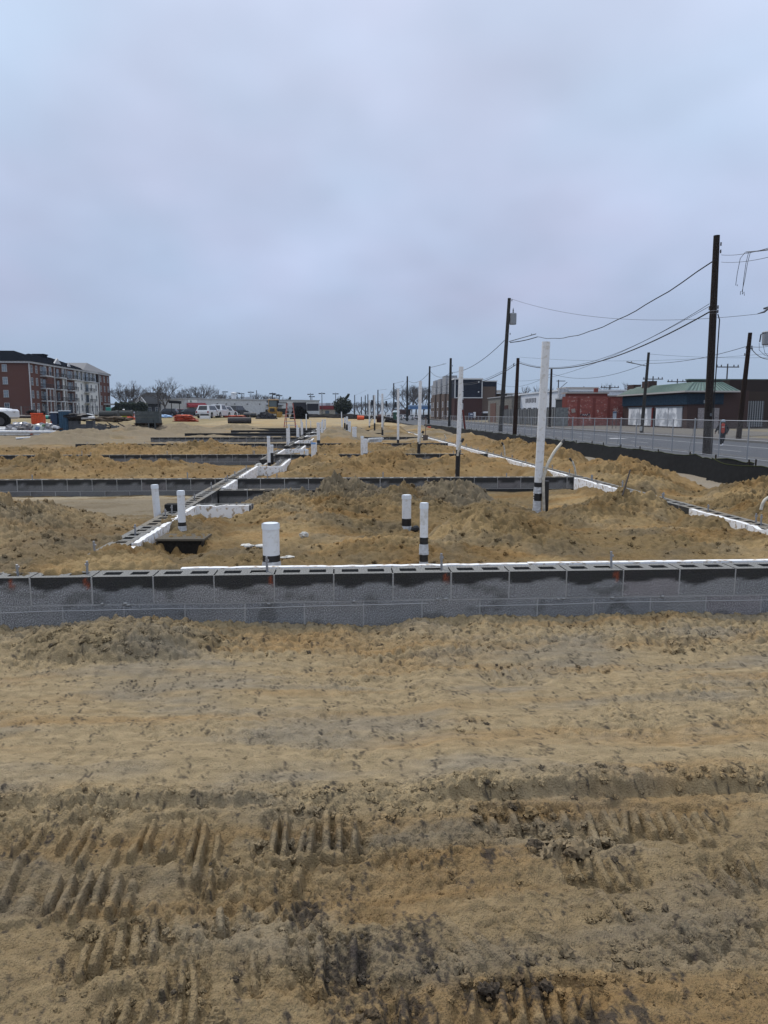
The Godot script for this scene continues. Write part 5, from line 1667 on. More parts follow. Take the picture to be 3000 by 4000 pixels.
	part("span_wire", mb().tube([Vector3(0, 0, 0), Vector3(-3.567, -0.5, 0)], 0.09, 5).tube([Vector3.ZERO, Vector3(46.7, 15.624, -345) - Vector3(17.331, 7.374, -345)], 0.09, 5), mat(0.05, 0.05, 0.055), sp)
	for s in [Vector3(21.481, 6.497, -345), Vector3(14.523, 6.931, -345), Vector3(26.041, 6.06, -345)]:
		part("signal", mb().cbox(s - Vector3(17.331, 7.374, -345), Vector3(0.9, 2.6, 0.6), 0.1), mat(0.02, 0.02, 0.022), sp)

# ---------------------------------------------------------------- buildings

# b: the wall's axes: x along the wall, y up, z out of it
func window_at(t: Node3D, at: Vector3, w: float, h: float, b: Basis, frame: Material, glass: Material, bars_x := 1, bars_y := 1, f := 0.09) -> void:
	var m := mb()
	m.t = Transform3D(b, at)
	m.box(Vector3(0, h / 2, 0.03), Vector3(w + f, f, 0.10))
	m.box(Vector3(0, -h / 2, 0.05), Vector3(w + f * 2.0, f, 0.16))
	for s in [-1, 1]:
		m.box(Vector3(s * w / 2, 0, 0.03), Vector3(f, h - f, 0.10))
	for i in bars_x:
		m.box(Vector3(-w / 2 + w * (i + 1) / (bars_x + 1), 0, 0.028), Vector3(f * 0.5, h - f, 0.06))
	for i in bars_y:
		m.box(Vector3(0, -h / 2 + h * (i + 1) / (bars_y + 1), 0.027), Vector3(w - f, f * 0.6, 0.062))
	var o := part("window", m, frame, t)
	var p := mb()
	p.t = Transform3D(b, at)
	p.box(Vector3(0, 0, 0.012), Vector3(w - f, h - f, 0.02))
	part("pane", p, glass, o)

func hip_roof(x0: float, x1: float, d0: float, d1: float, y: float, h: float, in0: float, in1: float, along_x: bool) -> MB:
	# eaves at y, ridge h above, its ends drawn in by in0 and in1
	var m := mb()
	var a := Vector3(x0, y, -d0)
	var b := Vector3(x1, y, -d0)
	var c := Vector3(x1, y, -d1)
	var e := Vector3(x0, y, -d1)
	var p: Vector3
	var q: Vector3
	if along_x:
		p = Vector3(x0 + in0, y + h, -(d0 + d1) / 2)
		q = Vector3(x1 - in1, y + h, -(d0 + d1) / 2)
		m.quad(a, b, q, p)
		m.quad(c, e, p, q)
		m.tri(b, c, q)
		m.tri(e, a, p)
	else:
		p = Vector3((x0 + x1) / 2, y + h, -d0 - in0)
		q = Vector3((x0 + x1) / 2, y + h, -d1 + in1)
		m.tri(a, b, p)
		m.quad(b, c, q, p)
		m.tri(c, e, q)
		m.quad(e, a, p, q)
	m.quad(e, c, b, a)
	return m

func wall_box(x0: float, x1: float, d0: float, d1: float, y0: float, y1: float) -> MB:
	return mb().box(Vector3((x0 + x1) / 2, (y0 + y1) / 2, -(d0 + d1) / 2), Vector3(x1 - x0, y1 - y0, d1 - d0))

func build_left_buildings() -> void:
	var brick := mat(0.17, 0.088, 0.068, 0.9, "brick", 0.5)
	var cream := mat(0.70, 0.705, 0.68, 0.85, "clean", 0.2)
	var trim := mat(0.62, 0.63, 0.64, 0.7, "grime", 0.5)
	var slate := mat(0.012, 0.014, 0.019, 0.95, "grime", 0.6)
	slate.metallic_specular = 0.0
	var glass := mat(0.055, 0.075, 0.10, 0.12)
	var pale_glass := mat(0.22, 0.26, 0.30, 0.15)
	var iron := mat(0.02, 0.02, 0.022, 0.6)
	var X0 := -72.7
	var t := thing("apartment_block", "four storey brick and white apartment block with dark roofs and balconies", "apartment building")
	var base := 0.6
	var eave := 13.45
	var S := Basis(Vector3.RIGHT, Vector3.UP, Vector3.BACK)           # wall that faces the camera's way back
	var R := Basis(Vector3.FORWARD, Vector3.UP, Vector3.RIGHT)        # wall that faces the street side
	part("brick_wing", wall_box(-128, X0, 173, 190, base, eave), brick, t)
	var rows := [12.15, 9.25, 6.25, 3.3]
	for y in rows:
		for x in [-78.2, -81.9, -89.5, -93.5, -100.0, -104.0]:
			window_at(t, Vector3(x, y, -173), 1.05, 1.6, S, trim, pale_glass if rng.randf() < 0.4 else glass)
	part("cornice", mb().box(Vector3(-100.2, eave + 0.1, -172.85), Vector3(55.8, 0.45, 0.6)).box(Vector3(X0 + 0.15, eave + 0.1, -202), Vector3(0.6, 0.45, 58.4)), trim, t)
	var rf := part("roof", hip_roof(-128.5, X0 + 0.6, 172.4, 191, eave + 0.3, 3.1, 6, 7.5, true), slate, t)
	part("chimney", mb().box(Vector3(-80, 16.6, -198), Vector3(2.6, 1.0, 2.6)).box(Vector3(-80, 17.2, -198), Vector3(3.0, 0.25, 3.0)), slate, rf)
	part("roof", hip_roof(-88, X0 + 0.6, 184, 212, eave + 0.28, 3.2, 7.0, 7.0, false), slate, t)
	part("tiled_roof", hip_roof(-86.0, X0 + 0.5, 207, 231.5, eave + 0.32, 2.8, 5.0, 3.0, true), mat(0.26, 0.28, 0.29, 0.85, "brick", 0.25), t)
	part("roof", hip_roof(-88, X0 + 0.6, 219.5, 231.6, eave + 0.31, 2.6, 5.0, 5.0, false), slate, t)
	# the long facade: [from, to, brick or not]
	part("core", wall_box(-87.5, X0 - 0.6, 190.1, 231, base, eave), cream, t)
	var secs := [[173.05, 181.0, 1], [181.0, 187.5, 0], [187.5, 192.5, 1], [192.5, 195.2, 0], [195.2, 201.0, 1], [201.0, 221.0, 0], [221.0, 231.0, 1]]
	for s in secs:
		if s[2] == 1:
			if s[0] > 180:
				part("brick_bay", wall_box(X0 - 0.7, X0, s[0], s[1], base, eave - 0.05), brick, t)
		else:
			part("white_bay", wall_box(X0 - 0.75, X0 - 0.25, s[0], s[1], base, eave - 2.6), cream, t)
			part("mansard", mb().hexa([Vector3(X0 - 1.2, eave - 2.6, -s[0]), Vector3(X0 - 0.2, eave - 2.6, -s[0]), Vector3(X0 - 0.2, eave - 2.6, -s[1]), Vector3(X0 - 1.2, eave - 2.6, -s[1]), Vector3(X0 - 1.2, eave - 0.1, -s[0]), Vector3(X0 - 0.6, eave - 0.1, -s[0]), Vector3(X0 - 0.6, eave - 0.1, -s[1]), Vector3(X0 - 1.2, eave - 0.1, -s[1])]), slate, t)
			part("cornice", wall_box(X0 - 0.3, X0 + 0.05, s[0], s[1], eave - 2.8, eave - 2.55), trim, t)
			var dz := s[0] + 1.2 as float
			while dz < s[1] - 0.8:
				var dm := part("dormer", wall_box(X0 - 0.7, X0 + 0.02, dz - 0.8, dz + 0.8, eave - 2.5, eave - 0.3).tri(Vector3(X0 + 0.02, eave - 0.3, -dz + 0.9), Vector3(X0 + 0.02, eave - 0.3, -dz - 0.9), Vector3(X0 + 0.02, eave + 0.5, -dz)), trim, t)
				part("pane", wall_box(X0 + 0.02, X0 + 0.05, dz - 0.45, dz + 0.45, eave - 2.3, eave - 0.6), glass, dm)
				dz += 3.1
		var n := int((s[1] - s[0]) / (2.6 if s[2] == 1 else 3.6))
		for y in rows:
			if y > 12.0 and s[2] == 0:
				continue
			for i in n:
				var dd: float = s[0] + (s[1] - s[0]) * (i + 0.5) / n
				window_at(t, Vector3(X0 + (0.0 if s[2] == 1 else -0.25), y - 0.1, -dd), 0.9, 1.7, R, trim, glass)
	for q in [[181.2, 3], [189.8, 3], [198.0, 3], [211.0, 3]]:
		for i in q[1]:
			if i == 3 and q[0] < 186.0:
				continue
			var y: float = 4.55 + 3.0 * i
			var bal := part("balcony", wall_box(X0 - 0.1, X0 + 1.5, q[0] - 2.2, q[0] + 2.2, y, y + 0.28), trim, t)
			var rail := mb()
			for j in 9:
				rail.box(Vector3(X0 + 1.45, y + 0.75, -q[0] + 2.1 - j * 0.525), Vector3(0.05, 0.95, 0.05))
			rail.box(Vector3(X0 + 1.45, y + 1.24, -q[0]), Vector3(0.07, 0.07, 4.3))
			for e in [-2.1, 2.1]:
				rail.box(Vector3(X0 + 0.7, y + 1.24, -q[0] + e), Vector3(1.45, 0.06, 0.05))
				for j in 5:
					rail.box(Vector3(X0 + 0.15 + j * 0.3, y + 0.75, -q[0] + e), Vector3(0.05, 0.95, 0.05))
			part("railing", rail, iron, bal)
			part("door", wall_box(X0 + 0.01, X0 + 0.06, q[0] - 0.8, q[0] + 0.8, y + 0.3, y + 2.4), glass, bal)
		for e in [-2.1, 0.0, 2.1]:
			part("porch_post", wall_box(X0 + 1.2, X0 + 1.45, q[0] + e - 0.12, q[0] + e + 0.12, base, 4.55 + (3.0 if q[0] < 186 else 0.0)), trim, t)
		part("doorway", wall_box(X0 + 0.01, X0 + 0.07, q[0] - 1.6, q[0] + 0.6, 1.2, 3.9), glass, t)
	part("porch", wall_box(X0, X0 + 2.6, 224.5, 231, 4.3, 4.75), trim, t)
	part("gable", mb().extrude([Vector2(-2.6, 0), Vector2(2.6, 0), Vector2(0, 1.7)], -0.2, 0.2), trim, t, Vector3(X0 - 1.5, eave + 0.8, -194), PI / 2)
	part("gable", mb().extrude([Vector2(-0.9, 0), Vector2(0.9, 0), Vector2(0, 1.2)], -0.2, 0.2), trim, t, Vector3(X0 - 0.6, eave + 0.6, -199.5), PI / 2)
	for d in [173.0, 187.6, 192.6, 195.1, 201.1, 221.1]:
		part("downpipe", mb().box(Vector3(X0 + 0.14, (base + eave) / 2, -d + 0.1), Vector3(0.22, eave - base, 0.22)), trim, t)
	# the iron fence before it
	var f := thing("iron_fence", "thin dark fence with pale posts along the lawn before the brick apartment block", "fence")
	var slim := mb()
	for i in 70:
		slim.box(Vector3(-112 + i * 0.9, site(-112 + i * 0.9, 150) + 1.0, -150), Vector3(0.05, 2.0, 0.05))
	slim.box(Vector3(-81, 2.95, -150), Vector3(64, 0.07, 0.05)).box(Vector3(-81, 1.5, -150), Vector3(64, 0.07, 0.05))
	part("pickets", slim, mat(0.06, 0.06, 0.06, 0.6), f)
	for i in 14:
		part("post", mb().box(Vector3(-110 + i * 4.5, 2.0, -149.9), Vector3(0.16, 2.2, 0.16)), mat(0.25, 0.24, 0.22), f)
	# dark house with a white gable
	t = thing("gabled_house", "dark roofed house with a small white gable, beyond the hedge", "house")
	part("wall", wall_box(-66.5, -54, 228, 240, 0.8, 4.8), mat(0.075, 0.078, 0.085, 0.9, "grime", 0.3), t)
	part("roof", hip_roof(-67.2, -53, 227.3, 241, 4.7, 3.7, 5.0, 4.0, true), mat(0.045, 0.05, 0.058, 0.9, "grime", 0.5), t)
	var gb := part("gable", mb().extrude([Vector2(-2.3, 4.3), Vector2(2.3, 4.3), Vector2(0, 7.2)], 0, 1.2), trim, t, Vector3(-62.6, 0, -228.6))
	part("vent", mb().box(Vector3(0, 5.2, 1.22), Vector3(0.6, 0.8, 0.05)), glass, gb)
	for x in [-57.5, -60.0]:
		window_at(t, Vector3(x, 2.9, -228), 1.2, 1.5, S, trim, glass)
	# neighbouring dark roof
	t = thing("dark_roofed_house", "low dark house half hidden behind the bare trees left of the grey building", "house")
	part("wall", wall_box(-54, -44.5, 236, 250, 0.8, 4.6), mat(0.055, 0.055, 0.06, 0.9, "grime", 0.3), t)
	part("roof", hip_roof(-54.6, -44, 235, 251, 4.5, 2.6, 3.0, 3.0, true), mat(0.04, 0.044, 0.05, 0.9), t)
	# the long grey building
	var a := Vector3(-46.0, 0, -213)
	var e := Vector3(-7.4, 0, -240)
	var ln := a.distance_to(e)
	t = thing("grey_commercial_building", "long low grey commercial building with a red awning at its left end", "building", a, atan2(-(e - a).z, (e - a).x))
	var grey := mat(0.52, 0.535, 0.55, 0.85, "clean", 0.12)
	part("wall", mb().box(Vector3(ln / 2, 3.2, -11), Vector3(ln, 5.4, 22)), grey, t)
	part("parapet", mb().box(Vector3(ln / 2, 6.0, -11), Vector3(ln + 0.4, 0.3, 22.4)), mat(0.38, 0.39, 0.41, 0.8), t)
	part("awning", mb().hexa([Vector3(0.8, 3.5, 1.6), Vector3(6.6, 3.5, 1.6), Vector3(6.6, 3.5, 0.02), Vector3(0.8, 3.5, 0.02), Vector3(0.8, 4.1, 1.5), Vector3(6.6, 4.1, 1.5), Vector3(6.6, 4.8, 0.02), Vector3(0.8, 4.8, 0.02)]), mat(0.22, 0.012, 0.02, 0.7), t)
	part("sign_panel", mb().box(Vector3(2.6, 5.3, 0.06), Vector3(2.9, 0.85, 0.1)), mat(0.62, 0.65, 0.63, 0.6), t)
	part("sign_panel", mb().cbox(Vector3(2.1, 5.25, 0.13), Vector3(0.5, 0.55, 0.06), 0.05), mat(0.16, 0.24, 0.2, 0.6), t)
	part("entrance", mb().box(Vector3(2.4, 2.1, 0.03), Vector3(1.5, 2.7, 0.08)), mat(0.05, 0.06, 0.07, 0.2), t)
	part("entrance", mb().box(Vector3(5.2, 2.2, 0.03), Vector3(2.0, 2.5, 0.08)), mat(0.10, 0.03, 0.035, 0.5), t)
	part("side_panel", mb().box(Vector3(7.6, 2.4, 0.04), Vector3(1.6, 3.2, 0.1)), mat(0.42, 0.43, 0.44, 0.8), t)
	part("canopy_strip", mb().box(Vector3(30.0, 4.35, 0.5), Vector3(5.6, 0.25, 1.0)), mat(0.07, 0.075, 0.085), t)
	part("roller_door", mb().box(Vector3(30.5, 2.5, 0.04), Vector3(4.4, 3.3, 0.1)), mat(0.40, 0.42, 0.44, 0.7, "grime", 0.5), t)
	part("roller_door", mb().box(Vector3(37.0, 2.4, 0.04), Vector3(3.4, 3.1, 0.1)), mat(0.36, 0.38, 0.40, 0.7, "grime", 0.5), t)
	part("roof_vent", mb().lathe([[0.7, 0], [0.7, 1.6], [1.0, 1.7], [1.0, 2.0], [0.0, 2.2]], Vector3(17.5, 6.1, -3), 12), mat(0.6, 0.62, 0.64, 0.6), t)
	part("roof_vent", mb().box(Vector3(24.0, 6.5, -6), Vector3(2.4, 0.8, 1.8)), mat(0.34, 0.36, 0.38, 0.7), t)
	for x in [10.5, 13.4, 16.2, 20.5, 24.8]:
		part("wall_light", mb().box(Vector3(x, 4.6, 0.1), Vector3(0.35, 0.3, 0.2)), mat(0.1, 0.1, 0.11), t)
	# roadside diner
	t = thing("diner", "cream building with dark red band and white rooftop unit, left of the evergreen tree", "building")
	part("wall", wall_box(-10.6, 0.5, 290, 302, 0.6, 3.4), mat(0.46, 0.42, 0.35, 0.85, "grime", 0.3), t)
	part("band", wall_box(-11, 0.9, 289.6, 302.4, 3.4, 4.9), mat(0.16, 0.028, 0.03, 0.8), t)
	part("rooftop_unit", wall_box(-9.6, -1.0, 292, 300, 4.9, 6.0), mat(0.58, 0.62, 0.66, 0.7), t)
	part("rooftop_unit", wall_box(-6.4, -4.6, 291, 292, 4.9, 6.0), mat(0.3, 0.33, 0.36, 0.7), t)
	part("doorway", wall_box(-6.6, -5.0, 289.9, 290, 0.8, 2.9), glass, t)
	part("window_band", wall_box(-2.6, 0.2, 289.9, 290, 1.5, 2.9), glass, t)
	# hedge
	var hedge := mb()
	hedge.colored = true
	var hr := RandomNumberGenerator.new()
	hr.seed = 5
	for i in 6500:
		var x := hr.randf_range(-59.5, -50.6)
		var topy := 4.4 + 0.6 * n_mid.get_noise_1d(x * 0.7) - (1.2 if x < -58.5 else 0.0)
		leaf(hedge, hr, Vector3(x, hr.randf_range(0.9, topy), -190 + hr.randf_range(-1.0, 1.2)), 0.26, Color(0.030, 0.042, 0.024))
	solo("hedge", hedge, leaf_mat(), "dark evergreen hedge in front of the gabled house", "hedge")

func leaf_mat() -> StandardMaterial3D:
	if not mats.has("leaf"):
		var m := StandardMaterial3D.new()
		m.vertex_color_use_as_albedo = true
		m.roughness = 0.8
		m.cull_mode = BaseMaterial3D.CULL_DISABLED
		mats.leaf = m
	return mats.leaf

func leaf(m: MB, r: RandomNumberGenerator, at: Vector3, s: float, c: Color) -> void:
	var b := Basis.from_euler(Vector3(r.randf() * TAU, r.randf() * TAU, r.randf() * TAU))
	m.col = c * r.randf_range(0.6, 1.5)
	m.tri(at + b * Vector3(-s, 0, 0), at + b * Vector3(s, 0.1 * s, 0), at + b * Vector3(0, s * 1.6, 0.2 * s))

func build_right_buildings() -> void:
	var S := Basis(Vector3.RIGHT, Vector3.UP, Vector3.BACK)
	var L := Basis(Vector3.BACK, Vector3.UP, Vector3.LEFT)            # wall that faces the street from the right
	var navy := mat(0.030, 0.034, 0.050, 0.85, "grime", 0.25)
	var brown := mat(0.085, 0.045, 0.038, 0.9, "brick", 0.5)
	var tan_brick := mat(0.16, 0.125, 0.10, 0.9, "brick", 0.5)
	var pale := mat(0.40, 0.41, 0.43, 0.85, "grime", 0.2)
	var trim := mat(0.62, 0.63, 0.64, 0.7)
	var glass := mat(0.05, 0.06, 0.075, 0.15)
	var t := thing("stepped_apartment_block", "apartment block with navy end wall and long stepped facade of brick and pale towers", "apartment building")
	part("core", wall_box(33.6, 45.6, 211, 268, -0.6, 9.6), tan_brick, t)
	part("navy_wall", wall_box(33.2, 41.4, 210, 216, 6.3, 11.6), navy, t)
	part("brick_base", wall_box(33.2, 41.4, 209.9, 216, -0.6, 6.2), brown, t)
	part("side_wing", wall_box(41.45, 46.0, 211.5, 220, -0.6, 11.1), navy, t)
	part("trim", wall_box(33.0, 41.6, 209.7, 216.2, 11.6, 12.0).box(Vector3(37.3, 6.3, -209.9), Vector3(8.4, 0.22, 0.3)).box(Vector3(41.3, 9.0, -209.9), Vector3(0.22, 5.4, 0.3)).box(Vector3(33.3, 9.0, -209.9), Vector3(0.22, 5.4, 0.3)), trim, t)
	part("trim", wall_box(41.45, 46.2, 211.3, 220.2, 11.1, 11.4), trim, t)
	for y in [9.4, 6.9, 3.6, 0.9]:
		window_at(t, Vector3(35.3, y, -209.9), 0.7, 2.0, S, trim, glass, 0, 1, 0.2)
	for y in [10.9, 8.0]:
		part("wall_light", mb().box(Vector3(40.3, y, -209.9), Vector3(0.35, 0.35, 0.2)), trim, t)
	part("porch_roof", wall_box(41.6, 45.0, 208.5, 211.5, 1.8, 2.3), trim, t)
	part("porch_post", wall_box(44.0, 44.3, 208.6, 208.9, -0.5, 1.8), trim, t)
	part("downpipe", wall_box(43.6, 43.85, 211.2, 211.45, 2.3, 4.6), trim, t)
	var bays := [[216, 222, 7.6, 12.4, 0.0], [222, 226, 6.2, 11.2, 0.9], [226, 234, 7.9, 13.6, 0.0], [234, 238, 6.2, 11.6, 0.9], [238, 246, 8.2, 13.2, 0.0], [246, 250, 6.2, 11.6, 0.9], [250, 258, 8.2, 13.2, 0.0], [258, 266, 7.4, 12.0, 0.5]]
	for b in bays:
		part("brick_bay", wall_box(32.6 + b[4], 36, b[0] + 0.05, b[1] - 0.05, -0.6, b[2]), tan_brick, t)
		part("pale_tower", wall_box(32.9 + b[4], 36.5, b[0] + 0.1, b[1] - 0.1, b[2], b[3]), pale, t)
		for y in [b[2] + 1.6, 4.6, 1.6]:
			window_at(t, Vector3((32.9 if y > b[2] else 32.6) + b[4], y, -(b[0] + b[1]) / 2.0), 1.7, 1.7, L, trim, glass, 1, 1, 0.16)
	# the paler wing behind
	t = thing("pale_apartment_wing", "pale mint and navy apartment wing showing above the white storefront", "apartment building")
	part("tan_part", wall_box(50.5, 54.5, 236, 250, -0.6, 8.0), tan_brick, t)
	part("mint_part", wall_box(54.6, 62.5, 235, 250, -0.6, 8.2), mat(0.44, 0.49, 0.50, 0.85, "grime", 0.2), t)
	part("roof_edge", wall_box(50.3, 62.7, 234.7, 250.3, 8.2, 8.5), trim, t)
	part("navy_part", wall_box(62.0, 74.5, 233, 250, -0.6, 7.0), navy, t)
	part("roof_edge", wall_box(61.8, 74.7, 232.7, 250.3, 7.0, 7.3), trim, t)
	part("upper_tan", wall_box(50.6, 54.4, 236.1, 249, 8.5, 9.4), mat(0.30, 0.28, 0.25, 0.85), t)
	for x in [52.6, 57.4, 58.9]:
		window_at(t, Vector3(x, 6.0, -235 if x > 54 else -236), 1.1, 1.7, S, trim, glass, 1, 1, 0.14)
	# tan building by the fence
	t = thing("tan_block_building", "low tan and brown block building left of the white storefront", "building")
	part("wall", wall_box(35.2, 47, 147, 171, -0.5, 5.2), mat(0.25, 0.235, 0.205, 0.9, "grime", 0.3), t)
	part("brick_panel", wall_box(35.1, 35.3, 150, 158, -0.5, 3.4), brown, t)
	part("brick_panel", wall_box(35.1, 35.3, 162, 168, -0.5, 4.0), mat(0.19, 0.12, 0.095, 0.9, "brick", 0.5), t)
	part("coping", wall_box(35.0, 47.2, 146.8, 171.2, 5.2, 5.4), mat(0.36, 0.36, 0.36), t)
	# white storefront
	t = thing("white_storefront", "long white storefront with faint worn lettering and a row of windows", "shop")
	part("wall", wall_box(37, 50, 120, 153, -0.4, 5.4), mat(0.66, 0.69, 0.73, 0.8, "clean", 0.25), t)
	part("coping", wall_box(36.8, 50.2, 119.8, 153.2, 5.4, 5.65), mat(0.62, 0.64, 0.66, 0.7), t)
	part("window_band", wall_box(36.93, 37.0, 121.5, 152, 0.9, 2.75), mat(0.06, 0.07, 0.08, 0.15), t)
	for i in 9:
		part("pier", wall_box(36.8, 36.98, 121.0 + i * 3.85, 122.0 + i * 3.85, -0.4, 2.85), mat(0.66, 0.69, 0.73, 0.8, "clean", 0.25), t)
	for i in 20:
		part("mullion", wall_box(36.88, 36.95, 122.6 + i * 1.5, 122.72 + i * 1.5, 0.9, 2.75), mat(0.5, 0.52, 0.55), t)
	for i in 7:
		part("worn_letter", wall_box(36.97, 37.0, 135.0 + i * 1.15, 135.8 + i * 1.15, 3.7 + 0.1 * (i % 2), 4.6), mat(0.24, 0.25, 0.28, 0.9, "old_brick", 0.5), t)
	part("dark_opening", wall_box(36.9, 37.0, 122.1, 124.6, 0.2, 2.7), mat(0.025, 0.025, 0.028), t)
	part("end_pier", wall_box(36.6, 38.2, 119.2, 120.0, -0.4, 5.8), mat(0.55, 0.57, 0.6, 0.8, "grime", 0.3), t)
	# grey block building
	t = thing("grey_block_building", "dark grey block building between the white storefront and the red brick wall", "building")
	part("wall", wall_box(36.0, 46, 114.75, 119.1, -0.4, 3.9), mat(0.095, 0.098, 0.105, 0.9, "concrete", 0.4), t)
	part("roof_unit", wall_box(38.2, 44, 121, 126, 5.7, 6.1), mat(0.3, 0.28, 0.26), t)
	part("roof_edge", wall_box(35.9, 46.2, 114.72, 119.15, 3.9, 4.1), mat(0.25, 0.25, 0.25), t)
	# panel fence
	t = thing("panel_fence", "tall grey metal panel fence on the far side of the street", "fence")
	for i in 31:
		var d := 111.6 + i * 1.22
		part("panel", mb().box(Vector3(34.0 + 0.03 * (i % 2), 1.05 + 0.04 * sin(i * 2.3), -d), Vector3(0.05, 2.75, 1.19)), mat(0.22 + 0.02 * (i % 3), 0.225 + 0.02 * (i % 3), 0.225 + 0.015 * (i % 3), 0.8, "grime", 0.3), t)
		part("post", mb().box(Vector3(33.92, 1.1, -d - 0.6), Vector3(0.1, 3.0, 0.1)), mat(0.13, 0.13, 0.13), t)
	for i in 5:
		part("panel", mb().box(Vector3(33.8 + i * 0.4, 1.1, -110.9), Vector3(0.39, 2.9, 0.05)), mat(0.24, 0.25, 0.245, 0.8, "grime", 0.3), t)
	# red brick wall with worn paint
	t = thing("red_brick_building", "red painted brick building with peeling white patches and graffiti", "building")
	var red := StandardMaterial3D.new()
	red.albedo_texture = worn_brick()
	red.roughness = 0.9
	part("side_wall", wall_box(35.7, 48.5, 112.05, 114.5, -0.4, 4.3), mat(0.24, 0.07, 0.055, 0.9, "brick", 0.6), t)
	part("painted_front", mb().quad(Vector3(35.7, -0.4, -112), Vector3(48.5, -0.4, -112), Vector3(48.5, 4.3, -112), Vector3(35.7, 4.3, -112)), red, t)
	part("upper_front", wall_box(35.7, 42.2, 112.0, 113, 4.3, 4.75), mat(0.23, 0.068, 0.054, 0.9, "brick", 0.6), t)
	part("coping", wall_box(35.5, 42.4, 111.8, 114.7, 4.75, 4.95), mat(0.36, 0.31, 0.28), t)
	part("coping", wall_box(42.4, 48.6, 111.8, 114.7, 4.3, 4.48), mat(0.36, 0.31, 0.28), t)
	for x in [37.6, 40.1, 42.5, 45.0]:
		part("pilaster", wall_box(x - 0.22, x + 0.22, 111.94, 112.0, -0.4, 4.1), mat(0.26, 0.076, 0.06, 0.9, "brick", 0.6), t)
	part("board", mb().box(Vector3(36.75, 2.05, -111.94), Vector3(0.62, 0.62, 0.05), Basis(Vector3.BACK, 0.2)), mat(0.33, 0.28, 0.25), t)
	var tagm := mb()
	for i in 9:
		tagm.blob(Vector3(38.0 + i * 0.17, 1.35 + 0.16 * sin(i * 1.9), -111.97), Vector3(0.10 + 0.05 * sin(i * 2.7), 0.16 + 0.05 * cos(i * 3.1), 0.012), n_fine, 0.2, 4, 8)
	part("graffiti", tagm, mat(0.03, 0.03, 0.035, 0.7), t)
	tagm = mb()
	for i in 6:
		tagm.blob(Vector3(38.32 + i * 0.15, 1.40 + 0.1 * sin(i * 2.9), -111.955), Vector3(0.05, 0.11, 0.012), n_fine, 0.2, 4, 8)
	part("graffiti", tagm, mat(0.55, 0.52, 0.52, 0.7), t)
	part("chimney", wall_box(41.2, 41.75, 115, 115.6, 4.9, 5.7), mat(0.23, 0.07, 0.056, 0.9, "brick", 0.6), t)
	# the green roofed store
	var store_brick := mat(0.085, 0.058, 0.052, 0.9, "brick", 0.6)
	t = thing("green_roofed_store", "closed corner store with a green metal roof, blue fascia and boarded windows", "shop")
	part("wall", wall_box(44, 52, 89, 110, -0.4, 4.5), store_brick, t)
	var green := mat(0.165, 0.265, 0.225, 0.55, "grime", 0.3)
	var rf := mb()
	var ey := 4.42
	var ty := 5.55
	var e0 := [Vector3(43.3, ey, -88.3), Vector3(50.3, ey, -88.3), Vector3(50.3, ey, -110.6), Vector3(43.3, ey, -110.6)]
	var e1 := [Vector3(45.1, ty, -90.1), Vector3(49.0, ty, -90.1), Vector3(49.0, ty, -109), Vector3(45.1, ty, -109)]
	rf.hexa(e0 + e1)
	var roof := part("roof", rf, green, t)
	var seam := mat(0.06, 0.11, 0.095, 0.6)
	for i in 46:
		var f := (i + 0.5) / 46.0
		part("seam", mb().tube([(e0[0] as Vector3).lerp(e0[3], f), (e1[0] as Vector3).lerp(e1[3], f)], 0.085, 4), seam, roof)
	for i in 13:
		var f := (i + 0.5) / 13.0
		part("seam", mb().tube([(e0[0] as Vector3).lerp(e0[1], f), (e1[0] as Vector3).lerp(e1[1], f)], 0.085, 4), seam, roof)
	part("ridge", mb().tube([e0[0], e1[0]], 0.07, 5).tube([e0[1], e1[1]], 0.07, 5).tube([e1[0], e1[1]], 0.06, 5).tube([e1[0], e1[3]], 0.06, 5), green, roof)
	part("gutter", mb().box(Vector3(43.25, 4.36, -99.4), Vector3(0.2, 0.2, 22.4)).box(Vector3(46.8, 4.36, -88.25), Vector3(7.1, 0.2, 0.2)), mat(0.38, 0.36, 0.34, 0.6), t)
	for q in [[45.2, 103.5, 6.3], [45.3, 109.2, 6.0]]:
		part("chimney", wall_box(q[0] - 0.6, q[0] + 0.6, q[1] - 1.2, q[1] + 1.2, 5.0, q[2]), store_brick, t)
	var blue := mat(0.042, 0.076, 0.112, 0.8, "grime", 0.4)
	part("fascia", wall_box(43.85, 44.0, 88.9, 110, 2.75, 4.1), blue, t)
	part("fascia", wall_box(43.86, 48.6, 88.84, 89.0, 2.75, 4.1), mat(0.030, 0.050, 0.075, 0.8, "grime", 0.4), t)
	part("soffit_band", wall_box(43.9, 44.0, 89, 110, 4.1, 4.35), mat(0.05, 0.03, 0.032), t)
	var boards := StandardMaterial3D.new()
	boards.albedo_texture = noise_tex(0.013, 5, Color(0.60, 0.62, 0.65), Color(0.86, 0.87, 0.88), 256, FastNoiseLite.TYPE_SIMPLEX_SMOOTH, 31, 0.38, 0.68)
	boards.roughness = 0.85
	boards.uv1_triplanar = true
	boards.uv1_scale = Vector3.ONE * 0.11
	for q in [[107.5, 103.5], [103.4, 99.2], [98.0, 94.2], [94.1, 90.2]]:
		part("boarded_window", wall_box(43.9, 44.0, q[1] + 0.06, q[0] - 0.06, -0.12, 2.35), boards, t)
	part("window_frame", wall_box(43.86, 43.98, 99.0, 107.7, 2.36, 2.52).box(Vector3(43.92, 2.44, -94.1), Vector3(0.12, 0.16, 8.1)), mat(0.10, 0.12, 0.14, 0.6), t)
	part("door", wall_box(43.9, 44.0, 98.1, 98.75, -0.35, 2.0), mat(0.02, 0.02, 0.022), t)
	part("red_pier", wall_box(43.8, 44.0, 98.8, 99.15, -0.35, 2.4), mat(0.16, 0.035, 0.03, 0.85), t)
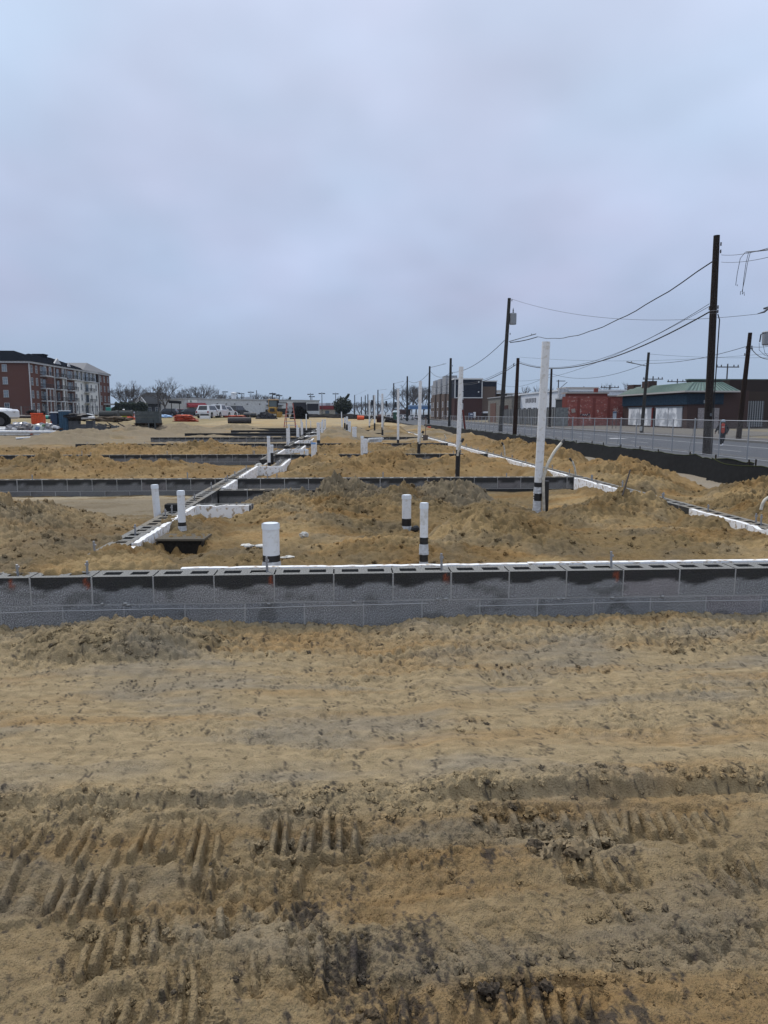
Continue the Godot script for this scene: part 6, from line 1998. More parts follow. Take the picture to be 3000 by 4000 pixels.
	for q in [[45.4, 46.7], [46.8, 48.15]]:
		part("boarded_window", wall_box(q[0], q[1], 88.9, 89.0, -0.3, 2.3), mat(0.36, 0.33, 0.33, 0.85, "grime", 0.6), t)
	var scrawl := mb()
	for s in [[[46.9, 1.0], [46.95, 1.35], [47.05, 1.1], [47.1, 1.35]], [[47.2, 1.35], [47.2, 1.0]], [[47.2, 1.3], [47.32, 1.2], [47.2, 1.15], [47.33, 1.0]], [[47.55, 1.35], [47.42, 1.25], [47.5, 1.15], [47.4, 0.95], [47.6, 1.05], [47.75, 1.35], [47.8, 1.05], [47.95, 1.2], [48.1, 1.1]], [[46.9, 0.85], [48.05, 0.9]], [[46.9, 0.3], [47.1, 0.5], [47.2, 0.25], [47.45, 0.45]]]:
		var p := []
		for w in s:
			p.append(Vector3(w[0], w[1] - 0.1, -88.895))
		scrawl.tube(p, 0.018, 4)
	part("graffiti", scrawl, mat(0.03, 0.03, 0.035, 0.7), t)
	part("wall_lamp", wall_box(46.0, 46.25, 88.7, 88.9, 2.9, 3.3), mat(0.3, 0.33, 0.35), t)
	# the dark brick building beside it
	t = thing("dark_brick_building", "dark brick building with a barred window at the right edge", "building")
	part("wall", wall_box(52.0, 66, 92.3, 108, -0.4, 4.3).box(Vector3(55.6, 4.6, -92.0), Vector3(20.6, 2.6, 0.5)), mat(0.052, 0.042, 0.038, 0.9, "brick", 0.6), t)
	part("front_wall", wall_box(49.7, 66, 89.6, 92, -0.4, 4.4), mat(0.070, 0.055, 0.045, 0.9, "brick", 0.6), t)
	part("parapet", wall_box(49.7, 66.2, 89.7, 91.7, 4.4, 5.88), mat(0.052, 0.042, 0.038, 0.9, "brick", 0.6), t)
	part("coping", wall_box(45.2, 66.3, 91.6, 92.5, 5.9, 6.08), mat(0.09, 0.13, 0.11, 0.7), t)
	part("barred_window", wall_box(50.6, 54.4, 89.55, 89.6, -0.1, 3.2), mat(0.03, 0.032, 0.034, 0.4), t)
	for i in 12:
		part("bar", mb().box(Vector3(50.75 + i * 0.31, 1.55, -89.48), Vector3(0.09, 3.3, 0.05)), mat(0.26, 0.27, 0.28, 0.6), t)
	for i in 13:
		part("bar", mb().box(Vector3(52.5, 0.05 + i * 0.25, -89.5), Vector3(3.8, 0.04, 0.03)), mat(0.20, 0.21, 0.22, 0.6), t)
	part("red_panel", wall_box(55.2, 58, 89.5, 89.6, -0.2, 2.0), mat(0.15, 0.05, 0.04, 0.85), t)
	# across the street: the sign before the brick wall
	var s0: Vector3 = Vector3(35.725, 0.014, -92)
	t = thing("lot_sign", "blue and white notice board on two posts before the red brick building", "sign", Vector3(s0.x, site(s0.x, 92.0), s0.z))
	part("board", mb().box(Vector3(0, 1.75, 0), Vector3(0.5, 1.0, 0.05)), mat(0.42, 0.46, 0.52, 0.6), t)
	part("panel", mb().box(Vector3(0, 2.1, 0.03), Vector3(0.46, 0.24, 0.02)), mat(0.07, 0.10, 0.16, 0.6), t)
	for k in 4:
		part("text_line", mb().box(Vector3(0, 1.85 - k * 0.12, 0.03), Vector3(0.34 - 0.05 * (k % 2), 0.04, 0.012)), mat(0.18, 0.2, 0.24, 0.7), t)
	for x in [-0.24, 0.24]:
		part("post", mb().box(Vector3(x, 1.1, 0), Vector3(0.06, 2.3, 0.06)), mat(0.12, 0.12, 0.12), t)
	# the blue box and white cabinet before the navy block
	t = thing("blue_drop_box", "dark blue drop box with a white label before the navy apartment wall", "box", Vector3(34.54, 0.64, -190))
	part("body", mb().cbox(Vector3(0, 0.55, 0), Vector3(1.25, 1.35, 1.0), 0.08), mat(0.03, 0.05, 0.11, 0.5), t)
	part("label", mb().box(Vector3(0.05, 0.85, 0.51), Vector3(0.7, 0.3, 0.02)), mat(0.5, 0.52, 0.55), t)
	solo("white_cabinet", mb().cbox(Vector3(0, 0.6, 0), Vector3(0.55, 1.5, 0.6), 0.04), mat(0.6, 0.62, 0.65, 0.5), "white cabinet beside the dark blue drop box", "cabinet", Vector3(35.489, 0.714, -190))
	# service station with a blue canopy
	t = thing("canopy_station", "low brown building with a blue canopy far down the street, behind the vent pipes", "building")
	part("wall", wall_box(22.5, 30, 312, 322, -0.4, 3.6), mat(0.10, 0.062, 0.055, 0.9), t)
	part("canopy", wall_box(28.6, 39, 300, 312, 3.6, 4.8), mat(0.07, 0.16, 0.33, 0.6), t)
	part("canopy_edge", wall_box(28.4, 39.2, 299.8, 312.2, 4.8, 5.3), mat(0.25, 0.36, 0.5, 0.6), t)
	for x in [29.5, 38]:
		part("column", wall_box(x, x + 0.5, 304, 304.5, -0.4, 3.6), trim, t)

func worn_brick() -> ImageTexture:
	var n := FastNoiseLite.new()
	n.seed = 77
	n.frequency = 0.035
	n.fractal_octaves = 5
	var im := Image.create(320, 120, false, Image.FORMAT_RGB8)
	for j in 120:
		for i in 320:
			var u := i / 320.0
			var v := j / 120.0
			var f := n.get_noise_2d(i * 0.8, j * 1.4)
			var g := n.get_noise_2d(i * 3.0 + 300.0, j * 3.0)
			var c := Color(0.26, 0.072, 0.056) * (1.0 + 0.35 * f)
			# where paint has flaked off in patches on the right and in streaks
			var k := 0.0
			for s in [[0.62, 0.46, 0.07, 0.17], [0.75, 0.55, 0.05, 0.2], [0.73, 0.72, 0.05, 0.13], [0.60, 0.72, 0.05, 0.1], [0.34, 0.4, 0.02, 0.2], [0.29, 0.72, 0.02, 0.25], [0.03, 0.6, 0.02, 0.4], [0.17, 0.5, 0.015, 0.3], [0.40, 0.48, 0.02, 0.1], [0.1, 0.14, 0.06, 0.03], [0.53, 0.5, 0.02, 0.3]]:
				var p: float = (u - s[0]) / s[2]
				var q: float = (v - s[1]) / s[3]
				k = maxf(k, 1.0 - sqrt(p * p + q * q))
			k = ss(0.3, 0.6, k * 0.7 + 0.9 * g + 0.35 * f)
			c = c.lerp(Color(0.48, 0.37, 0.33), k * 0.8)
			im.set_pixel(i, j, c.linear_to_srgb())
	return ImageTexture.create_from_image(im)

# ---------------------------------------------------------------- the yard on the left and behind

func heap(called: String, label: String, at: Vector3, r: Vector3, tone: Color, kind := "sand", amp := 0.35) -> Node3D:
	var n := FastNoiseLite.new()
	n.seed = int(at.x * 31.0) + 500
	n.frequency = 1.3
	var m := mb()
	m.blob(Vector3.ZERO, r, n, amp, 18, 30, 1.6 / maxf(r.x, 0.5))
	return solo(called, m, mat(tone.r, tone.g, tone.b, 0.95, kind, 0.8), label, "heap", at)

func build_yard() -> void:
	var white_pipe := mat(0.72, 0.735, 0.75, 0.45, "grime", 0.8)
	# white pipes lying on the ground
	var k := 0
	for q in [[Vector3(-17.629, 0.55, -45.61), 0.10, "uppermost of the white pipes lying on the ground at the left"], [Vector3(-16.233, 0.523, -42.573), 0.09, "second white pipe of the pile lying at the left"], [Vector3(-15.224, 0.495, -41.07), 0.07, "longest white pipe of the pile, reaching farthest right"], [Vector3(-14.706, 0.475, -38.798), 0.10, "thick white pipe along the front of the pile at the left"], [Vector3(-14.223, 0.45, -36.872), 0.08, "lowest long white pipe of the pile at the left"], [Vector3(-13.573, 0.412, -34.007), 0.05, "short white pipe lying before the pile at the left"]]:
		var a: Vector3 = q[0]
		a.y = grade(a) + q[1] + (0.12 if k < 2 else 0.0)
		var l := 6.1 if k < 5 else 1.3
		var b := a + Vector3(-l * 0.985, 0, l * (0.30 + 0.02 * k))
		b.y = grade(b) + q[1] + (0.10 if k < 2 else 0.02)
		var t := thing("loose_pipe", q[2], "pipe", a, 0.0, "white pipes lying in a pile on the left")
		part("pipe", mb().tube([Vector3.ZERO, b - a], q[1], 12, false), white_pipe, t)
		part("bore", mb().tube([Vector3(-0.01, 0, 0.002), (b - a) * 0.98], q[1] * 0.86, 12, true), mat(0.10, 0.10, 0.105, 0.8), t)
		k += 1
	# wrapped bundle
	var at: Vector3 = Vector3(-16.424, 0.518, -38.798)
	at.y = grade(at)
	var n := FastNoiseLite.new()
	n.seed = 61
	n.frequency = 1.1
	var t := thing("wrapped_bundle", "heap of bags and goods under torn clear plastic beside the white pipes", "bundle", at)
	part("bag", mb().blob(Vector3(-0.55, 0.2, 0), Vector3(0.62, 0.38, 0.5), n, 0.5, 14, 22, 2.2), mat(0.30, 0.29, 0.29, 0.6, "grime", 2.0), t)
	part("bag", mb().blob(Vector3(-0.1, 0.22, 0.1), Vector3(0.5, 0.36, 0.45), n, 0.55, 14, 22, 2.4), mat(0.17, 0.16, 0.165, 0.6, "grime", 2.0), t)
	part("plastic_sheet", mb().blob(Vector3(-0.45, 0.31, -0.05), Vector3(0.75, 0.34, 0.5), n, 0.7, 12, 20, 2.8), mat(0.42, 0.43, 0.47, 0.35, "grime", 2.0), t)
	part("plastic_sheet", mb().blob(Vector3(0.75, 0.34, -0.1), Vector3(0.6, 0.28, 0.4), n, 0.6, 12, 20, 2.8), mat(0.40, 0.41, 0.44, 0.35, "grime", 2.0), t)
	part("printed_sack", mb().cbox(Vector3(0.52, 0.34, 0.32), Vector3(0.56, 0.42, 0.14), 0.05, Basis(Vector3.FORWARD, 0.35).rotated(Vector3.RIGHT, -0.5)), mat(0.42, 0.46, 0.44, 0.5, "grime", 3.0), t)
	part("print", mb().cbox(Vector3(0.52, 0.37, 0.40), Vector3(0.22, 0.2, 0.04), 0.01, Basis(Vector3.FORWARD, 0.35).rotated(Vector3.RIGHT, -0.5)), mat(0.07, 0.11, 0.2, 0.5), t)
	part("green_edge", mb().cbox(Vector3(0.72, 0.38, 0.28), Vector3(0.12, 0.44, 0.14), 0.02, Basis(Vector3.FORWARD, 0.35).rotated(Vector3.RIGHT, -0.5)), mat(0.06, 0.14, 0.05, 0.5), t)
	part("red_cloth", mb().blob(Vector3(0.12, 0.12, 0.5), Vector3(0.34, 0.14, 0.2), n, 0.7, 8, 14, 3.0), mat(0.42, 0.05, 0.03, 0.8), t)
	part("timber_scrap", mb().box(Vector3(1.25, 0.22, 0.1), Vector3(0.9, 0.07, 0.12), Basis(Vector3.FORWARD, -0.25)).box(Vector3(1.2, 0.1, 0.2), Vector3(1.0, 0.08, 0.1)).box(Vector3(1.4, 0.33, -0.05), Vector3(0.5, 0.06, 0.14), Basis(Vector3.UP, 0.6)), mat(0.10, 0.062, 0.04, 0.9, "bark", 1.5), t)
	# orange crate with dark cloth on it
	at = Vector3(-26.834, 0.585, -65.143)
	t = thing("orange_tote", "tall bright orange tote standing behind the plastic wrapped heap", "tote", Vector3(at.x, grade(at), at.z))
	part("body", mb().cbox(Vector3(0, 0.52, 0), Vector3(1.0, 0.95, 0.75), 0.06), mat(0.72, 0.085, 0.012, 0.6, "grime", 0.9), t)
	part("rim", mb().cbox(Vector3(0, 0.98, 0), Vector3(1.08, 0.1, 0.82), 0.03), mat(0.66, 0.07, 0.012, 0.6), t)
	var dc := mb()
	for i in 7:
		dc.blob(Vector3(-0.75 + i * 0.2, 1.1 + 0.08 * sin(i * 2.0), 0.0), Vector3(0.22, 0.17, 0.3), n, 0.6, 7, 10, 3.0)
	solo("dark_rags", dc, mat(0.025, 0.026, 0.028, 0.9), "black rags and sheeting piled on the orange tote", "rags", Vector3(at.x, grade(at), at.z))
	var lg := mb()
	lg.blob(Vector3(0.1, 1.2, 0.25), Vector3(0.09, 0.16, 0.05), n, 0.3, 6, 8, 3.0).blob(Vector3(0.26, 1.17, 0.27), Vector3(0.05, 0.16, 0.05), n, 0.3, 6, 8, 3.0)
	solo("pale_sack", lg, mat(0.4, 0.42, 0.42, 0.8), "small pale sack among the black rags on the orange tote", "sack", Vector3(at.x, grade(at), at.z))
	# turquoise sewer pipe
	at = Vector3(-36.249, 0.893, -91.659)
	t = thing("turquoise_pipe", "turquoise pipe on the ground between the orange tote and the blue cabinets", "pipe", Vector3(at.x, grade(at) + 0.24, at.z))
	part("pipe", mb().tube([Vector3(-1.6, 0, 0), Vector3(2.4, 0, 0)], 0.23, 14), mat(0.05, 0.42, 0.36, 0.5, "grime", 0.8), t)
	part("band", mb().tube([Vector3(-0.2, 0, 0), Vector3(0.15, 0, 0)], 0.238, 14), mat(0.02, 0.03, 0.05, 0.6), t)
	at = Vector3(-44.487, 1.009, -99.38)
	solo("dark_pipe", mb().tube([Vector3(-1.9, 0.2, 0), Vector3(1.9, 0.2, 0)], 0.2, 12), mat(0.03, 0.018, 0.02, 0.6), "long dark pipe lying behind the white truck's wheel", "pipe", Vector3(at.x, grade(at), at.z))
	at = Vector3(-42.032, 0.989, -97.903)
	solo("dark_pipe", mb().tube([Vector3(-1.1, 0.18, 0), Vector3(1.1, 0.18, 0)], 0.18, 12), mat(0.03, 0.018, 0.02, 0.6), "shorter dark pipe left of the orange tote", "pipe", Vector3(at.x, grade(at), at.z))
	# two blue cabinets
	at = Vector3(-15.744, 0.51, -41.193)
	at.y = grade(at)
	var blue := mat(0.022, 0.075, 0.135, 0.6, "grime", 0.8)
	t = thing("blue_cabinet", "dark blue upright site box with a white lid, left one of two", "site box", at + Vector3(-0.25, 0, 0.05))
	part("body", mb().cbox(Vector3(-0.02, 0.5, 0), Vector3(0.40, 1.05, 0.5), 0.03), mat(0.018, 0.045, 0.10, 0.6, "grime", 0.8), t)
	part("lid", mb().cbox(Vector3(0.0, 1.06, 0), Vector3(0.46, 0.06, 0.52), 0.02), mat(0.62, 0.65, 0.68, 0.6), t)
	part("label", mb().box(Vector3(-0.16, 0.45, 0.26), Vector3(0.05, 0.25, 0.01)), mat(0.4, 0.12, 0.10), t)
	t = thing("blue_cabinet", "teal blue upright site box with dark tarp on top, right one of two", "site box", at + Vector3(0.28, 0, 0.12))
	part("body", mb().cbox(Vector3(0, 0.55, 0), Vector3(0.5, 1.16, 0.6), 0.04), blue, t)
	part("lid", mb().cbox(Vector3(0, 1.14, 0), Vector3(0.5, 0.05, 0.6), 0.02), mat(0.45, 0.5, 0.54, 0.6), t)
	for i in 3:
		part("rib", mb().box(Vector3(-0.12 + i * 0.12, 0.55, 0.305), Vector3(0.03, 1.0, 0.015)), mat(0.03, 0.09, 0.15, 0.6), t)
	# block stacks: each block a thing
	var cinder := StandardMaterial3D.new()
	cinder.vertex_color_use_as_albedo = true
	cinder.albedo_texture = tex.concrete
	cinder.uv1_triplanar = true
	cinder.uv1_scale = Vector3.ONE * 2.0
	cinder.roughness = 0.95
	var looks := []
	for i in 3:
		var tone: Color = [Color(0.155, 0.165, 0.185), Color(0.125, 0.135, 0.155), Color(0.175, 0.185, 0.2)][i]
		looks.append(block_shape(0.398, func(x: float, y: float) -> Color: return tone * (1.0 + 0.3 * n_fine.get_noise_2d(x + i, y)), [true, true], 2).mesh())
	var bl: Vector3 = Vector3(-14.977, 0.488, -40.947)
	bl.y = grade(bl)
	block_stack(looks, cinder, bl + Vector3(0.1, 0, 0), 5, 4, 2, "dark grey block beside the blue site boxes")
	var b2: Vector3 = Vector3(-15.52, 0.504, -47.138)
	b2.y = grade(b2)
	block_stack(looks, cinder, b2 + Vector3(0.0, 0, -0.2), 5, 2, 2, "grey block in the low stack")
	solo("dark_tarp", mb().blob(Vector3(0.35, 0.98, 0.0), Vector3(0.75, 0.2, 0.4), n, 0.7, 10, 16, 2.0).blob(Vector3(-0.35, 1.02, -0.1), Vector3(0.4, 0.14, 0.3), n, 0.6, 8, 12, 2.0), mat(0.022, 0.022, 0.025, 0.7), "black sheeting heaped on the dark grey block stack", "tarp", bl)
	solo("pale_strap", mb().cbox(Vector3(0.95, 1.12, 0), Vector3(0.4, 0.05, 0.3), 0.02, Basis(Vector3.FORWARD, 0.25)), mat(0.45, 0.47, 0.48), "pale scrap on the right end of the black sheeting", "scrap", bl)
	solo("short_white_pipe", mb().tube([Vector3(0.55, 0.92, 0.25), Vector3(1.25, 0.95, 0.2)], 0.078, 14), white_pipe, "short thick white pipe lying on the dark grey block stack", "pipe", bl)
	var ru := mb()
	for i in 26:
		ru.box(Vector3(rng.randf_range(-0.9, 0.9), rng.randf_range(0.02, 0.35), rng.randf_range(-0.3, 0.3)), Vector3(rng.randf_range(0.3, 0.9), 0.05, 0.08), Basis.from_euler(Vector3(rng.randf_range(-0.4, 0.4), rng.randf() * 3.0, rng.randf_range(-0.6, 0.3))))
	at = Vector3(-16.265, 0.523, -50.956)
	solo("scrap_heap", ru, mat(0.10, 0.095, 0.09, 0.8, "grime", 1.0), "tangled heap of dark and pale scrap bars right of the grey blocks", "scrap", Vector3(at.x, grade(at), at.z))
	ru = mb()
	for i in 22:
		ru.box(Vector3(rng.randf_range(-1.3, 1.3), rng.randf_range(0.05, 0.5), rng.randf_range(-0.4, 0.4)), Vector3(rng.randf_range(0.5, 1.3), 0.05, 0.25), Basis.from_euler(Vector3(rng.randf_range(-0.4, 0.4), rng.randf() * 3.0, rng.randf_range(-0.3, 0.3))))
	at = Vector3(-30.609, 0.876, -90.567)
	solo("scrap_boards", ru, mat(0.26, 0.20, 0.145, 0.9, "bark", 1.0), "brown scrap boards heaped left of the concrete pipe", "scrap", Vector3(at.x, grade(at), at.z))
	# concrete pipes
	at = Vector3(-34.161, 1.087, -107.43)
	at.z = -74.0
	at.x = -23.531
	at.y = 1.263
	t = thing("concrete_pipe", "big grey concrete pipe lying behind the orange netting, the longer one", "pipe", at)
	part("barrel", mb().tube([Vector3(-0.9, 0.3, 0), Vector3(0.75, 0.3, 0)], 0.29, 18), mat(0.15, 0.155, 0.15, 0.9, "concrete", 0.8), t)
	part("bell", mb().tube([Vector3(0.72, 0.3, 0), Vector3(0.78, 0.3, 0), Vector3(0.98, 0.3, 0)], [0.29, 0.35, 0.35], 18), mat(0.16, 0.165, 0.16, 0.9, "concrete", 0.8), t)
	var t2 := dup(t, "second big grey concrete pipe, behind the worker's orange netting", Vector3(-23.248, 1.301, -78))
	heap("earth_mound", "low grey brown earth heap under the big concrete pipe", at + Vector3(0.2, -0.25, 0.4), Vector3(2.0, 0.26, 0.8), Color(0.15, 0.12, 0.09), "sand", 0.6)
	at = Vector3(-34.337, 2.21, -108)
	t = thing("teal_cabinet", "teal utility cabinet standing above the concrete pipe", "cabinet", at)
	part("body", mb().cbox(Vector3(0, 0, 0), Vector3(0.62, 0.62, 0.5), 0.04), mat(0.02, 0.19, 0.17, 0.6), t)
	part("plinth", mb().box(Vector3(0, -0.7, 0), Vector3(0.5, 0.9, 0.4)), mat(0.2, 0.2, 0.2), t)
	# orange safety netting piles
	var orange := mat(0.68, 0.085, 0.02, 0.7, "grime", 0.8)
	var orange2 := mat(0.60, 0.11, 0.06, 0.7, "grime", 0.8)
	var q := 0
	for s in [[Vector3(-26.656, 0.836, -87.895), 1.9, 0.35, "folded orange safety netting before the big concrete pipes"], [Vector3(-17.175, 0.714, -79.861), 1.45, 0.72, "stacked orange barrier netting in the middle of the yard"], [Vector3(-15.138, 1.022, -102.71), 1.55, 0.3, "flat orange netting left of the black culvert pipes"]]:
		var p: Vector3 = s[0]
		p.y = grade(p)
		t = thing("orange_netting", s[3], "safety netting", p, 0.0, "orange safety netting")
		var layers := 5 if q == 1 else 3
		for i in layers:
			var w: float = s[1] * (1.0 - 0.09 * i)
			part("fold", mb().blob(Vector3(rng.randf_range(-0.12, 0.12) * s[1] + (0.35 if q == 0 and i == 2 else 0.0), s[2] * (i + 0.5) / layers, rng.randf_range(-0.1, 0.1)), Vector3(w, s[2] * 0.75 / layers, 0.6), n, 0.55, 8, 20, 1.5), orange if i % 2 == 0 else orange2, t)
		if q == 0:
			part("upright_panel", mb().cbox(Vector3(1.0, 0.4, -0.2), Vector3(1.2, 0.6, 0.08), 0.03, Basis(Vector3.FORWARD, 0.12)), orange2, t)
		q += 1
	at = Vector3(-25.164, 0.844, -88.423)
	t = thing("traffic_cone", "small orange cone left of the raised block pallet", "cone", Vector3(at.x, grade(at), at.z))
	part("cone", mb().lathe([[0.22, 0.03], [0.05, 0.75], [0.0, 0.75]], Vector3.ZERO, 12), orange, t)
	part("base", mb().box(Vector3(0, 0.02, 0), Vector3(0.5, 0.04, 0.5)), orange, t)
	part("stripe", mb().lathe([[0.165, 0.28], [0.125, 0.45]], Vector3.ZERO, 12), mat(0.6, 0.6, 0.6), t)
	at = Vector3(-26.192, 0.884, -91.112)
	t = thing("bagged_goods", "pale bags stacked on a pallet left of the raised block pallet", "bags", Vector3(at.x, grade(at), at.z))
	for i in 6:
		part("bag", mb().blob(Vector3(-0.5 + (i % 2) * 0.75, 0.25 + 0.26 * (i / 2), 0), Vector3(0.46, 0.17, 0.4), n, 0.3, 7, 12, 3.0), mat(0.45 - 0.06 * (i % 3), 0.44 - 0.05 * (i % 3), 0.42, 0.8, "grime", 1.0), t)
	solo("white_jug", mb().lathe([[0.0, 0.0], [0.16, 0.02], [0.17, 0.6], [0.06, 0.85], [0.06, 0.95], [0.0, 0.95]], Vector3.ZERO, 10), mat(0.6, 0.58, 0.54, 0.5), "pale upright jug against the raised block pallet's left side", "jug", Vector3(-26.48, 0.941, -94.73))
	# pallet of blocks raised on a pier
	var pa: Vector3 = Vector3(-13.109, 0.932, -49.5)
	t = thing("block_pallet", "pallet under the tall stack of greenish grey blocks", "pallet", pa)
	for i in 7:
		part("slat", mb().box(Vector3(-0.75 + i * 0.25, -0.02, 0), Vector3(0.2, 0.03, 1.2)), mat(0.09, 0.07, 0.055, 0.9, "bark", 1.0), t)
	for x in [-0.72, 0.0, 0.72]:
		part("bearer", mb().box(Vector3(x, -0.09, 0), Vector3(0.1, 0.1, 1.2)), mat(0.08, 0.06, 0.05, 0.9, "bark", 1.0), t)
	var gl := []
	for i in 3:
		var tone: Color = [Color(0.145, 0.165, 0.165), Color(0.125, 0.145, 0.147), Color(0.16, 0.18, 0.18)][i]
		gl.append(block_shape(0.398, func(x: float, y: float) -> Color: return tone * (1.0 + 0.3 * n_fine.get_noise_2d(x + i, y)), [true, true], 2).mesh())
	block_stack(gl, cinder, pa + Vector3(0, -0.003, 0.2), 4, 4, 3, "greenish grey block on the raised pallet", false)
	var pf := pa + Vector3(0.38, 0, 0.5)
	var gy := grade(pf)
	for i in 2:
		var pier := thing("pier_block", "%s concrete block of the pier before the raised pallet" % ["lower", "upper"][i], "concrete block", Vector3(pf.x, gy - 0.05 + i * 0.36, pf.z), 0.0, "pier blocks")
		for s in [-1, 1]:
			part("side", mb().box(Vector3(s * 0.21, 0.17, 0), Vector3(0.08, 0.34, 0.4)), mat(0.15, 0.16, 0.16, 0.95, "concrete", 1.2), pier)
		part("web", mb().box(Vector3(0, 0.32, 0), Vector3(0.34, 0.04, 0.4)), mat(0.14, 0.15, 0.15, 0.95, "concrete", 1.2), pier)
		part("back", mb().box(Vector3(0, 0.15, -0.18), Vector3(0.34, 0.3, 0.03)), mat(0.03, 0.03, 0.03), pier)
	heap("earth_mound", "earth heaped under the raised block pallet", Vector3(pa.x - 0.1, grade(pa) - 0.1, pa.z - 0.2), Vector3(1.5, maxf(0.15, pa.y - grade(pa) + 0.05), 1.0), Color(0.24, 0.195, 0.14), "sand", 0.3)
	# dark shelter on posts
	at = Vector3(-43.126, 1.298, -189.235)
	at = Vector3(-26.892, site(-26.892, 118), -118)
	t = thing("dark_shelter", "small dark shelter with a flat tilted roof on thin posts", "shelter", at)
	part("roof", mb().cbox(Vector3(0, 2.35, 0), Vector3(1.75, 0.45, 1.5), 0.08, Basis(Vector3.FORWARD, 0.05)), mat(0.02, 0.021, 0.024, 0.8), t)
	for x in [-0.6, 0.7]:
		part("post", mb().box(Vector3(x, 1.1, 0), Vector3(0.1, 2.2, 0.1)), mat(0.03, 0.03, 0.032), t)
	part("rail", mb().box(Vector3(-0.3, 0.5, 0.1), Vector3(3.0, 0.08, 0.08)).box(Vector3(-0.3, 0.9, 0.1), Vector3(2.6, 0.06, 0.06)), mat(0.03, 0.03, 0.032), t)
	at = Vector3(-24.386, 1.024, -100.578)
	solo("blue_tarp", mb().blob(Vector3(0, 0.15, 0), Vector3(1.05, 0.28, 0.5), n, 0.5, 8, 16, 1.6), mat(0.25, 0.40, 0.62, 0.6), "light blue tarp over a low pile right of the raised block pallet", "tarp", Vector3(at.x, grade(at), at.z))
	at = Vector3(-16.665, 0.835, -88.688)
	t = thing("white_crate", "long white crate on the ground behind the white sport utility car", "crate", Vector3(at.x, grade(at), at.z))
	part("body", mb().cbox(Vector3(0, 0.3, 0), Vector3(1.2, 0.36, 0.5), 0.02), mat(0.66, 0.67, 0.68, 0.6), t)
	for x in [-0.58, 0.6]:
		part("corner_post", mb().box(Vector3(x, 0.35, 0.26), Vector3(0.06, 0.75, 0.05)), mat(0.6, 0.6, 0.58), t)
	# black culvert pipes
	at = Vector3(-13.081, 1.007, -103.637)
	t = thing("black_culvert", "two lengths of glossy black ribbed culvert side by side", "pipe", Vector3(at.x, grade(at), at.z))
	for j in 2:
		var m := mb()
		var prof := []
		var rad := []
		for i in 15:
			prof.append(Vector3(-0.9 + j * 0.92 + i * 0.058, 0.4, 0))
			rad.append(0.38 if i % 2 == 0 else 0.34)
		m.tube(prof, rad, 16)
		part("barrel", m, mat(0.018, 0.022, 0.027, 0.35), t)
	at = Vector3(-10.767, 0.549, -76.352)
	t = thing("large_dark_pipe", "large dark grey brown pipe lying at the far edge of the foundations", "pipe", Vector3(at.x, grade(at), at.z))
	part("barrel", mb().tube([Vector3(-1.2, 0.33, 0), Vector3(1.2, 0.33, 0)], 0.33, 18), mat(0.055, 0.050, 0.052, 0.7, "grime", 0.6), t)
	part("bore", mb().tube([Vector3(1.19, 0.33, 0), Vector3(1.205, 0.33, 0)], 0.29, 16), mat(0.02, 0.02, 0.02), t)
	# heaps
	at = Vector3(-10.058, 0.885, -96.159)
	heap("gravel_heap", "dark grey gravel heap before the yellow loader", Vector3(at.x, grade(at) - 0.1, at.z), Vector3(1.35, 0.95, 1.0), Color(0.075, 0.075, 0.082), "concrete", 0.4)
	at = Vector3(-5.639, 0.883, -96.159)
	heap("mulch_heap", "tall black heap right of the yellow loader", Vector3(at.x, grade(at) - 0.2, at.z), Vector3(1.2, 1.75, 1.0), Color(0.014, 0.014, 0.015), "concrete", 0.4)
	q = 0
	var long := [Vector3(-4.245, 1.008, -107.752), Vector3(-2.77, 1.038, -129.355), Vector3(-0.368, 1.008, -107.752), Vector3(1.238, 0.968, -102.71), Vector3(3.882, 0.879, -95.872), Vector3(5.312, 0.608, -81.553)]
	var what := ["low dark earth ridge under the diner", "low earth ridge left of the evergreen tree", "low earth ridge under the evergreen tree", "low earth ridge left of the orange drum", "low earth ridge left of the brown crate", "dark brush heap between the brown crate and the green toilet"]
	for i in 6:
		var p: Vector3 = long[i]
		heap("earth_ridge", what[i], Vector3(p.x, grade(p) - 0.1, p.z), Vector3(3.2 if i < 5 else 1.2, 0.55, 1.0), Color(0.05, 0.045, 0.043) if i != 1 else Color(0.09, 0.085, 0.07), "concrete", 0.5)
	at = Vector3(2.408, 0.795, -90.839)
	t = thing("orange_drum", "orange drum lying in front of the far tree line", "drum", Vector3(at.x, grade(at), at.z))
	part("barrel", mb().tube([Vector3(-0.45, 0.26, 0), Vector3(0.42, 0.24, 0)], [0.3, 0.27], 14), mat(0.68, 0.09, 0.02, 0.6), t)
	part("bore", mb().tube([Vector3(0.41, 0.24, 0), Vector3(0.43, 0.24, 0)], 0.22, 12), mat(0.3, 0.04, 0.01), t)
	at = Vector3(4.294, 0.605, -80.341)
	t = thing("brown_crate", "brown crate with junk on it between the tall vent pipes", "crate", Vector3(at.x, grade(at), at.z))
	part("body", mb().cbox(Vector3(0, 0.3, 0), Vector3(0.75, 0.6, 0.5), 0.02), mat(0.085, 0.04, 0.032, 0.85, "bark", 1.0), t)
	part("junk", mb().blob(Vector3(0.0, 0.72, 0), Vector3(0.3, 0.16, 0.2), n, 0.8, 6, 9, 4.0), mat(0.16, 0.10, 0.09), t)
	at = Vector3(11.378, -0.546, -92.764)
	t = thing("orange_crate", "orange crate in the sand right of the shovel", "crate", Vector3(at.x, grade(at), at.z))
	part("body", mb().cbox(Vector3(0, 0.2, 0), Vector3(0.42, 0.42, 0.4), 0.04), mat(0.70, 0.085, 0.02, 0.6, "grime", 1.0), t)
	part("rim", mb().cbox(Vector3(0, 0.41, 0), Vector3(0.47, 0.06, 0.44), 0.02), mat(0.64, 0.07, 0.018, 0.6), t)
	# stepladder
	at = Vector3(-4.5, 0.376, -63.032)
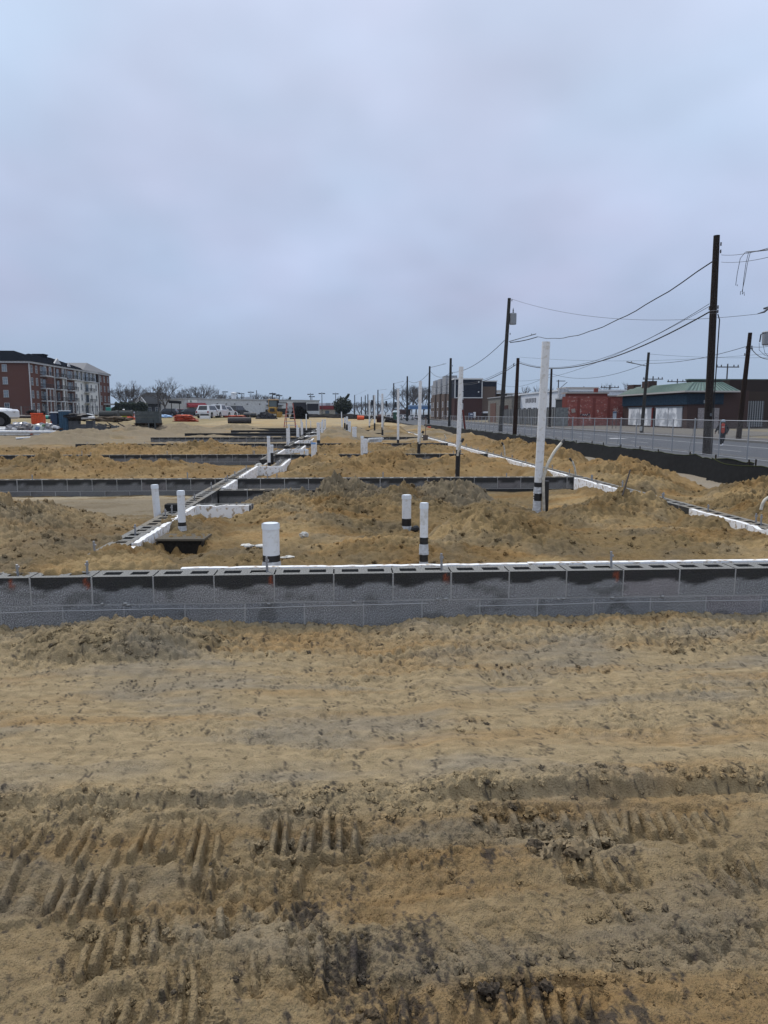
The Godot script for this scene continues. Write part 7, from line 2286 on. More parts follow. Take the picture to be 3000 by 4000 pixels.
	t = thing("stepladder", "orange fibreglass stepladder standing open on the sand", "ladder", Vector3(at.x, grade(at), at.z))
	var lh := 2.157 as float
	var rail_c := mat(0.36, 0.10, 0.075, 0.6)
	var alu := mat(0.45, 0.45, 0.46, 0.4, "", 1.0, 0.5)
	for s in [-1, 1]:
		part("rail", mb().tube([Vector3(s * 0.62 * lh * 0.38, 0, 0.5), Vector3(s * 0.3 * lh * 0.38, lh * 0.97, 0)], 0.045, 5), rail_c, t)
		part("rear_rail", mb().tube([Vector3(s * 0.5 * lh * 0.38, 0, -0.5), Vector3(s * 0.28 * lh * 0.38, lh * 0.97, -0.05)], 0.035, 5), rail_c, t)
	for i in 6:
		var f := (i + 0.6) / 6.4
		var w := lerpf(0.62, 0.3, f) * lh * 0.38 * 2.0
		part("step", mb().box(Vector3(0, lh * 0.97 * f, 0.5 * (1.0 - f)), Vector3(w, 0.05, 0.12)), alu, t)
	part("top_cap", mb().cbox(Vector3(0, lh, 0), Vector3(0.62 * lh * 0.38, 0.08, 0.25), 0.02), alu, t)
	# billboard
	var bx: Vector3 = Vector3(-5.395, 2.678, -110)
	t = thing("billboard", "black two panelled billboard on a post", "billboard", bx)
	part("panel", mb().box(Vector3(-1.0, 0.02, 0), Vector3(2.0, 1.2, 0.12), Basis(Vector3.FORWARD, 0.0)), mat(0.010, 0.012, 0.022, 0.6), t)
	part("panel", mb().box(Vector3(1.0, -0.12, 0), Vector3(1.75, 1.1, 0.12)), mat(0.010, 0.012, 0.022, 0.6), t)
	part("edge", mb().box(Vector3(1.95, -0.12, -0.1), Vector3(0.12, 1.1, 0.3)), mat(0.35, 0.36, 0.38), t)
	part("post", mb().tube([Vector3(0, -3.4, -0.12), Vector3(0, 0.3, -0.12)], 0.09, 8), mat(0.06, 0.06, 0.065), t)
	# portable toilet
	at = Vector3(5.37, 0.434, -70.843)
	t = thing("portable_toilet", "dark green portable toilet with a white roof behind the fourth vent pipe", "portable toilet", Vector3(7.303, 0.047, -96))
	part("cabin", mb().cbox(Vector3(0, 0.85, 0), Vector3(0.86, 1.75, 0.86), 0.05), mat(0.010, 0.055, 0.04, 0.5, "grime", 0.7), t)
	part("roof", mb().hexa([Vector3(-0.5, 1.72, 0.5), Vector3(0.5, 1.72, 0.5), Vector3(0.5, 1.72, -0.5), Vector3(-0.5, 1.72, -0.5), Vector3(-0.28, 1.98, 0.4), Vector3(0.28, 1.98, 0.4), Vector3(0.28, 1.98, -0.4), Vector3(-0.28, 1.98, -0.4)]), mat(0.55, 0.65, 0.68, 0.5), t)
	part("door", mb().cbox(Vector3(0.02, 0.82, 0.435), Vector3(0.64, 1.55, 0.03), 0.01), mat(0.012, 0.065, 0.047, 0.5), t)
	part("label", mb().box(Vector3(0.12, 1.28, 0.455), Vector3(0.32, 0.2, 0.01)), mat(0.5, 0.55, 0.55), t)


func block_stack(looks: Array, m: Material, at: Vector3, cols: int, rows: int, deep: int, label: String, ragged := true) -> void:
	for z in deep:
		for y in rows:
			for x in cols:
				if ragged and y == rows - 1 and (x + z * 3) % 3 == 0:
					continue
				var w := "%s, %s from the left, %s row%s" % [label, ["first", "second", "third", "fourth", "fifth"][x], ["bottom", "second", "third", "fourth"][y], ["", ", middle layer", ", rear layer"][z] if deep > 1 else ""]
				var o := part_mesh("concrete_block", looks[rng.randi() % looks.size()], m, self, at + Vector3((x - cols / 2.0 + 0.5) * 0.405 + rng.randf_range(-0.01, 0.01), y * 0.195 + 0.002, -z * 0.21), rng.randf_range(-0.02, 0.02))
				tag(o, w, "concrete block", "concrete blocks in stacks")

# ---------------------------------------------------------------- vehicles

func wheel(t: Node3D, at: Vector3, r: float, w: float) -> void:
	var tyre := mb()
	tyre.tube([at - Vector3(w / 2, 0, 0), at - Vector3(w / 2 - 0.04, 0, 0), at + Vector3(w / 2 - 0.04, 0, 0), at + Vector3(w / 2, 0, 0)], [r * 0.9, r, r, r * 0.9], 18)
	var o := part("wheel", tyre, mat(0.016, 0.016, 0.017, 0.85), t)
	var s := signf(at.x)
	part("rim", mb().tube([at + Vector3(s * (w / 2 - 0.02), 0, 0), at + Vector3(s * (w / 2 + 0.012), 0, 0)], r * 0.62, 14), mat(0.32, 0.33, 0.35, 0.35, "", 1.0, 0.6), o)

# a car: its length along z with the rear at +z, built from a side profile
func car(called: String, label: String, at: Vector3, turn: float, paint: Color, l := 4.7, w := 1.9, h := 1.72, truck := false) -> Node3D:
	var t := thing(called, label, "car", at, turn, "vehicles parked behind the yard")
	var p := mat(paint.r, paint.g, paint.b, 0.28)
	var glass := mat(0.018, 0.022, 0.027, 0.08)
	var hl := l / 2
	var belt := h * 0.58
	var prof := [Vector2(-hl + 0.02, 0.42), Vector2(-hl, belt * 0.72), Vector2(-hl + 0.25, belt * 0.92), Vector2(-hl + 1.2, belt), Vector2(hl - 0.1, belt), Vector2(hl, belt * 0.9), Vector2(hl, 0.42), Vector2(hl - 0.15, 0.3), Vector2(-hl + 0.2, 0.28)]
	prof.reverse()
	var body := mb()
	body.t = Transform3D(Basis(Vector3.BACK, Vector3.UP, Vector3.LEFT), Vector3.ZERO)
	body.extrude(prof, -w / 2 + 0.07, w / 2 - 0.07)
	var inner := []
	for v in prof:
		inner.append(Vector2(v.x * 0.985, 0.45 + (v.y - 0.45) * 0.86))
	body.extrude(inner, -w / 2, w / 2)
	part("body", body, p, t)
	var c0 := -hl + 1.15
	var c1 := hl - 0.08 if not truck else hl - 1.75
	var roof_h := h
	var cab := mb()
	var wt := w / 2 - 0.10
	var wr := w / 2 - 0.28
	cab.hexa([Vector3(-wt, belt, c1), Vector3(wt, belt, c1), Vector3(wt, belt, c0), Vector3(-wt, belt, c0), Vector3(-wr, roof_h, c1 - 0.38), Vector3(wr, roof_h, c1 - 0.38), Vector3(wr, roof_h, c0 + 0.75), Vector3(-wr, roof_h, c0 + 0.75)])
	part("cabin", cab, p, t)
	var k := 0.12
	var lerp_q := func(a: Vector3, b: Vector3, c: Vector3, e: Vector3, out: Vector3) -> MB:
		var m := mb()
		var f := func(u: float, v: float) -> Vector3: return a.lerp(b, u).lerp(e.lerp(c, u), v) + out
		m.quad(f.call(k, 0.1), f.call(1 - k, 0.1), f.call(1 - k, 0.86), f.call(k, 0.86))
		return m
	part("rear_window", lerp_q.call(Vector3(-wt, belt, c1), Vector3(wt, belt, c1), Vector3(wr, roof_h, c1 - 0.38), Vector3(-wr, roof_h, c1 - 0.38), Vector3(0, 0.004, 0.012)), glass, t)
	part("windscreen", lerp_q.call(Vector3(wt, belt, c0), Vector3(-wt, belt, c0), Vector3(-wr, roof_h, c0 + 0.75), Vector3(wr, roof_h, c0 + 0.75), Vector3(0, 0.004, -0.012)), glass, t)
	part("side_window", lerp_q.call(Vector3(wt, belt, c1), Vector3(wt, belt, c0), Vector3(wr, roof_h, c0 + 0.75), Vector3(wr, roof_h, c1 - 0.38), Vector3(0.012, 0.004, 0)), glass, t)
	part("side_window", lerp_q.call(Vector3(-wt, belt, c0), Vector3(-wt, belt, c1), Vector3(-wr, roof_h, c1 - 0.38), Vector3(-wr, roof_h, c0 + 0.75), Vector3(-0.012, 0.004, 0)), glass, t)
	for s in [-1, 1]:
		part("tail_light", mb().cbox(Vector3(s * (w / 2 - 0.16), belt * 0.82, hl + 0.005), Vector3(0.2, 0.26, 0.05), 0.02), mat(0.25, 0.01, 0.012, 0.3), t)
		part("mirror", mb().cbox(Vector3(s * (w / 2 + 0.08), belt + 0.06, c0 + 0.55), Vector3(0.2, 0.16, 0.1), 0.03), p, t)
		for z in [-hl + 0.9, hl - 0.95]:
			part("wheel_arch", mb().tube([Vector3(s * (w / 2 - 0.2), 0.40, z), Vector3(s * (w / 2 + 0.004), 0.40, z)], 0.43, 16), mat(0.02, 0.02, 0.02, 0.9), t)
			wheel(t, Vector3(s * (w / 2 - 0.10), 0.36, z), 0.36, 0.24)
	part("bumper", mb().cbox(Vector3(0, 0.46, hl + 0.02), Vector3(w - 0.1, 0.24, 0.16), 0.05), mat(0.05, 0.05, 0.052, 0.6), t)
	part("number_plate", mb().box(Vector3(0, belt * 0.62, hl + 0.03), Vector3(0.32, 0.15, 0.02)), mat(0.5, 0.52, 0.55), t)
	return t

func build_vehicles() -> void:
	var white := Color(0.60, 0.615, 0.635)
	car("parked_car", "white sport utility car with a dark rear window, nearest of the parked cars", Vector3(-18.213, 0.98, -100), -0.22, white, 4.7, 1.95, 1.75)
	car("parked_car", "white pickup truck parked right of the nearest white car", Vector3(-17.524, 1.02, -103), -0.2, white, 5.4, 2.0, 1.85, true)
	car("parked_car", "small white hatchback parked right of the white pickup", Vector3(-16.923, 1.02, -106), -0.3, white, 4.4, 1.85, 1.62)
	car("parked_car", "dark sport utility car parked alone before the grey building", Vector3(-17.748, 1.12, -124), -0.35, Color(0.02, 0.021, 0.026), 4.7, 1.95, 1.8)
	for q in [[Vector3(-35.96, 1.15, -150), 1.5, Color(0.03, 0.03, 0.034), "dark car parked left of the dark shelter"], [Vector3(-34.986, 1.18, -165), 1.5, Color(0.10, 0.14, 0.14), "grey green car parked right of the dark shelter"], [Vector3(-38.725, 1.2, -172), 1.5, Color(0.20, 0.06, 0.07), "dull red car parked behind the dark shelter"], [Vector3(-40.836, 1.2, -176), 1.4, Color(0.24, 0.24, 0.26), "grey car parked behind the dark shelter's left post"], [Vector3(-43.57, 1.2, -180), 1.5, Color(0.5, 0.5, 0.52), "white car with only its roof showing left of the dark shelter"], [Vector3(-28.992, 1.14, -140), 1.5, Color(0.022, 0.022, 0.025), "black car parked right of the stacked orange netting"]]:
		car("parked_car", q[3], q[0], q[1], q[2], 4.6, 1.85, 1.5)
	for q in [[Vector3(15.277, -0.2, -230), "distant pale car at the crossing, left of the green toilet"], [Vector3(17.978, -0.2, -215), "distant white car just right of the green toilet"], [Vector3(22.327, -0.2, -225), "distant white van-like car right of the third vent pipe's neighbour"], [Vector3(26.838, -0.2, -235), "distant dark car below the blue canopy"]]:
		car("parked_car", q[1], q[0], 0.5, Color(0.5, 0.51, 0.53) if not "dark" in q[1] else Color(0.04, 0.04, 0.045), 4.6, 1.85, 1.55)
	# the white truck whose front enters at the left
	var tp := Vector3(-23.938, 0.0, -52.0)
	tp.y = site(tp.x, 52.0) - 0.02
	var t := thing("white_truck", "white pickup truck entering at the left edge, only its front showing", "truck", tp)
	var p := mat(0.60, 0.615, 0.635, 0.3)
	part("body", mb().cbox(Vector3(-2.1, 0.98, -0.9), Vector3(5.2, 0.7, 1.9), 0.14), p, t)
	part("bonnet", mb().blob(Vector3(-0.55, 1.18, -0.9), Vector3(1.15, 0.26, 0.95), n_fine, 0.0, 8, 14), p, t)
	part("cabin", mb().hexa([Vector3(-3.6, 1.3, 0.0), Vector3(-0.9, 1.3, 0.0), Vector3(-0.9, 1.3, -1.8), Vector3(-3.6, 1.3, -1.8), Vector3(-3.2, 2.0, -0.15), Vector3(-1.7, 2.0, -0.15), Vector3(-1.7, 2.0, -1.65), Vector3(-3.2, 2.0, -1.65)]), mat(0.02, 0.022, 0.026, 0.15), t)
	for x in [-0.05, -3.4]:
		part("wheel_arch", mb().tube([Vector3(x, 0.55, -0.2), Vector3(x, 0.55, 0.055)], 0.60, 18), mat(0.016, 0.016, 0.016, 0.9), t)
		var ty := part("wheel", mb().tube([Vector3(x, 0.48, -0.25), Vector3(x, 0.48, -0.2), Vector3(x, 0.48, 0.03), Vector3(x, 0.48, 0.08)], [0.44, 0.49, 0.49, 0.44], 20), mat(0.016, 0.016, 0.017, 0.85), t)
		part("rim", mb().tube([Vector3(x, 0.48, 0.06), Vector3(x, 0.48, 0.09)], 0.27, 14), mat(0.06, 0.06, 0.065, 0.4, "", 1.0, 0.6), ty)
	# yellow loader
	var lp := Vector3(-10.569, 1.0, -112.0)
	t = thing("wheel_loader", "yellow wheel loader with a glazed cab behind the gravel heap", "loader", lp)
	var yellow := mat(0.42, 0.235, 0.03, 0.55, "grime", 0.6)
	var black := mat(0.014, 0.014, 0.016, 0.6)
	part("chassis", mb().cbox(Vector3(0, 0.85, 0.4), Vector3(1.5, 0.6, 2.6), 0.08), yellow, t)
	part("engine_cover", mb().cbox(Vector3(0, 1.25, 1.3), Vector3(1.15, 0.6, 1.0), 0.08), yellow, t)
	part("grille", mb().box(Vector3(0, 1.15, 1.82), Vector3(0.7, 0.5, 0.03)), black, t)
	var cb := part("cab", mb().box(Vector3(0, 1.45, 0), Vector3(1.3, 0.4, 1.3)), yellow, t)
	part("roof", mb().cbox(Vector3(0, 2.72, 0), Vector3(1.55, 0.16, 1.6), 0.05), mat(0.45, 0.30, 0.17, 0.6), cb)
	part("glass", mb().box(Vector3(0, 2.15, 0), Vector3(1.2, 0.98, 1.2)), mat(0.10, 0.13, 0.14, 0.12), cb)
	for x in [-0.64, 0.64]:
		for z in [-0.62, 0.62]:
			part("pillar", mb().box(Vector3(x, 2.15, z), Vector3(0.1, 1.05, 0.1)), yellow if x < 0 else black, cb)
		part("mirror", mb().box(Vector3(x * 1.35, 2.45, 0.5), Vector3(0.16, 0.34, 0.06)), black, cb)
		part("lamp", mb().box(Vector3(x * 0.8, 2.86, 0.7), Vector3(0.2, 0.12, 0.1)), mat(0.5, 0.5, 0.48), cb)
	for x in [-0.85, 0.85]:
		for z in [-0.8, 1.2]:
			wheel(t, Vector3(x, 0.62, z), 0.64, 0.42)
	part("bucket", mb().extrude([Vector2(-0.3, 0.0), Vector2(0.5, 0.0), Vector2(0.45, 0.12), Vector2(-0.12, 0.18), Vector2(-0.12, 0.75), Vector2(-0.3, 0.8)], -1.2, 1.2), yellow, t, Vector3(1.3, 0.1, 1.6), -0.2)
	# black framed trailer beside it
	t = thing("black_trailer", "black framed trailer right of the yellow loader", "trailer", Vector3(-9.202, 1.0, -113.0))
	part("bed", mb().cbox(Vector3(0, 0.95, 0), Vector3(1.75, 0.9, 2.2), 0.05), mat(0.016, 0.022, 0.022, 0.6), t)
	for x in [-0.75, 0.65]:
		part("post", mb().box(Vector3(x, 1.8, 0.9), Vector3(0.12, 0.9, 0.12)), black, t)
	part("top_rail", mb().box(Vector3(-0.05, 2.25, 0.9), Vector3(1.6, 0.12, 0.12)), black, t)
	for x in [-0.8, 0.8]:
		wheel(t, Vector3(x, 0.4, 0.3), 0.42, 0.28)

# ---------------------------------------------------------------- trees

func twig(m: MB, r: RandomNumberGenerator, at: Vector3, dir: Vector3, l: float, rad: float, depth: int) -> void:
	var bend := Vector3(r.randf_range(-1, 1), r.randf_range(-0.4, 0.7), r.randf_range(-1, 1)) * 0.2
	var mid := at + dir * l * 0.5 + bend * l * 0.25
	var end := at + (dir + bend).normalized() * l
	m.tube([at, mid, end], [rad, rad * 0.8, rad * 0.6], 5 if depth > 3 else 3, false)
	if depth == 0:
		return
	var n := 3 if depth > 1 else 4
	for i in n:
		var f := r.randf_range(0.45, 1.0) if i < n - 1 else 1.0
		var p := at.lerp(end, f)
		var d := (dir + Vector3(r.randf_range(-1, 1), r.randf_range(-0.25, 0.8), r.randf_range(-1, 1)) * 0.85).normalized()
		twig(m, r, p, d, l * r.randf_range(0.58, 0.78), rad * 0.6, depth - 1)

func bare_tree(label: String, at: Vector3, h: float, sd: int, tone: Color, depth := 5) -> Node3D:
	var r := RandomNumberGenerator.new()
	r.seed = sd
	var t := thing("bare_tree", label, "tree", at, 0.0, "bare winter trees")
	var bark := mat(tone.r, tone.g, tone.b, 0.95)
	part("trunk", mb().tube([Vector3(0, -0.5, 0), Vector3(0.05, h * 0.14, 0), Vector3(0, h * 0.28, 0.05)], [h * 0.030, h * 0.022, h * 0.018], 8), bark, t)
	var m := mb()
	for i in 5:
		var a := TAU * i / 5.0 + r.randf()
		twig(m, r, Vector3(0, h * r.randf_range(0.2, 0.28), 0), Vector3(cos(a) * 0.75, r.randf_range(0.6, 1.1), sin(a) * 0.75).normalized(), h * 0.30, h * 0.015, depth)
	part("crown", m, bark, t)
	return t

func build_trees() -> void:
	var c := Color(0.085, 0.075, 0.07)
	var a := bare_tree("largest bare tree, standing between the dark houses left of the grey building", Vector3(-49.616, 0.9, -205), 10.6, 3, c)
	var b := bare_tree("bare spreading tree above the left end of the grey building", Vector3(-50.955, 1, -262), 12.0, 8, c)
	dup(a, "bare tree behind the brick apartment block's right end", Vector3(-69.517, 0.9, -235), 1.0, 1.05)
	dup(b, "second bare tree beside the brick apartment block's right end", Vector3(-70.196, 0.9, -245), 2.0, 0.8)
	dup(b, "bushy bare tree left of the spreading one above the grey building", Vector3(-52.95, 1, -255), 4.0, 0.8)
	dup(a, "low bare tree right of the spreading one above the grey building", Vector3(-49.162, 1, -285), 2.5, 1.0)
	dup(b, "bare tree just left of the grey building's red awning", Vector3(-53.21, 0.9, -240), 5.0, 0.72)
	dup(a, "bare tree low behind the dark shelter", Vector3(-51.596, 0.9, -225), 3.0, 0.62)
	dup(b, "small bare tree among the dark houses at the left", Vector3(-63.917, 0.9, -225), 0.4, 0.8)
	# the ragged line behind the grey building
	var i := 0
	for x in [1030, 1090, 1140, 1210, 1270, 1320, 1375, 1430, 1490, 1540, 1590]:
		dup(a if i % 2 == 0 else b, "far bare tree over the grey building's roof, number %s from the left" % ["one", "two", "three", "four", "five", "six", "seven", "eight", "nine", "ten", "eleven"][i], at_far(x), i * 1.3, 0.82 + 0.12 * sin(i * 2.1))
		i += 1
	# right side: trees behind the stores
	var r1 := bare_tree("thin bare tree behind the white storefront, left of the nearest vent pipe", Vector3(51.545, -0.3, -190), 10.2, 21, c, 4)
	dup(r1, "thin bare tree behind the white storefront, right of the nearest vent pipe", Vector3(58.234, -0.3, -200), 1.0, 1.0)
	dup(r1, "thin bare tree behind the red brick building", Vector3(67.102, -0.3, -170), 2.2, 1.0)
	# far right tree line round the end of the street
	i = 0
	for q in [Vector3(7.245, -0.2, -420), Vector3(9.499, -0.2, -380), Vector3(13.957, -0.2, -410), Vector3(15.466, -0.2, -370), Vector3(20.864, -0.2, -400), Vector3(23.269, -0.2, -380), Vector3(28.83, -0.2, -410), Vector3(31.078, -0.2, -390), Vector3(31.073, -0.2, -350), Vector3(32.3, -0.2, -330), Vector3(33.404, -0.2, -320), Vector3(39.034, -0.2, -340)]:
		var big := i >= 8
		dup(b if i % 2 == 0 else a, "far tree at the end of the street, number %s from the evergreen" % ["one", "two", "three", "four", "five", "six", "seven", "eight", "nine", "ten", "eleven", "twelve"][i], q, i * 0.9, 1.35 if big else 0.8)
		i += 1
	# evergreen
	var r := RandomNumberGenerator.new()
	r.seed = 12
	var base: Vector3 = Vector3(0.301, 0.9, -168)
	var t := thing("evergreen_tree", "round dark evergreen tree at the end of the site", "tree", base)
	part("trunk", mb().tube([Vector3(0, -0.3, 0), Vector3(0, 1.6, 0)], [0.25, 0.18], 8), mat(0.05, 0.042, 0.036), t)
	for x in [-0.5, 0.5]:
		part("limb", mb().tube([Vector3(0, 0.9, 0), Vector3(x * 2.0, 3.0, 0.3)], [0.12, 0.06], 6), mat(0.05, 0.042, 0.036), t)
	var m := mb()
	m.colored = true
	for k in 9000:
		var d := Vector3(r.randf_range(-1, 1), r.randf_range(-1, 1), r.randf_range(-1, 1))
		if d.length() > 1.0 or d.length() < 0.35:
			continue
		var lob := 1.0 + 0.38 * n_mid.get_noise_3d(d.x * 1.2, d.y * 1.2, d.z * 1.2)
		leaf(m, r, Vector3(d.x * 2.15, 2.35 + d.y * 1.75, d.z * 2.0) * lob, 0.17, Color(0.040, 0.048, 0.030))
	for k in 400:
		var f := r.randf()
		leaf(m, r, Vector3(0.5 + f * 0.9 + r.randf_range(-0.2, 0.2), 4.0 + f * 1.1 + r.randf_range(-0.25, 0.25), r.randf_range(-0.3, 0.3)), 0.14, Color(0.040, 0.048, 0.030))
	part("crown", m, leaf_mat(), t)
	var t2 := dup(t, "small dark evergreen over the grey building's right end", Vector3(-22.253, 2, -300), 1.0, 1.25)
	# parking lot lights
	var mast: Node3D
	i = 0
	for q in [Vector3(-28.456, 9.901, -300), Vector3(-27.458, 9.543, -305), Vector3(-26.529, 9.285, -310), Vector3(-12.438, 9.353, -290), Vector3(-12.701, 8.913, -310), Vector3(-7.605, 9.374, -280), Vector3(-2.459, 9.83, -300), Vector3(-51.09, 11.149, -320), Vector3(-45.924, 10.676, -320), Vector3(-44.672, 10.495, -325), Vector3(-37.367, 10.415, -300), Vector3(-28.622, 9.75, -300)]:
		var label: String = "double headed lot light over the roofs, %s from the left" % ["tenth", "eleventh", "twelfth", "thirteenth", "fourteenth", "fifteenth", "sixteenth", "first", "second", "third", "fourth", "fifth"][i]
		var o := thing("lot_light", label, "street light", q, 0.0, "double headed parking lot lights")
		part("mast", mb().tube([Vector3(0, -q.y + 0.6, 0), Vector3(0, 0.5, 0)], [0.17, 0.12], 6), mat(0.05, 0.05, 0.055), o)
		part("head", mb().cbox(Vector3(-0.75, 0.05, 0), Vector3(1.05, 0.36, 0.6), 0.08), mat(0.03, 0.032, 0.036), o)
		part("head", mb().cbox(Vector3(0.75, 0.05, 0), Vector3(1.05, 0.36, 0.6), 0.08), mat(0.03, 0.032, 0.036), o)
		i += 1
	# poles over the far roofs
	i = 0
	for q in [[Vector3(-30.352, 9.985, -260), 0, "thin pole over the middle of the grey building's roof"], [Vector3(-67.88, 11.347, -240), 0, "dark pole rising right of the brick apartment block"], [Vector3(-53.901, 9.537, -215), 0, "thin dark pole beside the largest bare tree"], [Vector3(-47.209, 10.094, -250), 0, "thin pole beside the spreading bare tree"], [Vector3(58.171, 8.098, -170), 2, "utility pole with two crossarms behind the red brick building, left one"], [Vector3(62.637, 8.256, -165), 2, "utility pole with two crossarms behind the red brick building, right one"], [Vector3(66.256, 9.509, -150), 1, "crossarm pole just above the green roof's left part"], [Vector3(71.603, 8.982, -150), 1, "crossarm pole just above the green roof's middle"], [Vector3(71.46, 10.764, -130), 2, "crossarm pole above the dark brick building"], [Vector3(53.46, 9.907, -175), 3, "pole with a transformer can behind the white storefront"]]:
		var p: Vector3 = q[0]
		var o := thing("distant_pole", q[2], "utility pole", p, 0.0, "distant poles over the roofs")
		var gm := mat(0.075, 0.072, 0.075, 0.9)
		part("shaft", mb().tube([Vector3(0, -p.y + 0.2, 0), Vector3.ZERO], [0.17, 0.13], 6), gm, o)
		for k in q[1]:
			if q[1] == 3:
				break
			var y: float = -0.6 - k * (3.3 if p.z > -140.0 else 1.5)
			part("crossarm", mb().box(Vector3(0, y, 0), Vector3(4.4, 0.18, 0.16)), gm, o)
			for x in [-2.0, -1.2, 1.2, 2.0]:
				part("pin", mb().box(Vector3(x, y + 0.25, 0), Vector3(0.14, 0.35, 0.14)), gm, o)
		if q[1] == 3:
			part("transformer", mb().lathe([[0.0, -4.9], [0.75, -4.9], [0.75, -3.2], [0.0, -3.1]], Vector3(0.4, 0, 0.6), 10), gm, o)
			part("crossarm", mb().box(Vector3(0.6, -0.3, 0), Vector3(2.2, 0.16, 0.16)).box(Vector3(1.2, -1.4, 0), Vector3(2.6, 0.12, 0.12), Basis(Vector3.BACK, 0.7)), gm, o)
		i += 1

func at_far(x: float) -> Vector3:
	var d := 330.0 + 12.0 * sin(x)
	return Vector3((x * 0.3617 + 500.0 - 1335.0) / 2799.0 * d, 0.6, -d)

# ---------------------------------------------------------------- people

# a body from bones: [from, to, radius at from, radius at to]; surface nets over their smooth union
func flesh(bones: Array, cell: float, k: float, lo: Vector3, hi: Vector3, into: MB) -> void:
	var nx := int((hi.x - lo.x) / cell) + 2
	var ny := int((hi.y - lo.y) / cell) + 2
	var nz := int((hi.z - lo.z) / cell) + 2
	var f := PackedFloat32Array()
	f.resize(nx * ny * nz)
	f.fill(1.0)
	for b in bones:
		var a: Vector3 = b[0]
		var e: Vector3 = b[1]
		var rm: float = maxf(b[2], b[3]) + k * 2.0 + cell
		var p0 := (Vector3(minf(a.x, e.x), minf(a.y, e.y), minf(a.z, e.z)) - Vector3.ONE * rm - lo) / cell
		var p1 := (Vector3(maxf(a.x, e.x), maxf(a.y, e.y), maxf(a.z, e.z)) + Vector3.ONE * rm - lo) / cell
		var ab := e - a
		var l2 := maxf(ab.length_squared(), 1e-8)
		for y in range(maxi(0, int(p0.y)), mini(ny, int(p1.y) + 1)):
			for z in range(maxi(0, int(p0.z)), mini(nz, int(p1.z) + 1)):
				for x in range(maxi(0, int(p0.x)), mini(nx, int(p1.x) + 1)):
					var p := lo + Vector3(x, y, z) * cell
					var t := clampf((p - a).dot(ab) / l2, 0.0, 1.0)
					var q := a + ab * t - p
					var sq: float = b[4] if b.size() > 4 else 1.0
					q.z *= sq
					var d: float = q.length() - lerpf(b[2], b[3], t)
					var at := (y * nz + z) * nx + x
					var h := clampf(0.5 + 0.5 * (f[at] - d) / k, 0.0, 1.0)
					f[at] = lerpf(f[at], d, h) - k * h * (1.0 - h)
	var vert := {}
	var st := [1, nx, nx * nz]
	var cell_at := func(i: int, x: int, y: int, z: int) -> Vector3:
		if vert.has(i):
			return vert[i]
		var s := Vector3.ZERO
		var n := 0
		for e in [[0, 1, 0], [2, 3, 0], [4, 5, 0], [6, 7, 0], [0, 2, 1], [1, 3, 1], [4, 6, 1], [5, 7, 1], [0, 4, 2], [1, 5, 2], [2, 6, 2], [3, 7, 2]]:
			var c0 := Vector3(e[0] & 1, (e[0] >> 2) & 1, (e[0] >> 1) & 1)
			var c1 := Vector3(e[1] & 1, (e[1] >> 2) & 1, (e[1] >> 1) & 1)
			var v0 := f[i + int(c0.x) * st[0] + int(c0.z) * st[1] + int(c0.y) * st[2]]
			var v1 := f[i + int(c1.x) * st[0] + int(c1.z) * st[1] + int(c1.y) * st[2]]
			if (v0 < 0.0) != (v1 < 0.0):
				s += c0.lerp(c1, v0 / (v0 - v1))
				n += 1
		var r := lo + (Vector3(x, y, z) + s / maxi(n, 1)) * cell
		vert[i] = r
		return r
	for y in range(1, ny - 1):
		for z in range(1, nz - 1):
			for x in range(1, nx - 1):
				var i := (y * nz + z) * nx + x
				var v := f[i]
				for ax in 3:
					var w := f[i + st[ax]]
					if (v < 0.0) == (w < 0.0):
						continue
					var o: Array
					if ax == 0:
						o = [[0, 0, 0], [0, -1, 0], [0, -1, -1], [0, 0, -1]]
					elif ax == 1:
						o = [[0, 0, 0], [-1, 0, 0], [-1, -1, 0], [0, -1, 0]]
					else:
						o = [[0, 0, 0], [0, 0, -1], [-1, 0, -1], [-1, 0, 0]]
					var q := []
					for k2 in o:
						q.append(cell_at.call(i + k2[0] * st[0] + k2[1] * st[2] + k2[2] * st[1], x + k2[0], y + k2[1], z + k2[2]))
					var dir: Vector3 = [Vector3.RIGHT, Vector3.BACK, Vector3.UP][ax] * (1.0 if v < 0.0 else -1.0)
					if ((q[1] - q[0]) as Vector3).cross(q[2] - q[0]).dot(dir) < 0.0:
						q.reverse()
					into.quad(q[0], q[1], q[2], q[3])

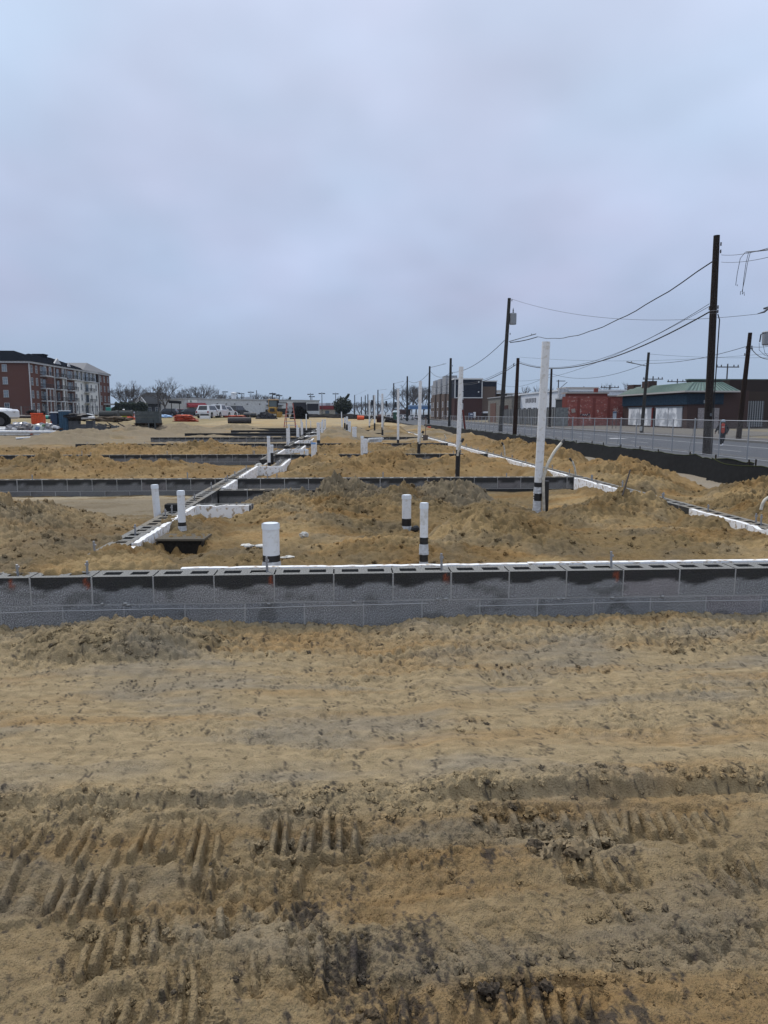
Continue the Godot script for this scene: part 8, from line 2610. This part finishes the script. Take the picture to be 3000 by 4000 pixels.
func person(label: String, at: Vector3, turn: float, top: Color, coat: Color, legs: Color, hat: Color, shoes: Color, open_coat: bool) -> Node3D:
	var t := thing("person", label, "person", at, turn)
	var V := func(x: float, y: float, z: float) -> Vector3: return Vector3(x, y, z)
	var lo := Vector3(-0.6, -0.05, -0.5)
	var hi := Vector3(0.6, 1.8, 0.5)
	# mid stride: left leg forward
	var hipL := V.call(-0.09, 0.86, 0.0)
	var hipR := V.call(0.09, 0.86, 0.0)
	var kneeL := V.call(-0.08, 0.47, 0.10)
	var kneeR := V.call(0.07, 0.46, 0.0)
	var footL := V.call(-0.06, 0.07, 0.05)
	var footR := V.call(0.03, 0.13, -0.22)
	var shL := V.call(-0.19, 1.33, 0.0)
	var shR := V.call(0.19, 1.33, 0.0)
	var elL := V.call(-0.33, 1.10, -0.02)
	var elR := V.call(0.30, 1.07, 0.02)
	var haL := V.call(-0.42, 0.93, 0.10)
	var haR := V.call(0.25, 0.88, 0.12)
	var m := mb()
	flesh([[V.call(0, 1.36, 0), V.call(0, 1.46, 0.01), 0.055, 0.05], [V.call(0, 1.52, 0.02), V.call(0, 1.57, 0.01), 0.085, 0.09], [V.call(0, 1.47, 0.06), V.call(0, 1.5, 0.05), 0.045, 0.06], [V.call(0, 1.525, 0.1), V.call(0, 1.505, 0.115), 0.014, 0.018],
		[V.call(0, 0.95, 0), V.call(0, 1.3, 0), 0.12, 0.13], [haL, haL + Vector3(-0.02, -0.08, 0.02), 0.035, 0.03], [haR, haR + Vector3(0.0, -0.08, 0.02), 0.035, 0.03], [elL, haL, 0.042, 0.032], [elR, haR, 0.042, 0.032], [shL, elL, 0.055, 0.045], [shR, elR, 0.055, 0.045],
		[hipL, kneeL, 0.085, 0.06], [hipR, kneeR, 0.085, 0.06], [kneeL, footL, 0.058, 0.04], [kneeR, footR, 0.058, 0.04]], 0.03, 0.03, lo, hi, m)
	part("body", m, mat(0.16, 0.085, 0.055, 0.6), t)
	for s in [-1, 1]:
		for i in 4:
			var h: Vector3 = haL if s < 0 else haR
			part("finger", mb().tube([h + Vector3(s * 0.01 - 0.022 + i * 0.014, -0.08, 0.02), h + Vector3(s * 0.01 - 0.022 + i * 0.014, -0.13 - 0.012 * float(i == 1 or i == 2), 0.035), h + Vector3(s * 0.01 - 0.022 + i * 0.014, -0.15, 0.05)], [0.009, 0.008, 0.006], 5), mat(0.16, 0.085, 0.055, 0.6), t)
		var th: Vector3 = haL if s < 0 else haR
		part("thumb", mb().tube([th + Vector3(-s * 0.03, -0.02, 0.03), th + Vector3(-s * 0.045, -0.07, 0.06)], [0.011, 0.008], 5), mat(0.16, 0.085, 0.055, 0.6), t)
		part("eye", mb().blob(Vector3(s * 0.034, 1.535, 0.088), Vector3(0.012, 0.008, 0.008), n_fine, 0.0, 5, 7), mat(0.02, 0.015, 0.012, 0.2), t)
	m = mb()
	flesh([[hipL, kneeL, 0.112, 0.085], [hipR, kneeR, 0.112, 0.085], [kneeL, footL + Vector3(0, 0.04, 0), 0.082, 0.062], [kneeR, footR + Vector3(0, 0.04, 0), 0.082, 0.062], [V.call(-0.05, 0.92, 0), V.call(0.05, 0.92, 0), 0.14, 0.14]], 0.03, 0.03, lo, hi, m)
	part("trousers", m, mat(legs.r, legs.g, legs.b, 0.9), t)
	m = mb()
	flesh([[V.call(0, 0.92, 0.035), V.call(0, 1.34, 0.03), 0.138, 0.132]], 0.03, 0.03, lo, hi, m)
	part("shirt", m, mat(top.r, top.g, top.b, 0.8), t)
	if open_coat:
		part("shirt_print", mb().cbox(Vector3(0, 1.22, 0.168), Vector3(0.16, 0.05, 0.015), 0.006), mat(0.55, 0.5, 0.45), t)
	m = mb()
	flesh([[shL, elL, 0.085, 0.075], [shR, elR, 0.085, 0.075], [elL, haL, 0.073, 0.055], [elR, haR, 0.073, 0.055], [V.call(-0.14, 1.34, -0.01), V.call(0.14, 1.34, -0.01), 0.085, 0.085], [V.call(-0.15, 0.86, 0.02), V.call(-0.135, 1.32, 0.02), 0.115, 0.105], [V.call(0.15, 0.86, 0.02), V.call(0.135, 1.32, 0.02), 0.115, 0.105], [V.call(0, 0.86, -0.07), V.call(0, 1.32, -0.05), 0.11, 0.1]], 0.03, 0.035, lo, hi, m)
	part("jacket", m, mat(coat.r, coat.g, coat.b, 0.85), t)
	m = mb()
	m.blob(Vector3(0, 1.55, -0.02), Vector3(0.115, 0.115, 0.115), n_fine, 0.0, 8, 14)
	m.blob(Vector3(-0.09, 1.45, -0.02), Vector3(0.05, 0.13, 0.06), n_fine, 0.0, 6, 8).blob(Vector3(0.09, 1.45, -0.02), Vector3(0.05, 0.13, 0.06), n_fine, 0.0, 6, 8)
	part("hair", m, mat(0.012, 0.010, 0.010, 0.7), t)
	m = mb()
	m.lathe([[0.125, 1.575], [0.122, 1.63], [0.09, 1.69], [0.0, 1.705]], Vector3(0, 0, -0.005), 16)
	m.cbox(Vector3(0, 1.585, 0.15), Vector3(0.16, 0.016, 0.13), 0.006)
	part("cap", m, mat(hat.r, hat.g, hat.b, 0.7), t)
	for q in [[footL, 0.0], [footR, 0.9]]:
		var sh := mb()
		var b := Basis(Vector3.RIGHT, q[1])
		sh.blob(Vector3.ZERO, Vector3(0.05, 0.045, 0.13), n_fine, 0.0, 7, 12)
		var o := part("shoe", sh, mat(shoes.r, shoes.g, shoes.b, 0.6), t, q[0] + Vector3(0, -0.025, 0.05))
		o.basis = b
	return t

func build_people() -> void:
	var p: Vector3 = Vector3(24.691, -0.612, -45)
	person("person in dark open jacket, orange top and pale cap, walking across the street", Vector3(p.x, road_y(45.0) + 0.02, p.z), -0.45, Color(0.40, 0.06, 0.04), Color(0.012, 0.013, 0.016), Color(0.012, 0.013, 0.018), Color(0.35, 0.45, 0.55), Color(0.7, 0.7, 0.72), true)
	var w: Vector3 = Vector3(-24.386, 1.702, -82)
	person("person in yellow green vest and white hard hat, half hidden behind orange netting", Vector3(w.x, 2.099 - 1.70, w.z), 0.3, Color(0.45, 0.48, 0.06), Color(0.40, 0.44, 0.06), Color(0.03, 0.035, 0.05), Color(0.7, 0.7, 0.68), Color(0.05, 0.04, 0.03), false)
